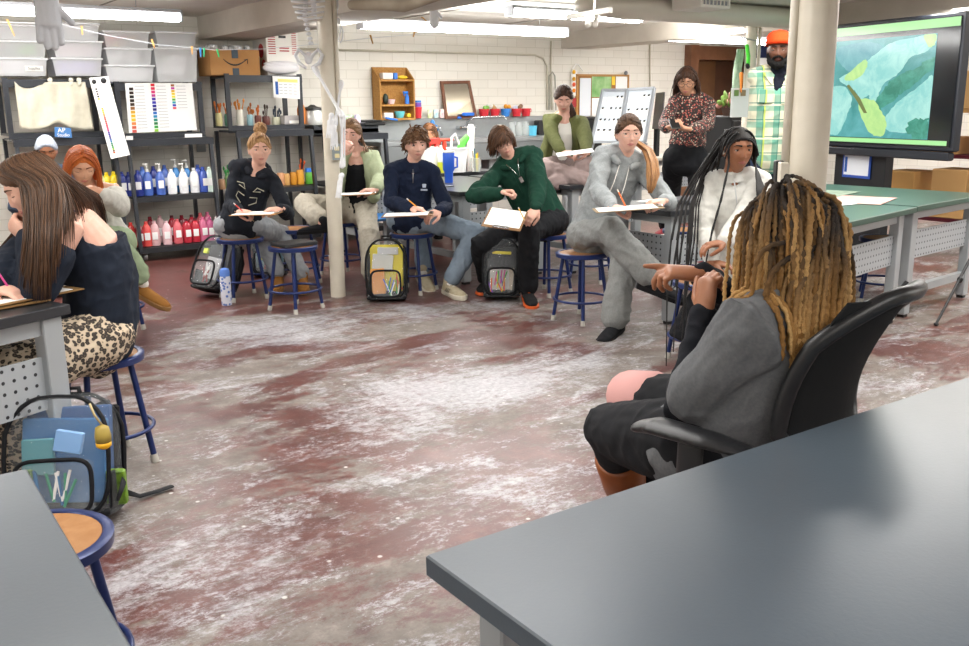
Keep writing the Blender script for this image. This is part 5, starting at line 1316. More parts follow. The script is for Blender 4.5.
    if 'pants' in S:
        c = S['pants']; e = c.get('e', .018)*s; b = Blob(); hem = c.get('hem', .075); kn = c.get('knee', .075)
        b.sweep([spine(t_) for t_ in (-.12, 0, .12, c.get('rise', .3))], [(.125*s*g+e*.5, .09*s*g+e*.5), (.142*s*g+e*.5, .105*s*g+e*.5), (.135*s*g+e*.5, .1*s*g+e*.5), (.12*s*g+e*.5, .09*s*g+e*.5)], [Rp]*4, 22)
        for sd in leg:
            h_, k_, a_ = leg[sd]; cut = c.get('cut', {}).get(sd, .93)
            pts = [h_, lerp(h_, k_, .3), lerp(h_, k_, .65), lerp(h_, k_, .93), k_+(k_-(h_+a_)/2).normalized()*.008, lerp(k_, a_, .1*cut/.9), lerp(k_, a_, .4*cut/.9), lerp(k_, a_, .7*cut/.9), lerp(k_, a_, cut)]
            rk = kn*s; rh = hem*s
            b.sweep(pts, [.088*s*g+e*.5, .085*s*g+e*.5, .076*s*g+e*.5, rk, rk, rk*.98, lerp(rk, rh, .4), lerp(rk, rh, .75), rh], None, 18, rounded=True)
        b.build_blob('trousers', c['m'], root, c.get('vox', .009), 3, fs(c.get('fold', (.009, 13))), seed=seed)
    if 'top' in S:
        c = S['top']; e = c.get('e', .022)*s; b = Blob(); t0 = c.get('t0', -.02)
        ts = [t0, lerp(t0, .4, .4), .4, .7, .86, .95]
        hemw = c.get('hemw', 1.0)
        rad = [(.142*s*g*hemw+e*.8, .108*s*g*hemw+e*.8), (.135*s*g+e*.9, .105*s*g+e), (.13*s*g+e, .104*s*g+e), (.135*s*g+e*.8, .108*s*g+e*.8), (.125*s+e*.6, .085*s+e*.7), (.09*s+e*.3, .066*s+e*.3)]
        if c.get('neckline'): ts[-1] = c['neckline']; rad[-1] = (.12*s, .07*s)
        b.sweep([spine(t_) for t_ in ts], rad, [spr(t_) for t_ in ts], 24)
        sleeves = c.get('sleeve', {'R': 1, 'L': 1})
        for sd in arm:
            if sleeves.get(sd, 1) > 0 and not c.get('drop', {}).get(sd): b.sweep([nek+sp*(.012 if not c.get('neckline') else -.004)*s+(arm[sd][0]-nek)*.22, lerp(nek, arm[sd][0], .55)+sp*.014*s, arm[sd][0]], [.05*s+e*.2, .052*s+e*.35, .052*s+e*.5], None, 14)
        for sd in arm:
            a, el, w = arm[sd]; q = sleeves.get(sd, 1); 
            if q <= 0: continue
            rs = c.get('arm', .058)*.93*s; rw = c.get('cuff', .042)*s
            inn = nek - sp*.06*s + (a-nek)*.35 - sp*.01
            if q >= 1:
                pts = [inn, a, lerp(a, el, .4), lerp(a, el, .9), el, lerp(el, w, .15), lerp(el, w, .5), lerp(el, w, .8), lerp(el, w, c.get('wr', .95))]
                rad = [.055*s+e*.3, .05*s*g+e*.7, rs+.002, rs*.97, rs*.97, rs*.95, lerp(rs, rw, .45)+.004, rw+.006, rw]
            else:
                pts = [inn, a, lerp(a, el, .4), lerp(a, el, q)]; rad = [.06*s+e*.4, .06*s*g+e, rs+.012, rs+.012]
            if c.get('drop', {}).get(sd):   # off the shoulder
                pts = pts[2:]; rad = rad[2:]
            b.sweep(pts, rad, None, 16)
        for ex in c.get('extra', []): b.sweep(*ex)
        o = b.build_blob(c.get('name', 'sweatshirt'), c['m'], root, c.get('vox', .008), c.get('it', 3), fs(c.get('fold', (.009, 13))), seed=seed+3, post=c.get('post'))
        P_.top = o
        if c.get('ribs', True):
            for sd in arm:
                if sleeves.get(sd, 1) < 1: continue
                a, el, w = arm[sd]; rw = c.get('cuff', .042)*s*.86; t_ = c.get('wr', .95)
                MB().sweep([lerp(el, w, t_-.07), lerp(el, w, t_), lerp(el, w, t_+.06), lerp(el, w, t_+.09)], [rw*1.12, rw*1.08, rw*.96, rw*.86], None, 20, False).build('cuff', c.get('ribm', c['m'] if not isinstance(c['m'], (list, tuple)) else c['m'][0]), root, smooth=True)
    if S.get('hood'):
        c = S['hood']; b = Blob(); pts = []; k = c.get('k', 1.0)
        for i in range(13):
            a = R(-150+300*i/12)   # around the neck from the front round the back
            x, y = math.sin(a)*.085*s*k, -math.cos(a)*.078*s*k
            z = .0+.028*(1-abs(a)/R(150)) ; z -= .035*(abs(a)/R(150))**2
            pts.append(nek + rc*x + fwd*y + sp*(z-.002))
        rad = [(.018+.022*math.sin(math.pi*i/12))*s*k for i in range(13)]
        b.sweep(pts, rad, None, 14)
        if c.get('flop', 1):
            b.ell(nek - fwd*.1*s + sp*(-.03), (.1*s, .05*s, .09*s), Matrix((rc, fwd, sp)).transposed(), 18, 12)
        b.build_blob('hood', c['m'], root, .007, 3, (.006, 16), seed=seed+5)
    if S.get('collar'):
        c = S['collar']; h_ = c.get('h', .04); rings = []
        for z, rr_ in ((-.03, .074), (-.005, .068), (h_*.6, .064), (h_, .066), (h_-.002, .058), (0, .058)):
            rings.append([nek + rc*math.sin(t_)*rr_*s + fwd*(-math.cos(t_)*rr_*.95*s+.006) + sp*(z + .012*math.cos(t_)) for t_ in [2*math.pi*i/28 for i in range(28)]])
        MB().quadring(rings, capa=False, capb=False).build('collar', c['m'], root, smooth=True)
    if S.get('cords'):
        m_ = MB()
        for sg in (-1, 1):
            pts = []
            for i in range(6):
                t_ = i/5; q = nek + rc*sg*(.032+.008*t_)*s + fwd*(.07+.062*min(1, t_*1.6))*s - sp*(.035+.2*t_)*s; pts.append(q)
            m_ = MB(); m_.tube(pts, .0028, 6, rounded=True); m_.build('drawstring', S['cords'], root, smooth=True)
    # ---- shoes
    for sd in leg:
        f = S['foot'+sd]; a_ = leg[sd][2]; d = V(f['d']).normalized(); up = V(f.get('u', (0, 0, 1))); up = (up-d*up.dot(d)).normalized(); rt = d.cross(up)
        c = S.get('shoe')
        if not c: continue
        k = c.get('k', 1.0)*s
        def F_(y, z, x=0): return a_ + d*y*k + up*z*k + rt*x*k
        b = Blob()
        b.sweep([F_(-.055, -.045), F_(-.01, -.042), F_(.05, -.046), F_(.11, -.05), F_(.165, -.052), F_(.195, -.056)], [(.034*k, .04*k), (.036*k, .045*k), (.04*k, .036*k), (.045*k, .029*k), (.042*k, .024*k), (.03*k, .018*k)], rt, 18)
        b.sweep([F_(-.02, -.03), F_(-.012, c.get('top', .02))], [(.04*k, .046*k), (c.get('tr', .04)*k, c.get('tr', .042)*k)], rt, 16)
        sh_ = b.build_blob('shoe', c['m'], root, .006, 2)
        so = MB(); ring0 = []
        out = [(-.09, .0), (-.08, .03), (-.03, .037), (.05, .04), (.12, .05), (.18, .045), (.215, .02), (.222, 0)]
        loop = [(y, x) for y, x in out] + [(y, -x) for y, x in reversed(out[1:-1])]
        th_ = c.get('sole', .026)
        so.quadring([[F_(y, -.083, x*.96) for y, x in loop], [F_(y, -.083+.004, x*1.03) for y, x in loop], [F_(y, -.083+th_, x*1.03) for y, x in loop], [F_(y, -.083+th_+.002, x*.9) for y, x in loop]])
        so.build('sole', c['sm'], sh_, smooth=True, sharp=50)
        if c.get('lace'):
            lm_ = MB()
            for i in range(4): y = .03+.025*i; z = -.046+.046-.009*i-.006; lm_.tube([F_(y, z-.006, -.022), F_(y+.005, z+.004, 0), F_(y, z-.006, .022)], .003*k, 6)
            lm_.build('laces', c['lace'], sh_, smooth=True)
        if c.get('stripe'):
            for sg in (-1, 1):
                for i in range(3):
                    y = .02+.024*i; MB().tube([F_(y-.012, -.05, sg*.043), F_(y+.01, -.025, sg*.034)], .004*k, 6).build('stripe', c['stripe'], sh_)
        if c.get('band'):
            MB().tube([F_(.0+.05*math.cos(t_)-.004, .0+.012*math.cos(t_), .043*math.sin(t_)) for t_ in [2*math.pi*i/20 for i in range(20)]], .007*k, 8, closed=True).build('trim_band', c['band'], sh_, smooth=True)
        if c.get('sock'):
            q = leg[sd][1]; MB().sweep([lerp(a_, q, 0), lerp(a_, q, .12), lerp(a_, q, c.get('sockt', .2))], [.036*s, .037*s, .039*s], None, 16).build('sock', c['sock'], root, smooth=True)
    return P_
# ---------------------------------------------------------------- hair
def hair_mat(name, c, c2, rough=.45):
    if 'hair_'+name in _m: return _m['hair_'+name]
    m_, t_ = newmat('hair_'+name)
    g = t_.new('ShaderNodeNewGeometry')
    a = t_.ramp(g.outputs['Random Per Island'], [(0, c), (1, c2)])
    n = t_.noise(t_.coord('Object', (1, 1, .25)), 90, 4, .7)
    dk = t_.ramp(n, [(.3, (.55, .55, .55)), (.65, (1.1, 1.1, 1.1))])
    t_.link(t_.mix(.7, a, dk, 'MULTIPLY'), t_.p.inputs['Base Color'])
    t_.p.inputs['Roughness'].default_value = rough; t_.p.inputs['Specular IOR Level'].default_value = .3; t_.bump(n, .5, .003)
    _m['hair_'+name] = m_; return m_
def scalp(P, front=.062, side=.012, back=-.06, off=.012, name='hair', m_=None, lump=0, nu=64, nv=48, parent=None, seed=2, temple=.0):
    """closed cap of hair following the skull; dips inside the head below the hairline"""
    mb = MB(); rows = []
    for j in range(nv+1):
        th = math.pi*j/nv-math.pi/2; row = []
        for i in range(nu):
            ph = 2*math.pi*i/nu
            ux, uy, uz = math.cos(th)*math.sin(ph), math.cos(th)*math.cos(ph), math.sin(th)
            v_ = V((.0735*ux, .094*uy, .116*uz))
            if uy < 0: v_.y *= 1+.06*max(0, uz)
            if uz < 0:
                v_.x *= 1-.3*(-uz)**1.3
                if uy < 0: v_.y *= 1-.45*(-uz)**1.1
            zt = lerp(side, front, max(0, uy)**1.5) if uy > 0 else lerp(side, back, (-uy)**.8)
            if uy > 0: zt += temple*G(abs(v_.x)-.06, .028)
            o_ = off*max(-1, min(1, (v_.z-zt)/.012)) if v_.z < zt+.012 else off
            if o_ < 0: o_ = -.014
            d = v_.normalized()
            q = v_ + d*(o_ + (lump*noise.noise(v_*60+V((seed, 0, 0))) if o_ > 0 else 0))
            row.append(P.hp(*q))
        rows.append(row)
    mb.quadring(rows)
    return mb
def strands(mb, P, n, seg, length, rad, part=0.0, front=.062, side=.012, back=-.05, seed=1, grav=.35, spread=.0, col=None, tie=None, jitter=.15, seg_n=5, start=.01, taper=True, ymax=1, ymin=-1, clear_=.012, thick=None, zmin=-9, swp=None, g2=None):
    """locks of hair marched over the skull and over body colliders"""
    rr = random.Random(seed); cnt = 0; tries = 0; down = V((0, 0, -1)); step = length/seg
    cols = col or []
    while cnt < n and tries < n*60:
        tries += 1
        ph = rr.uniform(0, 6.283); uz = rr.uniform(-.5, 1); th = math.asin(uz)
        u = V((math.cos(th)*math.sin(ph), math.cos(th)*math.cos(ph), uz)); v_ = V((.0735*u.x, .094*u.y, .116*u.z))
        zt = lerp(side, front, max(0, u.y)**1.5) if u.y > 0 else lerp(side, back, (-u.y)**.8)
        if u.y > 0 and tie is not None: zt -= .02*G(abs(v_.x)-.06, .028)
        if v_.z < zt or u.y > ymax or u.y < ymin or v_.z < zmin: continue
        cnt += 1
        if u.y < 0: v_.y *= 1.05
        sgn = 1 if v_.x > part else -1
        p = P.hp(*(v_+u*start))
        nrm_ = (P.HM@u)
        away = (P.HM@V((sgn*1.0, swp if swp is not None and u.y > -.2 else (-.25 if u.y > .2 else -.5), 0))).normalized()
        if tie is not None: away = (tie-p)
        dvec = away - nrm_*away.dot(nrm_); dvec = dvec.normalized() if dvec.length > 1e-5 else away.normalized()
        dvec = (dvec+V((rr.uniform(-1, 1), rr.uniform(-1, 1), rr.uniform(-1, 1)))*jitter).normalized()
        L_ = rr.uniform(.8, 1.08); pts = [p]; reached = False
        w1, w2 = rr.uniform(0, 6), rr.uniform(0, 6)
        for k in range(seg):
            if tie is not None and not reached:
                t_ = (tie-p); 
                if t_.length < step*1.1: pts.append(tie); break
                d = (dvec*.25+t_.normalized()).normalized()
            else:
                gg = grav if g2 is None or k < seg*.3 else g2
                d = (dvec*(1-gg)+down*gg).normalized()
            d = (d + V((math.sin(k*.9+w1), math.cos(k*.8+w2), 0))*spread).normalized()
            p = p + d*step*L_
            # keep off the skull
            loc = P.HM.transposed()@((p-P.hc)/P.hk); e_ = V((loc.x/(.0735+clear_), loc.y/(.096+clear_), loc.z/(.116+clear_)))
            l_ = e_.length
            if l_ < 1: e_ /= l_; p = P.hc + P.HM@V((e_.x*(.0735+clear_), e_.y*(.096+clear_), e_.z*(.116+clear_)))*P.hk
            for c0, c1, r_ in cols:
                ab = c1-c0; t_ = max(0, min(1, (p-c0).dot(ab)/ab.dot(ab))); q = c0+ab*t_; dd = p-q
                if dd.length < r_: p = q+dd.normalized()*r_
            dvec = (p-pts[-1]).normalized(); pts.append(p)
        m = len(pts)
        r0 = rad*rr.uniform(.8, 1.25)
        rads = [r0*(1 if not taper else max(.25, 1-.75*(i/(m-1))**2.5)) for i in range(m)] if m > 1 else [r0]
        rads[0] = r0*.6
        if thick: rads = [(a*thick, a) for a in rads]
        if m > 2: mb.sweep(pts, rads, None, seg_n, False)
    return mb
def guided(mb, guides, n, rad, seed=1, jit=.006, seg=5, sub=3):
    """locks spread between neighbouring guide curves; guides = [(t, [points])]"""
    rr = random.Random(seed)
    for _ in range(n):
        u = rr.random(); k = max(i for i in range(len(guides)-1) if guides[i][0] <= u or i == 0)
        (t0, a), (t1, b) = guides[k], guides[k+1]; f = (u-t0)/(t1-t0)
        pts = [lerp(p, q, f) for p, q in zip(a, b)]; cut = rr.uniform(.86, 1.03)
        o = V((rr.uniform(-1, 1), rr.uniform(-1, 1), rr.uniform(-1, 1)))*jit; out = []
        m = len(pts)
        for i in range(m-1):
            p0, p1, p2, p3 = pts[max(i-1, 0)], pts[i], pts[i+1], pts[min(i+2, m-1)]
            for q in range(sub):
                w = q/sub; out.append((p1*2+(p2-p0)*w+(p0*2-p1*5+p2*4-p3)*w*w+(p1*3-p0-p2*3+p3)*w**3)*.5)
        out.append(pts[-1]); N = len(out); ph = rr.uniform(0, 6)
        out = [p+o*(.3+1.2*i/N)+V((math.sin(i*.5+ph), math.cos(i*.43+ph), 0))*jit*.35 for i, p in enumerate(out)][:max(4, int(N*cut))]
        N = len(out); r = rad*rr.uniform(.7, 1.3); mb.sweep(out, [r*(.6 if i == 0 else max(.25, 1-.75*(i/(N-1))**3)) for i in range(N)], None, seg, False)
def colliders(P, r=.02):
    c = [(P.spine(.15), P.spine(.8), .125+r), (P.spine(.85), P.nek, .07+r)]
    c.append((P.nek-P.sp*.04-P.rc*.15, P.nek-P.sp*.04+P.rc*.15, .058+r))
    for sd in P.arm: c.append((P.arm[sd][0], P.arm[sd][1], .058+r))
    return c
def sit_points(x, y, z=.46, s=1.0): return V((x, y, z+.095*s))
def clipboard(c, u, n, w=.24, l=.33, label='', paper=True, board='#a77c4c', group='clipboards'):
    """c centre, u long direction (clip end), n face normal"""
    c = V(c); u = V(u).normalized(); n = V(n); n = (n-u*n.dot(u)).normalized(); r = u.cross(n); Mx = Matrix((r, u, n)).transposed()
    root = thing('clipboard', c, label, 'clipboard', group)
    MB().box(c, (w, l, .005), M=Mx, bev=.002).build('board', mat('clip_board_'+board[1:], board, .6, var=None), root)
    if paper: MB().box(c+n*.004-u*.01, (w*.9, l*.86, .002), M=Mx).build('paper', mat('paper', '#f1f1ef', .6), root)
    MB().box(c+n*.008+u*(l*.46), (w*.42, .025, .01), M=Mx, bev=.003).build('clip', M_chrome, root)
    return root
def pencil(p, d, label, c='#e8862f', l=.17):
    p, d = V(p), V(d).normalized(); root = thing('pencil', p, label, 'pencil')
    MB().cyl(p, p+d*l*.9, .0042, None, 6).build('barrel', mat('pencil_'+c[1:], c, .45), root); MB().cyl(p-d*.018, p, .0006, .004, 6).build('tip', mat('pencil_tip', '#d9b88c', .6), root); MB().cyl(p+d*l*.9, p+d*l, .0044, None, 8).build('eraser', mat('pencil_end', '#d7d2cc', .5), root)
    return root
# ---------------------------------------------------------------- the people in the room
RI, TC, UP = V((.818, -.575, 0)), V((-.57, -.82, 0)), V((0, 0, 1))
def dirv(r, t_, u=0): return (RI*r+TC*t_+UP*u).normalized()      # right / towards the lens side / up, as a room direction
S_fair = skin('fair', '#dfb29f', '#d6a591'); S_fair2 = skin('fair_pink', '#e0b4a3', '#d39e8d'); S_tan = skin('tan', '#c08f6e', '#b5825f'); S_lt = skin('light_olive', '#d3a184', '#c79376')
S_brown = skin('brown', '#8a573c', '#7c4c33'); S_dark = skin('deep_brown', '#6b4431', '#5d3a29'); S_med = skin('medium_brown', '#a16c4d', '#946043')
H_dk = hair_mat('darkbrown', '#2a1a13', '#4a3022'); H_br = hair_mat('brown', '#3d281c', '#6a4830'); H_bl = hair_mat('darkblond', '#8a6542', '#b58e62'); H_red = hair_mat('copper', '#9a451c', '#cf7032')
H_black = hair_mat('black', '#0f0d0d', '#211c1a'); H_loc = hair_mat('loc', '#8a6436', '#cfa262', .8); H_locd = hair_mat('locdark', '#2c2622', '#57483a', .8)
def ears_ok(): pass
# --- girl with hair bun -------------------------------------------------
nv = cloth('black_hoodie', '#181b22', '#20242c', 8); gp = cloth('lightgrey_sweat', '#9a9ea3', '#8f9398', 40)
tanboot = cloth('tan_suede', '#9a6b35', '#86592a', 12); solem = mat('tan_sole', '#8d6a43', .7)
P = person('young woman with a hair bun in black zip hoodie and grey sweatpants', dict(
    s=.97, pel=(2.47, 6.74, .56), neck=atd(256, 178, 6.9), pf=(-.35, -.94), cf=(-.42, -.9), head=atd(259.5, 150, 6.78), look=(-.25, -.96, -.02), skin=S_fair, hk=1.0,
    handR=dict(w=atd(238, 211, 6.6), e=atd(222, 222, 6.95), d=dirv(1, .25, -.1), n=(0, 0, -1), curl=.9, thumb=.7), handL=dict(w=atd(281, 209, 6.62), e=atd(290, 218, 6.9), d=dirv(-1, .3, 0), n=(0, 0, -1), curl=.6),
    footR=dict(a=atz(278, 275, .13), k=atz(262, 215, .56), d=dirv(.1, .9, -.15)), footL=dict(a=atz(303, 276, .12), k=atz(286, 212, .56), d=dirv(.15, .9, -.15)),
    browm=H_br, lips='#b4766c', glasses='#b9a58a', gt=.0009, seed=3,
    pants=dict(m=gp, hem=.07, knee=.072, cut={'R': .9, 'L': .9}), top=dict(m=nv, name='zip_hoodie', neckline=.9), hood=dict(m=nv), shoe=dict(m=tanboot, sm=solem, top=.03)))
mb = scalp(P, off=.008, front=.071, back=-.05, temple=-.022); strands(mb, P, 150, 9, .16, .0042, front=.076, back=-.06, tie=P.hp(-.02, -.06, .125), seed=3, clear_=.013, grav=0)
for i in range(70):
    rr = random.Random(i); c0 = P.hp(-.022, -.06, .15); a, b_ = rr.uniform(0, 6.28), rr.uniform(-.6, 1); r_ = rr.uniform(.03, .048)
    ax = V((math.cos(a), math.sin(a), b_)).normalized(); x_, y_ = basis(ax)
    mb.tube([c0+(x_*math.cos(t_)+y_*math.sin(t_))*r_ for t_ in [k*.45 for k in range(11)]], .005, 5)
mb.ell(P.hp(-.022, -.06, .15), .038, nu=14, nv=10)
strands(mb, P, 14, 6, .07, .0016, front=.066, back=-.05, seed=5, ymin=.2, grav=.5, jitter=.8)
mb.build('hair', H_bl, P.root, smooth=True)
chest = lambda t_, x, y: P.spine(t_)+P.fwd*y+P.rc*x
mb = MB(); gm_ = mat('print_cream', '#a9a795', .8)
for sg in (-1, 1):
    mb = MB(); mb.tube([chest(.72, .10*sg, .125), chest(.74, .05*sg, .148), chest(.66, .03*sg, .158), chest(.69, .08*sg, .14)], .004, 5); mb.tube([chest(.55, .02*sg, .165), chest(.58, .07*sg, .152), chest(.5, .075*sg, .158), chest(.42, .03*sg, .17)], .0035, 5); mb.build('chest_print', gm_, P.top)
clipboard(atd(257, 213.5, 6.55), dirv(1, .1, .02), (0, 0, 1), .22, .33, 'clipboard on the lap of the girl with a hair bun')
pencil(P.hold['R']+V((0, 0, -.02)), dirv(-.7, .2, .75), 'red pencil held by the girl with a hair bun', '#c9382f')
# --- sage cardigan girl ---------------------------------------------------
sage = cloth('sage_cardigan', '#a3ad8f', '#959f80', 30, .5, 160); blk = cloth('black_tank', '#15161a'); cream = cloth('cream_corduroy', '#b9b2a4', '#a9a294', 50)
P = person('young woman in sage cardigan covering her mouth, legs crossed behind column', dict(
    s=.98, pel=(3.6, 7.02, .575), neck=atd(357, 154, 7.72), pf=(-.6, -.8), cf=(-.5, -.86), head=atd(351, 134, 7.6), look=(-.6, -.75, -.12), roll=.12, skin=S_fair2,
    handR=dict(w=atd(341, 154, 7.4), e=atd(332, 200, 7.4), d=dirv(.55, .0, .8), n=dirv(.2, -1, 0), curl=.8), handL=dict(w=atd(375, 190, 7.35), e=atd(392, 195, 7.6), d=dirv(-1, .3, 0), n=(0, 0, -1), curl=.5),
    footR=dict(a=atd(322, 223, 7.2), k=atd(284, 204, 7.3), d=dirv(-1, .1, -.05)), footL=dict(a=atz(372, 276, .12), k=atd(374, 212, 7.1), d=dirv(.1, .9, 0)),
    browm=H_br, lips='#c08078', seed=4, pants=dict(m=cream, hem=.085, knee=.085, cut={'R': .8, 'L': .9}), top=dict(m=blk, name='tank_top', neckline=.82, sleeve={'R': 0, 'L': 0}, e=.008, fold=(.004, 12), ribs=False),
    shoe=dict(m=cloth('black_sock', '#191a1e'), sm=mat('black_sole', '#141416', .7), k=.92)))
for sd, sg in (('R', 1), ('L', -1)):
    b = Blob(); a, el, w = P.arm[sd]
    b.sweep([P.nek-P.sp*.03+P.rc*.05*sg, a, lerp(a, el, .5), el, lerp(el, w, .5), lerp(el, w, .88)], [.045, .065, .062, .06, .055, .05], None, 16)
    b.sweep([P.spine(.9)+P.rc*.1*sg+P.fwd*.02, P.spine(.55)+P.rc*.125*sg+P.fwd*.06, P.spine(.2)+P.rc*.15*sg+P.fwd*.08], [(.05, .1), (.05, .125), (.05, .13)], P.rc, 16)
    b.build_blob('cardigan', sage, P.root, .009, 3, (.008, 14), seed=int(5+sg))
mb = scalp(P, off=.01, front=.07, back=-.06, temple=-.022); strands(mb, P, 150, 10, .17, .004, part=0, front=.074, back=-.07, tie=P.hp(-.02, -.11, -.04), seed=3, clear_=.013, grav=0)
strands(mb, P, 50, 12, .3, .004, ymax=-.2, back=-.07, col=colliders(P), seed=8)
mb.build('hair', hair_mat('lightbrown', '#5e4532', '#8d6b4a'), P.root, smooth=True)
clipboard(atd(357, 194, 7.25), dirv(1, 0, .03), (0, 0, 1), .2, .3, 'clipboard on the lap of the girl in sage cardigan')
# --- boy in navy ------------------------------------------------------------
navy = cloth('navy_fleece', '#131b2f', '#182238', 20, .35, 200); jog = cloth('bluegrey_jogger', '#7d8b99', '#73818f', 30)
P = person('young man with curly brown hair in a navy quarter-zip pullover', dict(
    s=1.03, w=.98, pel=(3.62, 6.16, .56), neck=atd(412, 167, 7.0), pf=(-.55, -.83), cf=(-.45, -.89), head=atd(416, 145, 6.92), look=(-.32, -.94, -.08), skin=S_fair, vox=.005,
    handR=dict(w=atd(410, 208, 6.65), e=atd(374, 216, 6.9), d=dirv(1, .05, -.1), n=(0, 0, -1), curl=.9, thumb=.7), handL=dict(w=atd(439, 211, 6.75), e=atd(446, 206, 7.0), d=dirv(-.75, .6, -.25), n=dirv(-.3, -.2, -1), curl=.7),
    footR=dict(a=atz(423, 271, .13), k=atz(414, 216, .55), d=dirv(.35, .9, -.32)), footL=dict(a=atz(450, 283, .095), k=atz(463, 218, .57), d=dirv(.45, .9, 0)),
    browm=H_br, lips='#b9776b', seed=7, pants=dict(m=jog, hem=.062, knee=.082, e=.026, cut={'R': .9, 'L': .9}), top=dict(m=navy, name='pullover', e=.028), collar=dict(m=navy, h=.045),
    shoe=dict(m=cloth('sand_mesh', '#b8ad94', '#a89c82', 30), sm=mat('offwhite_sole', '#d2ccba', .6), lace=M_white, stripe=mat('stripe_grey', '#7b7466', .6), k=1.08, sock=M_white, sockt=.16, sole=.03)))
mb = scalp(P, off=.016, front=.045, back=-.06, lump=.006)
rr = random.Random(9)
strands(mb, P, 420, 5, .055, .0065, front=.056, back=-.06, seed=4, grav=.25, jitter=.9, spread=.5, start=.016, clear_=.016)
mb.build('hair', hair_mat('walnut', '#4a3322', '#76553a'), P.root, smooth=True)
chest = lambda t_, x, y: P.spine(t_)+P.fwd*y+P.rc*x
MB().tube([chest(.97, 0, .09), chest(.88, 0, .13), chest(.74, 0, .155)], .0035, 6).build('zip', M_steel, P.top, smooth=True)
mb = MB(); mb.sweep([chest(.72, -.085, .149), chest(.665, -.085, .156)], [(.016, .003), (.013, .003)], P.rc, 10); mb.build('badge', mat('badge_pale', '#a9b3c4', .7), P.top); MB().box(chest(.62, -.085, .16), (.05, .004, .012), M=Matrix((P.rc, P.fwd, P.sp)).transposed()).build('badge_text', mat('badge_pale', '#a9b3c4', .7), P.top)
clipboard(atd(408, 214.5, 6.55), dirv(1, .0, .03), (0, 0, 1), .23, .36, 'brown clipboard on the lap of the boy in navy', board='#8a6848')
pencil(P.hold['R']+V((0, 0, .0)), dirv(-.75, .1, .65), 'yellow pencil held by the boy in navy', '#f0a020')
# --- hidden girl behind him --------------------------------------------------
P = person('person mostly hidden behind the boy in navy, dark bronze hair showing', dict(
    s=.96, pel=(5.2, 8.7, .47), neck=atd(431, 152, 9.78), pf=(-.55, -.83), head=atd(429.5, 135, 9.7), look=(-.5, -.86, -.05), skin=S_tan, vox=.008,
    handR=dict(w=(5.05, 8.45, .6), e=(4.9, 8.7, .6), curl=.5), handL=dict(w=(5.25, 8.42, .6), e=(5.5, 8.6, .6), curl=.5), footR=dict(a=(5.05, 8.5, .1), k=(5.05, 8.2, .55), d=(-.4, -.9, 0)), footL=dict(a=(5.3, 8.48, .1), k=(5.3, 8.2, .55), d=(-.4, -.9, 0)),
    browm=H_dk, lips='#a9695c', seed=8, pants=dict(m=blk, vox=.012), top=dict(m=cloth('dark_tee', '#2c2a30'), vox=.012), shoe=dict(m=blk, sm=mat('black_sole', '#141416', .7))))
mb = scalp(P, off=.01, front=.058); strands(mb, P, 200, 12, .24, .004, col=colliders(P), seed=4); mb.build('hair', hair_mat('dkbronze', '#2c1c14', '#7a4f2c'), P.root, smooth=True)
# --- boy in green hoodie ------------------------------------------------------
grn = cloth('forest_hoodie', '#14352a', '#183e30', 12); bpants = cloth('black_trousers', '#17181b', '#1e1f23', 10)
P = person('young man in dark green hoodie leaning on the table, head tilted', dict(
    s=1.04, w=1.0, pel=(4.36, 5.45, .56), neck=atd(513, 162, 6.9), pf=(-.55, -.83), cf=(-.62, -.78), head=atd(503, 142, 6.78), look=(-.45, -.88, -.16), roll=-.36, skin=S_fair, vox=.005, slouch=.05,
    handR=dict(w=atd(501, 193, 6.6), e=atd(477, 194, 6.75), d=dirv(.9, .3, .1), n=dirv(.1, .5, -.9), curl=1.2), handL=dict(w=atd(537, 214, 6.5), e=atd(555, 196, 6.75), d=dirv(-.6, .5, -.6), n=dirv(-.3, -.5, -.8), curl=.7),
    footR=dict(a=atz(487, 278, .1), k=atz(471, 226, .57), d=dirv(-.2, .9, 0)), footL=dict(a=atz(528, 289, .1), k=atz(530, 224, .58), d=dirv(.1, .95, -.05)),
    browm=H_br, lips='#bb7b70', glasses='#3a3a40', gt=.0011, seed=11, pants=dict(m=bpants, hem=.07, knee=.08, e=.022), top=dict(m=grn, name='hoodie', e=.034, arm=.068, fold=(.012, 11)), hood=dict(m=grn, k=1.15), cords=grn,
    shoe=dict(m=cloth('black_shoe', '#1d1c1d'), sm=mat('orange_sole', '#d9602a', .5), k=1.05, lace=mat('orange_lace', '#e2602c', .6), sole=.018)))
mb = scalp(P, off=.016, front=.035, side=.0, back=-.06, lump=.004); strands(mb, P, 420, 7, .1, .005, part=-.02, front=.05, back=-.06, seed=4, grav=.3, jitter=.3, start=.014, clear_=.016)
strands(mb, P, 110, 6, .075, .0048, part=-.05, front=.05, seed=14, grav=.75, jitter=.25, ymin=.45, start=.014, clear_=.014)
mb.build('hair', hair_mat('chestnut', '#3f2a1e', '#65452e'), P.root, smooth=True)
chest = lambda t_, x, y: P.spine(t_)+P.fwd*y+P.rc*x
MB().tube([chest(.98, -.05, .1), chest(.86, -.02, .15), chest(.72, .0, .165)], .0022, 5).tube([chest(.98, .05, .1), chest(.86, .02, .15), chest(.72, .0, .165)], .0022, 5).build('necklace_chain', M_chrome, P.root, smooth=True)
MB().box(chest(.69, 0, .17), (.028, .006, .045), M=Matrix((P.rc, P.fwd, P.sp)).transposed(), bev=.004).build('pendant', M_chrome, P.root)
clipboard(atd(505, 219, 6.35), dirv(-.25, 1, -.35), V((0, 0, 1))+TC*.6, .27, .3, 'brown clipboard tilted on the knees of the boy in green', board='#80603f')
pencil(atd(524, 219, 6.3), dirv(-.3, -.3, .6), 'short yellow pencil held by the boy in green', '#d9a23a', .09)
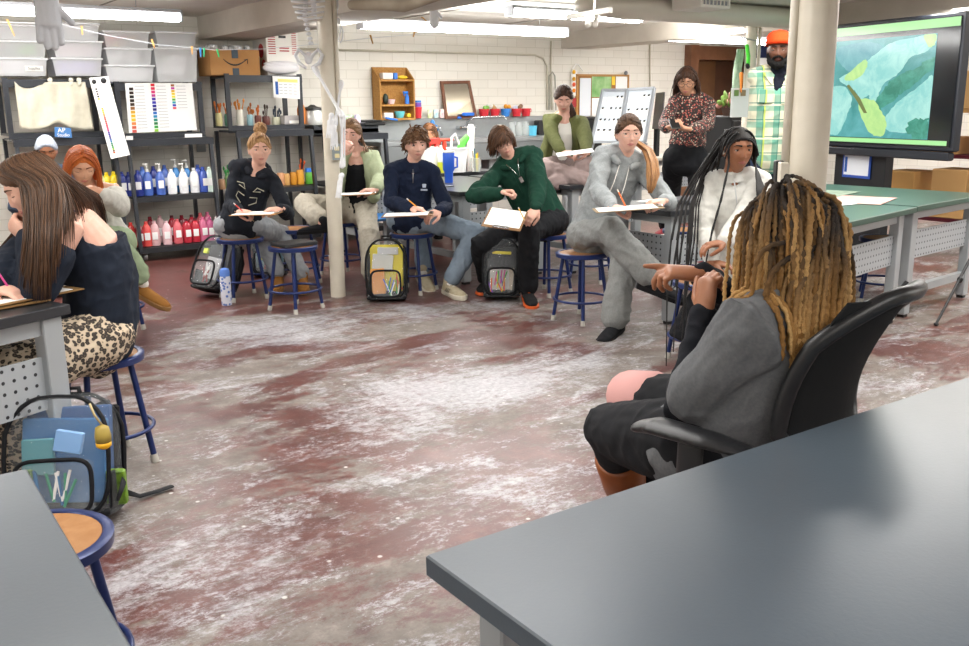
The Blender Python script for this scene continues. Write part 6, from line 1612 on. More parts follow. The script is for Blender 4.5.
# --- olive cardigan woman --------------------------------------------------------
olive = cloth('olive_cardigan', '#63673f', '#585c36', 40, .5, 180); taupe = cloth('taupe_trousers', '#a59390', '#988683', 12)
P = person('smiling woman in olive cardigan sitting up on the far table', dict(
    s=1.0, w=1.12, pel=(5.38, 6.5, .86), neck=atd(566, 121, 8.2), pf=(-.6, -.8), head=atd(563.5, 99, 8.08), look=(-.55, -.75, -.38), skin=S_fair2, vox=.007, z0=.75, hk=1.0,
    handR=dict(w=atd(565, 158, 7.75), e=atd(541, 160, 8.0), d=dirv(1, .2, .0), n=(0, 0, -1), curl=.8), handL=dict(w=atd(587, 156, 7.75), e=atd(598, 158, 8.05), d=dirv(-1, .4, .0), n=(0, 0, -1), curl=.8),
    footR=dict(a=atd(592, 182, 7.75), k=atd(546, 171, 7.75), d=dirv(.9, .2, 0)), footL=dict(a=atd(552, 184, 7.8), k=atd(590, 170, 7.8), d=dirv(-.9, .2, 0)),
    browm=H_dk, lips='#b9645e', open=.15, seed=15, pants=dict(m=taupe, hem=.07, knee=.085), top=dict(m=M_white, name='blouse', e=.008, neckline=.86, sleeve={'R': 0, 'L': 0}, ribs=False, fold=(.003, 10)), shoe=dict(m=blk, sm=mat('black_sole', '#141416', .7), k=.9)))
for sd, sg in (('R', 1), ('L', -1)):
    b = Blob(); a, el, w = P.arm[sd]
    b.sweep([P.nek-P.sp*.03+P.rc*.05*sg, a, lerp(a, el, .5), el, lerp(el, w, .5), lerp(el, w, .92)], [.05, .07, .068, .062, .055, .045], None, 16)
    b.sweep([P.spine(.92)+P.rc*.09*sg+P.fwd*.02, P.spine(.6)+P.rc*.12*sg+P.fwd*.06, P.spine(.05)+P.rc*.15*sg+P.fwd*.06], [(.05, .1), (.055, .12), (.06, .13)], P.rc, 16)
    b.sweep([P.spine(.9)-P.fwd*.03, P.spine(.5)-P.fwd*.04, P.spine(0)-P.fwd*.04], [(.13, .09), (.15, .1), (.17, .11)], P.rc, 16)
    b.build_blob('cardigan', olive, P.root, .009, 3, (.008, 14), seed=int(5+sg))
mb = scalp(P, off=.008, front=.071, back=-.06, temple=-.022); strands(mb, P, 200, 10, .2, .0035, part=0, front=.078, back=-.07, tie=P.hp(-.03, -.1, -.02), seed=3, clear_=.012, grav=0)
b0 = P.hp(-.035, -.1, -.02)
for i in range(60):
    rr = random.Random(i); o_ = V((rr.uniform(-1, 1), rr.uniform(-1, 1), 0))*.018; mb.tube([b0+o_*.4, b0+o_+RI*.02+V((0, 0, -.06)), P.hp(-.07, .02, -.12)+o_*1.2+RI*.01, P.hp(-.085, .05, -.19)+o_*.9], [.005, .005, .0045, .002], 5)
mb.build('hair', H_dk, P.root, smooth=True)
pp = atd(575, 152.5, 7.62)
MB().box(pp, (.3, .17, .003), M=Matrix((dirv(1, .0, .12), V((dirv(1, 0, .12)).cross(dirv(0, .12, 1)))*-1, dirv(0, .12, 1).normalized())).transposed()).build('paper_sheet', M_pap, label='white sheet held by the woman in olive cardigan', cat='paper')
# --- girl in grey sweatsuit ----------------------------------------------------------
gh = cloth('heather_hoodie', '#979c9d', '#898e90', 90, .3, 400); gpt = cloth('heather_pants', '#8d8f8e', '#7f8281', 90, .3, 400)
P = person('young woman in grey sweatsuit with glasses, legs crossed, writing', dict(
    s=1.0, w=1.0, pel=(4.1, 4.6, .565), neck=atd(624, 163, 5.98), pf=(-.42, -.91), cf=(-.5, -.87), head=atd(628.5, 134, 5.85), look=(-.52, -.85, -.03), skin=S_fair, vox=.0048,
    handR=dict(w=atd(612, 207, 5.6), e=atd(577, 214, 5.9), d=dirv(1, .1, -.12), n=(0, 0, -1), curl=.95, thumb=.7), handL=dict(w=atd(664, 201, 5.65), e=atd(672, 206, 5.95), d=dirv(-1, .25, -.05), n=dirv(-.2, 0, -1), curl=.8),
    footL=dict(a=atz(615, 321, .085), k=atz(617, 236, .58), d=dirv(-.5, .85, -.12)), footR=dict(a=atd(655, 279, 5.62), k=atd(648, 222, 5.25), d=dirv(.85, .35, -.28), u=dirv(.3, .2, 1)),
    browm=H_br, lips='#c07a74', glasses='#a89a92', gt=.001, seed=21, pants=dict(m=gpt, hem=.088, knee=.088, e=.024, cut={'L': .93, 'R': .86}, fold=(.011, 11)), top=dict(m=gh, name='hoodie', e=.03, arm=.066, fold=(.012, 11), hemw=1.06), hood=dict(m=gh, k=1.15), cords=M_white,
    shoe=dict(m=cloth('black_slipper', '#17181b', '#202125', 30), sm=mat('black_sole', '#141416', .7), band=cloth('grey_band', '#8d9293'), sock=cloth('black_sock', '#191a1e'), sockt=.2, k=1.06)))
mb = scalp(P, off=.008, front=.074, back=-.06, temple=-.022); strands(mb, P, 320, 11, .2, .0032, part=0, front=.078, back=-.07, tie=P.hp(-.045, -.095, -.035), seed=3, clear_=.012, grav=0, jitter=.05)
b0 = P.hp(-.045, -.095, -.035)
for i in range(120):
    rr = random.Random(i); o_ = V((rr.uniform(-1, 1), rr.uniform(-1, 1), rr.uniform(-.3, .3)))*.026
    q = [b0+o_*.4, atd(647, 150, 5.9)+o_*.8, atd(652, 162, 5.85)+o_, atd(653, 175, 5.8)+o_*1.1, atd(651, 187, 5.78)+o_*.6, atd(650, 193, 5.78)+o_*.3]
    w_ = rr.uniform(-.006, .006); q = [p+RI*w_*math.sin(k*2+i) for k, p in enumerate(q)]
    (mt if i else (globals().__setitem__('mt', MB()) or mt)).tube(q, [.005, .0055, .006, .0055, .004, .002], 5)
mt.build('ponytail', hair_mat('caramel', '#7a5230', '#b98a58'), P.root, smooth=True)
mb.build('hair', hair_mat('darkpart', '#382519', '#5f4430'), P.root, smooth=True)
clipboard(atd(628, 208.5, 5.5), dirv(1, .0, .06), (0, 0, 1), .22, .4, 'clipboard on the knee of the girl in grey sweatsuit', board='#8c7a60')
pencil(P.hold['R']+V((0, 0, .0)), dirv(-.45, .1, .85), 'orange pencil held by the girl in grey sweatsuit', '#e8702f')
# --- woman standing with phone ----------------------------------------------------------
m_fl, t = newmat('ditsy_floral')
vec = t.coord('Object'); vo = t.new('ShaderNodeTexVoronoi'); vo.inputs['Scale'].default_value = 62; t.link(vec, vo.inputs['Vector'])
k1 = t.ramp(vo.outputs['Distance'], [(.34, (1, 1, 1)), (.44, (0, 0, 0))]); cc = t.ramp(t.new('ShaderNodeSeparateColor').outputs[0] if False else vo.outputs['Color'], [(.25, '#b9655a'), (.5, '#cdbba8'), (.72, '#8c4038'), (.9, '#c9b4a0')], 'CONSTANT')
t.link(t.mix(k1, '#2f2523', cc), t.p.inputs['Base Color']); t.p.inputs['Roughness'].default_value = .8; t.p.inputs['Sheen Weight'].default_value = .1
P = person('standing woman in floral blouse and black trousers looking at phone', dict(
    s=1.0, w=1.05, pel=(5.99, 5.57, .95), neck=atd(692.5, 97, 7.8), pf=(-.6, -.8), cf=(-.66, -.74), head=atd(686.5, 82, 7.72), look=(-.74, -.6, -.28), skin=S_lt, vox=.0062,
    handR=dict(w=atd(667, 128, 7.45), e=atd(659, 130, 7.8), d=dirv(.6, .6, .12), n=dirv(.3, -.2, 1), curl=.9), handL=dict(w=atd(692, 129.5, 7.45), e=atd(724, 125, 7.75), d=dirv(-.95, .2, .08), n=dirv(0, -.2, 1), curl=.9),
    footR=dict(a=atz(664, 245, .1)+V((0, .0, 0)), k=atz(672, 195, .5)+TC*.05, d=dirv(-.5, .7)), footL=dict(a=(6.12, 5.5, .09), k=(6.0, 5.2, .5), d=dirv(.2, 1)),
    browm=H_dk, lips='#b8736a', open=.2, glasses='#2a2422', gt=.0017, seed=25, pants=dict(m=bpants, hem=.075, knee=.085, e=.012, fold=(.009, 8), rise=.36), top=dict(m=m_fl, name='blouse', e=.014, t0=.26, fold=(.006, 11), ribs=False), collar=dict(m=m_fl, h=.035),
    shoe=dict(m=mat('red_shoe', '#8f2a33', .5), sm=M_white, k=.95)))
mb = scalp(P, off=.012, front=.066, back=-.06, temple=-.02); strands(mb, P, 330, 10, .17, .0042, part=.0, front=.052, back=-.06, seed=4, grav=.3, jitter=.1, spread=.12, start=.012, clear_=.014, swp=-1.1, ymax=.55)
strands(mb, P, 40, 4, .035, .0035, front=.06, seed=14, grav=.7, jitter=.3, ymin=.5, clear_=.012)
mb.build('hair', hair_mat('espresso', '#2e1f18', '#54392a'), P.root, smooth=True)
pp = atd(674.5, 124, 7.35)
root = thing('smartphone', pp, 'dark smartphone held by the standing woman', 'phone'); Mp = Matrix((dirv(1, 0, 0), dirv(0, -.9, .45), dirv(0, .45, .9))).transposed()
MB().box(pp, (.075, .15, .01), M=Mp, bev=.003).build('case', mat('phone_olive', '#3a3a30', .3), root)
MB().box(pp+Mp@V((0, 0, .006)), (.068, .14, .002), M=Mp).build('screen', M_dark, root)
# --- man in red beanie --------------------------------------------------------------------
m_pl, t = newmat('green_plaid')
vec = t.coord('Object'); sp_ = t.new('ShaderNodeSeparateXYZ'); t.link(vec, sp_.inputs[0])
hx = t.math('ADD', t.math('MULTIPLY', sp_.outputs[0], .82), t.math('MULTIPLY', sp_.outputs[1], -.57))
def band(c_, k, ph, w_): return t.math('LESS_THAN', t.math('FRACT', t.math('ADD', t.math('MULTIPLY', c_, k), 50+ph)), w_)
col = t.mix(t.math('MULTIPLY', band(hx, 9, .1, .38), 0.7), '#cfccb2', '#2f8a78'); col = t.mix(t.math('MULTIPLY', band(sp_.outputs[2], 8, .3, .36), .6), col, '#3f9580')
col = t.mix(t.math('MULTIPLY', band(hx, 9, .75, .07), .75), col, '#1f6f62'); col = t.mix(t.math('MULTIPLY', band(sp_.outputs[2], 8, .85, .07), .75), col, '#1c6a5e')
col = t.mix(t.math('MULTIPLY', band(hx, 4.5, .35, .05), .8), col, '#b9cc3f'); col = t.mix(t.math('MULTIPLY', band(sp_.outputs[2], 4, .5, .045), .7), col, '#e8e4cc')
t.link(col, t.p.inputs['Base Color']); t.p.inputs['Roughness'].default_value = .9; t.p.inputs['Sheen Weight'].default_value = .2
jeans = cloth('dark_jeans', '#232c3f', '#1c2434', 20)
P = person('bearded man standing in orange beanie and green plaid overshirt', dict(
    s=1.09, w=1.08, pel=(6.05, 4.78, 1.02), neck=atd(779, 71, 7.13), pf=(-.72, -.7), head=atd(778.5, 50.5, 7.05), look=(-.8, -.6, -.04), skin=S_dark, hk=1.06, vox=.0058, jaw=.85, slouch=-.01,
    handR=dict(w=atd(768, 150, 7.25), e=atd(752, 118, 7.35), d=dirv(.8, -.3, -.3), n=dirv(0, 1, 0), curl=.5), handL=dict(w=atd(800, 150, 7.3), e=atd(823, 120, 7.35), d=dirv(-.8, -.3, -.3), n=dirv(0, 1, 0), curl=.5),
    footR=dict(a=(5.93, 4.76, .1), k=(5.8, 4.6, .5), d=(-.8, -.6, 0)), footL=dict(a=(6.13, 4.88, .1), k=(5.9, 4.7, .5), d=(-.8, -.6, 0)),
    browm=H_black, lips='#7a4a42', nose=1.05, iris='#20140e', open=.5, browk=1.3, seed=31, pants=dict(m=jeans, hem=.08, knee=.09, e=.02), top=dict(m=m_pl, name='plaid_overshirt', e=.026, t0=-.1, neckline=.93, fold=(.007, 9), ribs=False), shoe=dict(m=blk, sm=M_dark)))
mb = MB(); c_ = P.hp
rings = []
for z, r_, y in ((.036, 1.10, 0), (.034, 1.17, 0), (.062, 1.19, 0), (.066, 1.14, 0), (.092, 1.12, -.004), (.118, .95, -.008), (.134, .6, -.012), (.14, .15, -.014)):
    rings.append([c_(.078*r_*math.sin(t_), y+.0975*r_*math.cos(t_), z+.014*math.cos(t_)*(1 if z < .1 else .2)) for t_ in [2*math.pi*i/36 for i in range(36)]])
mb.quadring(rings); mb.build('beanie', cloth('orange_knit', '#f24a1c', '#e03e14', 80, .8, 300), P.root, smooth=True)
b = Blob()
pts = [P.hp(sg*x, y, z) for sg in (-1,) for x, y, z in ((.068, .02, -.015), (.066, .038, -.045), (.052, .062, -.075), (.028, .082, -.095), (0, .09, -.105))] + [P.hp(x, y, z) for x, y, z in ((.028, .082, -.095), (.052, .062, -.075), (.066, .038, -.045), (.068, .02, -.015))]
b.sweep(pts, [.008, .016, .021, .026, .03, .026, .021, .016, .008], None, 12)
b.sweep([P.hp(-.03, .083, -.05), P.hp(-.015, .095, -.0425), P.hp(.0, .098, -.042), P.hp(.015, .095, -.0425), P.hp(.03, .083, -.05)], [.006, .0065, .006, .0065, .006], None, 8)
for sg in (-1, 1): b.sweep([P.hp(.03*sg, .083, -.05), P.hp(.037*sg, .076, -.07)], [.007, .011], None, 8)
b.ell(P.hp(0, .088, -.082), (.016, .01, .008), nu=12, nv=8)
b.build_blob('beard', mat('beard_black', '#0d0b0a', .9), P.root, .0045, 1, (.006, 60))
b = Blob(); b.sweep([P.nek+P.sp*.035+P.fwd*.0, P.nek-P.sp*.02+P.fwd*.03], [(.075, .075), (.085, .085)], P.rc, 20); b.sweep([P.nek-P.sp*.02+P.fwd*.07, P.nek-P.sp*.12+P.fwd*.125, P.nek-P.sp*.2+P.fwd*.14], [(.05, .02), (.036, .015), (.01, .012)], P.rc, 14)
b.build_blob('scarf', cloth('navy_scarf', '#10131c', '#1a1e2c', 30), P.root, .006, 2, (.008, 30))
for sg in (-1, 1):
    q = [P.nek+P.rc*sg*.03+P.fwd*.075-P.sp*.015, P.nek+P.rc*sg*.085+P.fwd*.02+P.sp*.03, P.nek+P.rc*sg*.115+P.fwd*.09-P.sp*.04, P.nek+P.rc*sg*.055+P.fwd*.135-P.sp*.11]
    MB().quadring([q, [x+P.fwd*.008+P.sp*.004 for x in q]]).build('shirt_collar', m_pl, P.top)
MB().box(P.spine(.68)+P.rc*-.085+P.fwd*.148, (.11, .008, .1), M=Matrix((P.rc, P.fwd, P.sp)).transposed(), bev=.004).build('chest_pocket', m_pl, P.top)
MB().box(P.spine(.68)+P.rc*.085+P.fwd*.148, (.11, .008, .1), M=Matrix((P.rc, P.fwd, P.sp)).transposed(), bev=.004).build('chest_pocket', m_pl, P.top)
# --- girl with long braids ----------------------------------------------------------------------
fleece = cloth('white_fleece', '#dcdcd6', '#cfcfca', 50, .6, 220)
P = person('young woman with very long black braids in a white fleece', dict(
    s=.98, w=1.0, pel=atd(742, 268, 5.08), neck=atd(731, 182, 5.08), pf=(-.75, -.66), cf=(-.7, -.7), head=atd(737.5, 150, 4.97), look=(-.45, -.89, -.04), skin=S_med, vox=.0045,
    handR=dict(w=atd(712, 262, 4.8), e=atd(690, 250, 5.0), d=dirv(.9, .2, -.2), n=(0, 0, -1), curl=.6), handL=dict(w=atd(722, 246, 4.75), e=atd(782, 250, 4.95), d=dirv(-1, .2, -.1), n=(0, 0, -1), curl=.6),
    footR=dict(a=atz(730, 338, .1), k=atz(714, 262, .57), d=dirv(-.4, .9)), footL=dict(a=atz(757, 350, .1), k=atz(744, 288, .57), d=dirv(-.2, .9)),
    browm=H_black, lips='#a9665c', iris='#241610', browk=1.15, seed=35, pants=dict(m=bpants, hem=.07, knee=.08, e=.022), top=dict(m=fleece, name='fleece', e=.032, neckline=.93, arm=.066, fold=(.01, 11)), collar=dict(m=fleece, h=.03),
    shoe=dict(m=blk, sm=M_white)))
MB().ell(P.hp(.078, .0, -.012), (.006, .009, .011), nu=10, nv=8).build('earbud', M_white, P.root, smooth=True)
MB().tube([P.spine(.93)+P.fwd*.12, P.spine(.8)+P.fwd*.15, P.spine(.6)+P.fwd*.158], .0035, 6).build('zip', mat('zip_pale', '#b9bbbd', .5), P.top, smooth=True)
mb = scalp(P, off=.007, front=.06, back=-.05, side=.02)
rr = random.Random(5)
strands(mb, P, 75, 8, .13, .0048, part=.0, front=.064, back=-.05, side=.02, seed=5, clear_=.01, grav=.25, jitter=.03, taper=False, start=.008, seg_n=6)
def braid(pts, r=.005):
    out = []
    for i in range(len(pts)-1):
        for k in range(7): out.append(lerp(pts[i], pts[i+1], k/7))
    out.append(pts[-1]); n = len(out); mb.sweep(out, [r*(1+.22*math.sin(i*1.9))*(1 if i < n*.85 else .6) for i in range(n)], None, 6, False)
for i in range(14):   # left-hand curtain falling past the sleeve to below the seat
    a = i/13; top = P.hp(.075+.01*math.sin(i*2), -.02-.05*rr.random(), .03+.03*rr.random()); x = 684-6*rr.random()+22*(a-.5)
    end = rr.choice([250, 290, 330, 352, 366]); q = [P.hp(.04+.02*rr.random(), .01-.06*rr.random(), .105), top, atd(lerp(716, x, .45), 176, 4.98+.1*a), atd(lerp(716, x, .8), 205, 4.93), atd(x+3, 240, 4.86)]
    if end > 250: q += [atd(x-1+3*math.sin(i), 285, 4.8), atd(x-2+5*math.sin(i*3), end, 4.78)]
    braid(q)
for i in range(9):   # braids falling to the right of the face
    a = i/8; q = [P.hp(-.03, .02-.03*a, .108), P.hp(-.083, .02-.04*a, .03), P.hp(-.092, .03-.02*a, -.06), atd(757+8*a, 190, 4.86+.02*a), atd(758+10*a+3*math.sin(i), 215+14*rr.random(), 4.8+.03*a)]; braid(q)
braid([P.hp(.03, .06, .1), P.hp(.075, .055, .02), P.hp(.072, .07, -.07), atd(721, 200, 4.84), atd(712, 232, 4.78), atd(706, 262, 4.72)], .006)
mb.build('braids', hair_mat('braid', '#0e0d0e', '#1d1a1a', .55), P.root, smooth=True)
# --- redhead ---------------------------------------------------------------------------------------
cream_s = cloth('offwhite_knit', '#cbcac2', '#bcbbb3', 40, .5, 200); sg_p = cloth('sage_pants', '#93a283', '#86967a', 20)
P = person('red-haired young woman in off-shoulder grey-white top looking down at her hands', dict(
    s=1.0, pel=(1.42, 6.27, .565), neck=atd(91, 193, 5.85), pf=(.2, -.98), cf=(-.05, -1), head=atd(82, 167, 5.72), look=(-.1, -.92, -.36), skin=S_lt, vox=.005, slouch=.05,
    handR=dict(w=atd(78, 197, 5.45), e=atd(62, 210, 5.7), d=dirv(.85, .2, .35), n=dirv(.2, -.8, -.2), curl=1.1), handL=dict(w=atd(106, 196, 5.45), e=atd(124, 218, 5.65), d=dirv(-.85, .2, .3), n=dirv(-.2, -.8, -.2), curl=1.1),
    footR=dict(a=(1.3, 5.75, .1), k=(1.3, 5.7, .55), d=(0, -1, 0)), footL=dict(a=atd(143, 284, 5.95), k=atd(118, 250, 5.75), d=dirv(.8, .25, -.35), u=dirv(.35, .1, .9)),
    browm=hair_mat('auburn_brow', '#6a3a22', '#6a3a22'), lips='#b4665c', open=.1, seed=41, pants=dict(m=sg_p, hem=.09, knee=.09, e=.03, cut={'L': .74, 'R': .9}), top=dict(m=cream_s, name='loose_top', e=.022, neckline=.8, arm=.072, cuff=.046, drop={'L': 1, 'R': 0}, fold=(.012, 10)),
    shoe=dict(m=tanboot, sm=solem, sock=M_white, sockt=.32, top=-.005, k=1.05)))
MB().tube([P.sh['L']+V((0, 0, .05))-P.rc*-.05, P.spine(.85)+P.fwd*.1-P.rc*.08], .006, 6).build('green_strap', mat('strap_green', '#6fae6a', .6), P.root, smooth=True)
mb = scalp(P, off=.012, front=.078, back=-.06, temple=-.03); h_ = P.hp; gd = []
for sg in (-1, 1):
    L = [(0, [h_(0, .08, .105), h_(.045*sg, .082, .075), h_(.078*sg, .05, .0), h_(.082*sg, .05, -.09), h_(.075*sg, .06, -.19), h_(.06*sg, .05, -.25)]),
         (.35, [h_(0, .04, .128), h_(.06*sg, .04, .095), h_(.094*sg, .02, .0), h_(.1*sg, .02, -.1), h_(.1*sg, .03, -.19), h_(.085*sg, .03, -.26)]),
         (.7, [h_(0, -.02, .13), h_(.06*sg, -.03, .1), h_(.095*sg, -.04, .0), h_(.1*sg, -.04, -.1), h_(.1*sg, -.03, -.19), h_(.09*sg, -.03, -.26)]),
         (1, [h_(0, -.08, .11), h_(.03*sg, -.1, .08), h_(.06*sg, -.115, .0), h_(.06*sg, -.12, -.1), h_(.06*sg, -.12, -.2), h_(.05*sg, -.12, -.26)])]
    guided(mb, L, 320, .0034, 5+sg, .008)
mb.build('hair', H_red, P.root, smooth=True)
# --- person with hair cap -----------------------------------------------------------------------------
P = person('person with hair in a silvery cap sitting behind the red-haired woman', dict(
    s=.98, pel=(1.47, 8.25, .56), neck=atd(48, 176, 7.4), pf=(-.1, -1), head=atd(46.5, 151, 7.3), look=(-.12, -.93, -.3), skin=S_med, vox=.0065,
    handR=dict(w=(1.3, 7.85, .7), e=(1.15, 8.2, .75), curl=.5), handL=dict(w=(1.6, 7.85, .7), e=(1.8, 8.2, .75), curl=.5), footR=dict(a=(1.35, 7.8, .1), k=(1.35, 7.75, .55), d=(0, -1, 0)), footL=dict(a=(1.6, 7.8, .1), k=(1.6, 7.75, .55), d=(0, -1, 0)),
    browm=H_black, lips='#a5605a', open=.3, seed=43, pants=dict(m=bpants, vox=.012), top=dict(m=cloth('denim_top', '#3d4a5c'), vox=.01), shoe=dict(m=blk, sm=M_dark)))
mb = scalp(P, off=.012, front=.075, back=-.06, side=.02, temple=-.02, lump=.003); mb.build('hair_cap', mat('silver_cap', '#8f98a6', .35, var='#b4bcc9', vs=60, bump=.4, bs=80), P.root, smooth=True)
stool(1.47, 8.27, 0, 'navy stool under the person with silvery hair cap')
# --- woman in leopard print trousers --------------------------------------------------------------------
m_leo, t = newmat('leopard_print'); vec = t.coord('Object'); vo = t.new('ShaderNodeTexVoronoi'); vo.inputs['Scale'].default_value = 58; vo.inputs['Randomness'].default_value = .9
ds = t.new('ShaderNodeMapping'); t.link(vec, ds.inputs['Vector']); nz = t.noise(vec, 60, 2)
mx = t.new('ShaderNodeVectorMath', operation='ADD'); t.link(vec, mx.inputs[0]); sc_ = t.new('ShaderNodeVectorMath', operation='SCALE'); nn_ = t.new('ShaderNodeTexNoise'); nn_.inputs['Scale'].default_value = 40; t.link(vec, nn_.inputs['Vector']); t.link(nn_.outputs['Color'], sc_.inputs[0]); sc_.inputs['Scale'].default_value = .014; t.link(sc_.outputs[0], mx.inputs[1]); t.link(mx.outputs[0], vo.inputs['Vector'])
col = t.ramp(vo.outputs['Distance'], [(.0, '#6f6152'), (.2, '#5b5047'), (.3, '#37312d'), (.5, '#3d3631'), (.56, '#c7b59c'), (1, '#d3c3ac')])
t.link(t.mix(.5, col, t.ramp(t.noise(vec, 12, 3), [(.3, '#b7a58c'), (.7, '#e0d3bf')]), 'MULTIPLY'), t.p.inputs['Base Color']); t.link(col, t.p.inputs['Base Color']); t.p.inputs['Roughness'].default_value = .85
nvk = cloth('navy_sweat', '#1c222e', '#242b38', 20)
P = person('long-haired woman in off-shoulder navy sweatshirt and leopard print trousers', dict(
    s=1.0, w=1.06, pel=(.79, 3.8, .565), neck=atd(66, 208, 3.5), pf=(-.93, .1), cf=(-.9, .15), head=atd(33, 188, 3.38), look=(-.86, .12, -.36), gaze=(0, .8, -.5), skin=S_fair, vox=.0045, slouch=.06, hk=1.0, shw=.175,
    handR=dict(w=atd(-4, 288, 3.28), e=atd(-10, 262, 3.6), d=dirv(.9, .2, -.15), n=(0, 0, -1), curl=.8), handL=dict(w=atd(30, 238, 3.38), e=atd(62, 290, 3.3), d=dirv(-.7, -.2, .5), n=dirv(-.3, -.8, .6), curl=1.2),
    footR=dict(a=(.42, 3.98, .1), k=(.3, 3.9, .6), d=(-.9, -.3, 0)), footL=dict(a=(.46, 3.72, .1), k=(.3, 3.45, .6), d=(-.9, -.4, 0)),
    browm=H_br, lips='#b8706a', open=.15, seed=51, pants=dict(m=m_leo, hem=.12, knee=.12, e=.06, vox=.008, fold=(.012, 9)), top=dict(m=nvk, name='sweatshirt', e=.03, neckline=.74, arm=.07, cuff=.05, drop={'L': 1}, vox=.006, fold=(.008, 10), t0=-.06, hemw=1.05),
    shoe=dict(m=blk, sm=M_white)))
MB().tube([P.sh['L']+V((0, 0, .052))+P.rc*.055-P.fwd*.03, P.sh['L']+V((0, 0, .058))+P.rc*.05+P.fwd*.01, P.sh['L']+P.rc*.04+P.fwd*.07-P.sp*.02, P.spine(.72)+P.fwd*.115-P.rc*.09], .0035, 6).build('thin_strap', mat('strap_navy', '#232a5a', .6), P.root, smooth=True)
mb = scalp(P, off=.01, front=.056, back=-.06); h_ = P.hp; A4 = lambda L: [atd(x, y, d) for x, y, d in L]
near = [(0, [h_(-.0, .075, .112), h_(-.05, .07, .085)]+A4([(19, 183, 3.27), (24, 206, 3.24), (25, 240, 3.2), (20, 285, 3.2)])),
        (.3, [h_(.0, .04, .122), h_(-.06, .04, .09)]+A4([(34, 185, 3.25), (40, 210, 3.22), (40, 245, 3.17), (38, 300, 3.17)])),
        (.55, [h_(.0, .0, .128), h_(-.06, .0, .095)]+A4([(46, 180, 3.26), (50, 204, 3.23), (50, 245, 3.17), (50, 300, 3.17)])),
        (.75, [h_(.0, -.04, .122), h_(-.055, -.045, .09)]+A4([(54, 178, 3.29), (60, 196, 3.25), (60, 225, 3.18), (58, 262, 3.17)])),
        (.88, [h_(.0, -.07, .11), h_(-.045, -.09, .07)]+A4([(66, 178, 3.36), (82, 190, 3.48), (96, 200, 3.66), (104, 222, 3.8)])),
        (1, [h_(.0, -.09, .09), h_(-.02, -.11, .05)]+A4([(72, 180, 3.42), (88, 191, 3.56), (101, 202, 3.72), (108, 240, 3.86)]))]
guided(mb, near, 950, .0025, 3, .008)
far = [(0, [h_(.0, .075, .112), h_(.05, .07, .09), h_(.088, .03, .02), h_(.09, .0, -.08)]+A4([(2, 250, 3.5), (-2, 300, 3.5)])),
       (1, [h_(.0, -.08, .112), h_(.05, -.08, .09), h_(.08, -.06, .0), h_(.07, -.06, -.1)]+A4([(24, 250, 3.5), (18, 310, 3.5)]))]
guided(mb, far, 400, .0028, 4, .01)
mb.build('hair', hair_mat('longbrown', '#2f2119', '#664833', .38), P.root, smooth=True)
q_ = Matrix.Rotation(TCr, 3, 'Z')
clipboard(V((.47, 3.66, .7675)), q_@V((1, .0, 0)), (0, 0, 1), .3, .42, 'brown clipboard overhanging the table before leopard print trousers', board='#8a6a42', group=None)
MB().box((.3, 3.62, .758), (.5, .35, .006), rz=.3).build('drawing_board', mat('clip_board_8a6a42', '#8a6a42', .6), label='thin brown drawing board under the clipboard beside leopard trousers', cat='board')
root = pencil(P.hold['R']+V((0, 0, -.03)), dirv(-.5, -.1, .8), 'magenta pencil held by the woman in leopard print trousers', '#c2357f', .2)
# ---------------------------------------------------------------- woman with blond locs in the office chair
tee = cloth('charcoal_heather_tee', '#6b6d70', '#5f6164', 120, .35, 400); blackk = cloth('black_sleeve', '#14161c', '#191b22', 20)
brownboot = mat('brown_leather', '#8a4a1c', .4, var='#74390f', vs=12)
pelw = V((1.83, 1.53, .57))
P = person('woman with long blond-tipped locs in a grey tee seen from behind, pointing', dict(
    s=1.02, w=1.16, pel=tuple(pelw), neck=atd(785, 296, 2.24), pf=(-.15, 1), cf=(-.3, .95), head=atd(788, 243, 2.22), look=(-.35, .9, -.05), skin=S_med, vox=.0042, hk=1.02, slouch=.04, shw=.165,
    handL=dict(w=atd(704, 314, 2.38), e=atd(708, 420, 2.2), d=dirv(.1, -.2, 1), n=dirv(.9, -.4, .1), curls=(1.25, 1.3, 1.35, 1.4), thumb=-.1),
    handR=dict(w=atd(702, 275, 2.5), e=atd(752, 296, 2.52), d=dirv(-1, -.1, .12), n=dirv(-.1, -.2, -1), curls=(.05, .75, .95, 1.1), thumb=.3),
    footL=dict(a=atz(630, 515, .1), k=atz(606, 404, .56), d=(-.25, .95, -.1)), footR=dict(a=(2.1, 2.02, .12), k=atz(646, 400, .53), d=(0, 1, 0)),
    handk=.98, browm=H_black, lips='#8a5448', seed=61,
    pants=dict(m=bpants, hem=.07, knee=.088, e=.025, vox=.007, cut={'L': .24, 'R': .85}, fold=(.007, 9)),
    top=dict(m=tee, name='tee_shirt', e=.028, sleeve={'R': .8, 'L': .8}, arm=.07, vox=.006, fold=(.008, 9), ribs=False, t0=-.08, hemw=1.12),
    shoe=dict(m=brownboot, sm=mat('boot_sole', '#3a2416', .6), top=.1, tr=.055, k=1.0)))
for sd in 'LR':
    a, el, w = P.arm[sd]; b = Blob()
    b.sweep([lerp(a, el, .4), lerp(a, el, .9), el, lerp(el, w, .2), lerp(el, w, .6), lerp(el, w, .96)], [.06, .062, .06, .058, .046, .037], None, 18)
    b.build_blob('black_undersleeve', blackk, P.root, .006, 3, (.007, 34), seed=3)
MB().sweep([lerp(P.leg['R'][0], P.leg['R'][1], .86), P.leg['R'][1], lerp(P.leg['R'][1], P.leg['R'][2], .12)], [.1, .106, .1], None, 20).build('pink_knee_patch', cloth('pink', '#c49490'), P.root, smooth=True)
MB().box(P.spine(.86)-P.rc*.155+P.fwd*.06, (.012, .03, .03), rz=.3, bev=.003).build('red_tag', mat('red_tag', '#c23a32', .6), P.root)
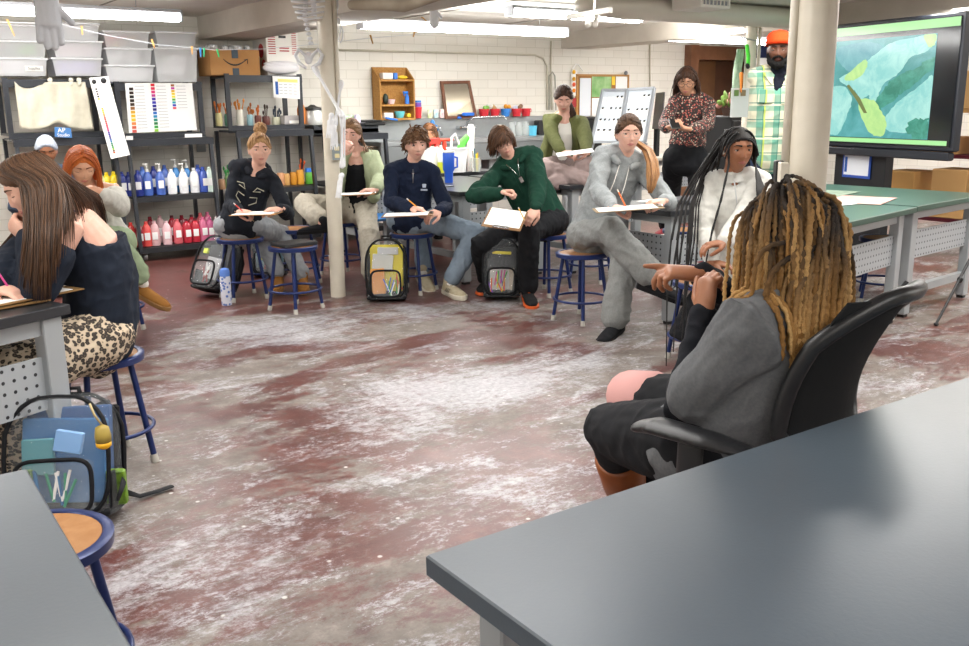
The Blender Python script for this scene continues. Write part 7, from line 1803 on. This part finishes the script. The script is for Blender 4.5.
l_ = P.leg['L']; MB().sweep([lerp(l_[1], l_[2], .28), lerp(l_[1], l_[2], .3), lerp(l_[1], l_[2], .6), lerp(l_[1], l_[2], .8), l_[2]], [.07, .078, .068, .056, .05], None, 18, False).build('boot_shaft', brownboot, P.root, smooth=True)
mb = scalp(P, off=.014, front=.056, back=-.055, side=.01)
mb.build('scalp_hair', H_locd, P.root, smooth=True)
rr = random.Random(21)
m_loc, t = newmat('loc_gradient')
g = t.new('ShaderNodeNewGeometry'); at_ = t.new('ShaderNodeAttribute'); at_.attribute_name = 'tip'
isl = t.ramp(g.outputs['Random Per Island'], [(0, '#8a6230'), (.5, '#b98a4e'), (1, '#d3ab70')]); base_ = t.ramp(g.outputs['Random Per Island'], [(0, '#1f1a17'), (.6, '#453a31'), (.85, '#8a6a42'), (1, '#b08650')])
fac = t.ramp(at_.outputs['Fac'], [(.2, (0, 0, 0)), (.62, (1, 1, 1))])
c_ = t.mix(fac, base_, isl); n_ = t.noise(t.coord('Object'), 220, 3, .7)
t.link(t.mix(.6, c_, t.ramp(n_, [(.3, (.5, .5, .5)), (.7, (1.1, 1.1, 1.1))]), 'MULTIPLY'), t.p.inputs['Base Color']); t.p.inputs['Roughness'].default_value = .9; t.bump(n_, .9, .004)
def locs(mb_, n, seed, length, r, **kw):
    tmp = MB(); strands(tmp, P, n, 15, length, r, seed=seed, seg_n=7, taper=False, clear_=.02, **kw)
    return tmp
tips = []
mb = MB()
def add_locs(n, seed, length, r, **kw):
    class Rec(MB):
        def sweep(s_, pts, rad, ref=None, seg=7, rounded=True, closed=False):
            pts = [V(p) for p in pts]; out = []; rads = []
            r1 = random.Random(len(mb.v)); r_ = rad[len(rad)//2]
            for i in range(len(pts)-1):
                for k in range(5): out.append(lerp(pts[i], pts[i+1], k/5)+V((r1.uniform(-1, 1), r1.uniform(-1, 1), 0))*.0014)
            out.append(pts[-1]); m_ = len(out)
            rads = [r_*(1+.16*math.sin(i*1.7+seed)+r1.uniform(-.12, .12))*(1 if i < m_-4 else .55+.1*(m_-i)) for i in range(m_)]
            n0 = len(mb.v); MB.sweep(mb, out, rads, None, 7, True)
            tot = len(mb.v)-n0; 
            for q in range(tot): tips.append(min(1, max(0, (q/tot))))
    strands(Rec(), P, n, 12, length, r, seed=seed, taper=False, **kw)
add_locs(150, 3, .33, .0056, part=.0, front=.07, back=-.05, grav=.3, g2=.6, jitter=.12, col=colliders(P, .012), start=.018, clear_=.022)
add_locs(60, 8, .38, .006, part=.0, front=.07, back=.0, grav=.35, g2=.5, jitter=.3, col=colliders(P, .02), start=.024, clear_=.032, ymax=.3)
add_locs(26, 12, .3, .0052, part=.02, front=.07, back=.0, grav=.45, g2=.7, jitter=.5, spread=.12, col=colliders(P, .03), start=.026, clear_=.04)
o = mb.build('locs', m_loc, P.root, smooth=True)
at2_ = o.data.attributes.new('tip', 'FLOAT', 'POINT'); at2_.data.foreach_set('value', tips[:len(o.data.vertices)])
# office chair ---------------------------------------------------------------------
M_oc = mat('chair_black', '#1a1b1e', .38, bump=.1, bs=200); M_mesh = mat('chair_mesh', '#17181a', .8, bump=.6, bs=500)
cx_, cy_ = 1.84, 1.5
fw = V((-.2, .98, 0)).normalized(); rt = V((fw.y, -fw.x, 0))
def C_(r_, f_, z_): return V((cx_, cy_, 0))+rt*r_+fw*f_+UP*z_
root = thing('office_chair', (cx_, cy_, 0), 'black mesh office chair holding the woman with blond locs', 'office chair')
Mc = Matrix((rt, fw, UP)).transposed()
MB().box(C_(.02, -.07, .435), (.46, .42, .08), M=Mc, bev=.03).build('seat', mat('chair_fabric', '#1c1d20', .8, bump=.3, bs=300), root, smooth=False)
for sg, (hx_, hy_) in ((-1, (655, 414)), (1, (None, None))):
    b = Blob(); b.sweep([C_(.26*sg, .12, .64), C_(.27*sg, .07, .655), C_(.275*sg, -.08, .655), C_(.27*sg, -.17, .648)], [(.038, .014), (.046, .019), (.044, .018), (.034, .014)], rt, 16)
    b.build_blob('armrest', M_oc, root, .006, 3)
    MB().sweep([C_(.25*sg, -.03, .4), C_(.28*sg, -.03, .5), C_(.275*sg, -.03, .64)], [(.035, .016)]*3, fw, 12).build('arm_post', M_oc, root, smooth=True)
# backrest: bowed frame with mesh
def bk(u_, v_):   # u -1..1 across, v 0..1 up
    return C_(.02+.2*u_*(1-.12*v_*v_), -.27+.07*u_*u_-.13*v_+.05*math.sin(v_*3.1), .56+.44*v_)
fr = [bk(math.sin(t_)*1.0 if False else max(-1, min(1, 1.12*math.cos(t_))), .5+.5*max(-1, min(1, 1.08*math.sin(t_)))) for t_ in [2*math.pi*i/40 for i in range(40)]]
MB().sweep(fr, [.02]*40, None, 10, closed=True).build('back_frame', M_oc, root, smooth=True)
rows = [[bk(-.97+1.94*i/12, .02+.96*j/10) for i in range(13)] for j in range(11)]
mb = MB(); b0 = 0
for r_ in rows: mb.v.extend(r_)
for j in range(10):
    for i in range(12): mb.f.append((j*13+i, j*13+i+1, (j+1)*13+i+1, (j+1)*13+i)); mb.m.append(0)
o = mb.build('back_mesh', M_mesh, root, smooth=True); s_ = o.modifiers.new('s', 'SOLIDIFY'); s_.thickness = .006
MB().sweep([C_(0, -.05, .38), C_(0, -.3, .4), C_(.03, -.38, .55), C_(.03, -.37, .66)], [(.04, .02)]*4, rt, 12).build('spine_bar', M_oc, root, smooth=True)
MB().cyl(C_(0, 0, .08), C_(0, 0, .4), .028, None, 16).build('gas_lift', M_oc, root, smooth=True)
for k in range(5):
    a = k*1.2566+.3; e_ = C_(.3*math.cos(a), .3*math.sin(a), .075); MB().sweep([C_(0, 0, .09), e_], [(.03, .02), (.02, .014)], UP, 10).build('base_leg', M_oc, root, smooth=True)
    MB().cyl(e_+V((-.012, 0, -.045)), e_+V((.012, 0, -.045)), .03, None, 14).build('caster', M_oc, root, smooth=True)
# ---------------------------------------------------------------- backpacks
M_vinyl, t = newmat('clear_vinyl'); t.p.inputs['Base Color'].default_value = lin('#dfe6ea'); t.p.inputs['Roughness'].default_value = .06; t.p.inputs['Alpha'].default_value = .09; t.p.inputs['Specular IOR Level'].default_value = .9
t.bump(t.noise(t.coord('Object'), 14, 4, .6), 1.0, .03)
M_trim = mat('bag_trim', '#141519', .6, bump=.3, bs=200)
def backpack(c, yaw, w, h, d, lean, label, inner, pocket, rolly=0):
    c = V(c); root = thing('clear_backpack', c, label, 'backpack')
    Mz = Matrix.Rotation(yaw, 3, 'Z')@Matrix.Rotation(lean, 3, 'X')@Matrix.Rotation(rolly, 3, 'Y')
    zmin = min((Mz@V((x, y, 0))).z for x in (-w/2, w/2) for y in (-d/2, d/2))
    def Q(x, y, z): return c + Mz@V((x, y, z)) - V((0, 0, zmin-.004))
    def prof(z): 
        t_ = z/h; k = 1-.28*max(0, (t_-.6)/.4)**2.2; return w/2*k, d/2*(1-.3*max(0, (t_-.55)/.45)**1.6)
    def ringp(z, o=0):
        a, b = prof(z); return [Q((a+o)*(abs(math.cos(t_))**.45)*(1 if math.cos(t_) > 0 else -1), (b+o)*(abs(math.sin(t_))**.5)*(1 if math.sin(t_) > 0 else -1), z) for t_ in [2*math.pi*i/32 for i in range(32)]]
    MB().quadring([ringp(h*k) for k in (0, .01, .15, .3, .45, .6, .72, .82, .9, .96, .99)]+[[Q(0, 0, h)+ (p-Q(0, 0, h))*.45 for p in ringp(h*1.0)]]).build('shell', M_vinyl, root, smooth=True)
    # black piping round the front and back faces
    for sy in (-1, 1):
        pts = []
        for k in range(28):
            a = 2*math.pi*k/28; x = abs(math.cos(a))**.5*(1 if math.cos(a) > 0 else -1); z = h*(.5+.49*abs(math.sin(a))**.6*(1 if math.sin(a) > 0 else -1)); pa, pb = prof(z); pts.append(Q(pa*x*.98, sy*pb*.92, z))
        MB().tube(pts, .008, 6, closed=True).build('piping', M_trim, root, smooth=True)
    MB().box(Q(0, d/2*.95, h*.45), (w*.9, .02, h*.86), M=Mz, bev=.01).build('back_panel', M_trim, root)
    MB().box(Q(0, 0, .01), (w*.96, d*.9, .03), M=Mz, bev=.01).build('bottom_panel', M_trim, root)
    # front pocket
    pts = []; pw, ph_ = w*.36, h*.42
    for k in range(24):
        a = 2*math.pi*k/24; x = abs(math.cos(a))**.4*(1 if math.cos(a) > 0 else -1); z = abs(math.sin(a))**.5*(1 if math.sin(a) > 0 else -1); pts.append(Q(pw*x, -d/2-.035, h*.27+ph_/2*z*1.05))
    MB().tube(pts, .008, 6, closed=True).build('pocket_piping', M_trim, root, smooth=True)
    MB().box(Q(0, -d/2-.015, h*.27), (pw*2, .04, ph_), M=Mz, bev=.012).build('front_pocket', M_vinyl, root)
    MB().tube([Q(-.035, d*.3, h*.97), Q(-.03, d*.3, h*1.04), Q(.03, d*.3, h*1.04), Q(.035, d*.3, h*.97)], .009, 8).build('top_handle', M_trim, root, smooth=True)
    for sx_ in (-1, 1): MB().sweep([Q(w*.28*sx_, d*.48, h*.9), Q(w*.4*sx_, d*.62, h*.6), Q(w*.4*sx_, d*.6, h*.25), Q(w*.42*sx_, d*.5, .03)], [(.028, .006)]*4, Mz@V((1, 0, 0)), 8).build('shoulder_strap', M_trim, root, smooth=True)
    for sx_ in (-1, 1): MB().box(Q(w*.47*sx_, 0, h*.2), (.012, d*.7, h*.3), M=Mz, bev=.004).build('side_pocket', M_trim, root)
    for (x, y, z, a, b, e, rzz, c_, nm) in inner:
        MB().box(Q(x*w, y*d, z*h), (a*w, b*d, e*h), M=Mz@Matrix.Rotation(rzz, 3, 'Y'), bev=.004).build(nm, mat('bag_'+c_[1:], c_, .5), root)
    r1 = random.Random(int(w*1000+h*99+c.x*10))
    for (x, z, c_, n) in pocket:
        for k in range(n):
            p_ = Q(x*w+r1.uniform(-.05, .05), -d/2-.02, z*h+r1.uniform(-.02, .02)); dd = Mz@V((r1.uniform(-.5, .5), 0, 1)).normalized()
            MB().cyl(p_-dd*.05, p_+dd*.05, .005, None, 6).build('pen', mat('bag_'+c_[1:], c_, .5), root)
    return root, Q, Mz
b_, Q, Mz = backpack((3.29, 5.97, 0), R(-33), .3, .44, .2, R(-6), 'clear backpack full of yellow folders beside the thin column', [
    (0, .15, .55, .8, .2, .7, 0, '#e3d21f', 'yellow_folder'), (.15, -.1, .5, .5, .12, .75, .04, '#d9c81c', 'yellow_folder'), (-.2, -.35, .3, .34, .1, .42, -.05, '#ee9a1c', 'orange_notebook'), (.05, 0, .8, .5, .5, .12, 0, '#cfd2d4', 'pouch'), (-.08, -.25, .62, .5, .1, .25, .1, '#c9ccc6', 'grey_folder')],
    [(.2, .2, '#2f9a4a', 3), (.15, .25, '#3a62b8', 3), (.22, .3, '#c9573a', 2), (.18, .15, '#e8e8e0', 3)])
b_, Q, Mz = backpack((3.98, 5.47, 0), R(-38), .28, .43, .2, R(-10), 'clear black-trimmed backpack between the boys, bright stickers in front', [
    (-.05, -.42, .3, .5, .06, .36, 0, '#d8d5cf', 'comic_book'), (.24, -.4, .3, .14, .08, .38, .1, '#c9b8a0', 'tan_book'), (0, .1, .5, .75, .3, .7, 0, '#2b2d31', 'dark_binder'), (0, -.2, .75, .5, .05, .05, .05, '#d9c81c', 'yellow_band')],
    [(-.1, .34, '#c23a8a', 3), (.0, .34, '#3fa14a', 3), (-.1, .25, '#e2641e', 3), (-.15, .2, '#7a3fae', 2), (.02, .24, '#d9c81c', 2)])
b_, Q, Mz = backpack((2.29, 6.92, 0), R(-65), .3, .42, .2, R(-24), 'clear backpack slumped beside the spotted water bottle', [
    (0, .1, .5, .75, .3, .7, 0, '#3a3c40', 'dark_binder'), (0, -.2, .4, .5, .1, .4, .1, '#a8a9ac', 'grey_folder'), (-.3, -.3, .7, .15, .1, .1, 0, '#c8d83a', 'keyring_card')], [(.0, .25, '#8a3a3a', 3), (.0, .3, '#dddddd', 3)])
b_, Q, Mz = backpack((2.98, 7.45, 0), R(-30), .3, .42, .2, R(-8), 'backpack mostly hidden behind the thin column', [
    (0, .1, .5, .75, .3, .7, 0, '#5f7f8c', 'blue_grey_binder'), (0, -.3, .4, .5, .1, .2, 0, '#d2d83a', 'lime_case')], [(.0, .25, '#8a3a3a', 3)])
b_, Q, Mz = backpack((.53, 3.33, 0), R(-28), .35, .42, .22, R(-14), 'large clear backpack with yellow bell charm near leopard print trousers', [
    (0, .2, .5, .82, .2, .78, 0, '#1f4f86', 'blue_binder'), (0, -.05, .45, .8, .15, .7, .05, '#2c6aa0', 'blue_folder'), (.12, -.44, .62, .26, .12, .18, .2, '#7fa8d8', 'earphone_case'), (-.2, -.3, .5, .3, .1, .3, 0, '#4a8f9a', 'teal_pouch'), (-.3, -.42, .36, .12, .1, .1, 0, '#5f8a2a', 'green_wrapper')],
    [(-.05, .26, '#2f6a9a', 4), (.05, .27, '#e8e8e8', 3), (.0, .25, '#2a8a6a', 3)])
root_bag = b_
q = Q(.17, -.155, .28)
ch = thing('bell_charm', q, 'yellow and olive bell charm clipped on the large backpack', 'charm')
MB().lathe([(.005, .04), (.022, .03), (.027, 0), (.026, -.02)], q, 16).build('charm_body', mat('charm_olive', '#a08a3c', .5), ch, smooth=True); MB().lathe([(.026, -.021), (.025, -.035), (.012, -.045)], q, 16).build('charm_base', mat('charm_yellow', '#efb31e', .4), ch, smooth=True)
MB().tube([q+V((0, 0, .04)), q+V((-.02, -.005, .08)), q+V((-.03, .0, .12))], .004, 6).build('cord', mat('cord_tan', '#c9b78a', .6), ch, smooth=True)
q = atz(116, 484, .12); MB().box(q+V((0, 0, -.01)), (.07, .03, .13), rz=R(-28), bev=.006).build('green_wrapper', mat('wrapper_green', '#7fa82a', .5, var='#4a6a1f', vs=40), label='bright green wrapper tucked in the side of large backpack', cat='wrapper')
MB().sweep([atz(118, 500, .1), atz(124, 480, .16), atz(126, 492, .03), atz(140, 496, .012), atz(158, 491, .01), atz(172, 486, .01)], [(.016, .004)]*6, V((0, 0, 1)).cross(RI), 8).build('loose_strap', M_trim, root_bag, smooth=True)
# spotted water bottle
q = atz(227, 305, 0)
root = thing('water_bottle', q, 'white water bottle with blue spots and blue cap on the floor', 'bottle')
mw, t = newmat('spotted_bottle'); vo = t.new('ShaderNodeTexVoronoi'); vo.inputs['Scale'].default_value = 38; t.link(t.coord('Object'), vo.inputs['Vector']); t.link(t.ramp(vo.outputs['Distance'], [(.3, '#5f7fc8'), (.42, '#dde2f0')]), t.p.inputs['Base Color']); t.p.inputs['Roughness'].default_value = .35
MB().lathe([(.036, .001), (.038, .01), (.038, .2), (.034, .215)], q, 20).build('bottle_body', mw, root, smooth=True, sharp=40)
MB().lathe([(.036, .216), (.037, .25), (.03, .268), (.012, .275)], q, 20).build('bottle_cap', mat('cap_blue', '#5b86d8', .4), root, smooth=True, sharp=40)
# ---------------------------------------------------------------- anatomical skeleton hanging by the column
M_bone = mat('bone_white', '#eef0f2', .45, var='#e0e3e8', vs=25)
SD = 6.62
def K(px, py, d=0): return atd(px, py, SD+d)
root = thing('skeleton_model', K(320, 60), 'white plastic skeleton model hanging beside the thin column', 'skeleton')
def part(mb, n): return mb.build(n, M_bone, root, smooth=True)
def bone(a, b_, r, k=1.8): return MB().sweep([a, lerp(a, b_, .08), lerp(a, b_, .2), lerp(a, b_, .8), lerp(a, b_, .92), b_], [r*k, r*k*.9, r, r, r*k*.9, r*k], None, 10)
for i in range(16):
    y = -26+i*4.6; x = 303+ i*.42 + 1.6*math.sin(i*.5); c_ = K(x, y); mb = MB(); mb.ell(c_, (.019, .019, .013), nu=12, nv=8); mb.ell(c_+TC*-.02, (.008, .022, .006), Matrix((RI, TC, UP)).transposed(), 8, 6); part(mb, 'vertebra')
for i in range(8):
    y = -22+i*5.4; wv = .105+.03*math.sin(i*.45+.4); cc_ = K(309+i*.35, y)
    for sg in (-1, 1):
        pts = []
        for k in range(9):
            a = math.pi*k/8; pts.append(cc_+RI*sg*wv*math.sin(a)*(1 if k else 1)+TC*(.055-.085*math.cos(a)-.01)+UP*(-.045*(k/8)+.01))
        part(MB().sweep(pts, [(.0075, .004)]*9, UP, 8), 'rib')
part(MB().sweep([K(312, -20, -.1), K(313, 0, -.11), K(313, 12, -.1)], [(.02, .008), (.018, .007), (.01, .005)], RI, 10), 'breastbone')
part(MB().sweep([K(301, -25), K(290, -22), K(285, -20)], [.008]*3, None, 8), 'collarbone')
# pelvis
mb = Blob()
for sg in (-1, 1):
    c0 = K(309, 56)
    mb.sweep([c0+RI*sg*.02, c0+RI*sg*.07+UP*.045, c0+RI*sg*.095+UP*.005, c0+RI*sg*.07-UP*.05, c0+RI*sg*.025-UP*.08+TC*.03], [(.03, .012), (.05, .012), (.045, .012), (.026, .014), (.018, .01)], TC, 12)
mb.ell(K(308.5, 58), (.03, .02, .045), Matrix((RI, TC, UP)).transposed()); mb.build_blob('pelvis', M_bone, root, .005, 2)
hipR_, kneeR_, ankR_ = K(315, 69, -.06), K(342, 116, -.16), K(342, 166, -.06)
part(bone(hipR_, kneeR_, .011, 2.0), 'thigh_bone'); part(bone(kneeR_+V((0, 0, -.02)), ankR_, .01, 1.9), 'shin_bone'); part(bone(kneeR_+RI*.02, ankR_+RI*.018, .005, 1.6), 'calf_bone')
mb = MB(); mb.ell(kneeR_+TC*.03, .018, nu=10, nv=8); part(mb, 'kneecap')
k2, a2 = K(341, 84, .12), K(338, 120, .2)
part(bone(K(302, 70, .06), K(341, 84, .1), .011, 2.0) if False else bone(K(341, 83, .1), K(335, 124, .12), .01, 2.2), 'shin_bone'); 
def foot(c0, d_, n='foot_bone'):
    mb = Blob(); s0 = d_.cross(UP).normalized()*.8; d_ = d_*.72
    mb.sweep([c0, c0+d_*.04-UP*.02], [.017, .016], None, 10)
    for k in range(5): mb.sweep([c0+d_*.05+s0*(k-2)*.011, c0+d_*.11+s0*(k-2)*.015-UP*.03, c0+d_*.16+s0*(k-2)*.017-UP*.04], [.007, .0042, .004], None, 8)
    mb.sweep([c0-d_*.035-UP*.02, c0], [.02, .018], None, 10); mb.build_blob(n, M_bone, root, .003, 1)
foot(K(341, 176, -.06), dirv(-.2, .25, -1)); foot(K(334, 128, .05), dirv(0, .3, -1))
foot(K(331, 116, -.12), dirv(-.1, .3, -.95))
# arm with dangling hand
part(bone(K(338, -24, .1), K(337, 8, .1), .008, 1.8), 'forearm_bone'); part(bone(K(334, -24, .1), K(334, 8, .1), .006, 1.8), 'forearm_bone')
for k in range(5):
    a0 = K(337, 21, .1)+RI*(k-2)*.008; a1 = a0+RI*(k-2)*.012-UP*.07; a2_ = a1+RI*((k-2)*.008-.02)-UP*.05; a3 = a2_+RI*-.018-UP*.03
    part(MB().sweep([a0, lerp(a0, a1, .5), a1, lerp(a1, a2_, .5), a2_, a3], [.007, .0045, .007, .0045, .006, .004], None, 8), 'finger_bone')
part(MB().ell(K(337, 20, .1), (.026, .018, .018), nu=12, nv=8), 'wrist_bone')
part(MB().tube([K(337, 10, .1), K(337, 20, .1)], .006, 6), 'wrist_link')
MB().cyl(K(316.5, 17, .02), K(319, 48, .02), .0045, None, 8).build('steel_rod', M_white, root, smooth=True)
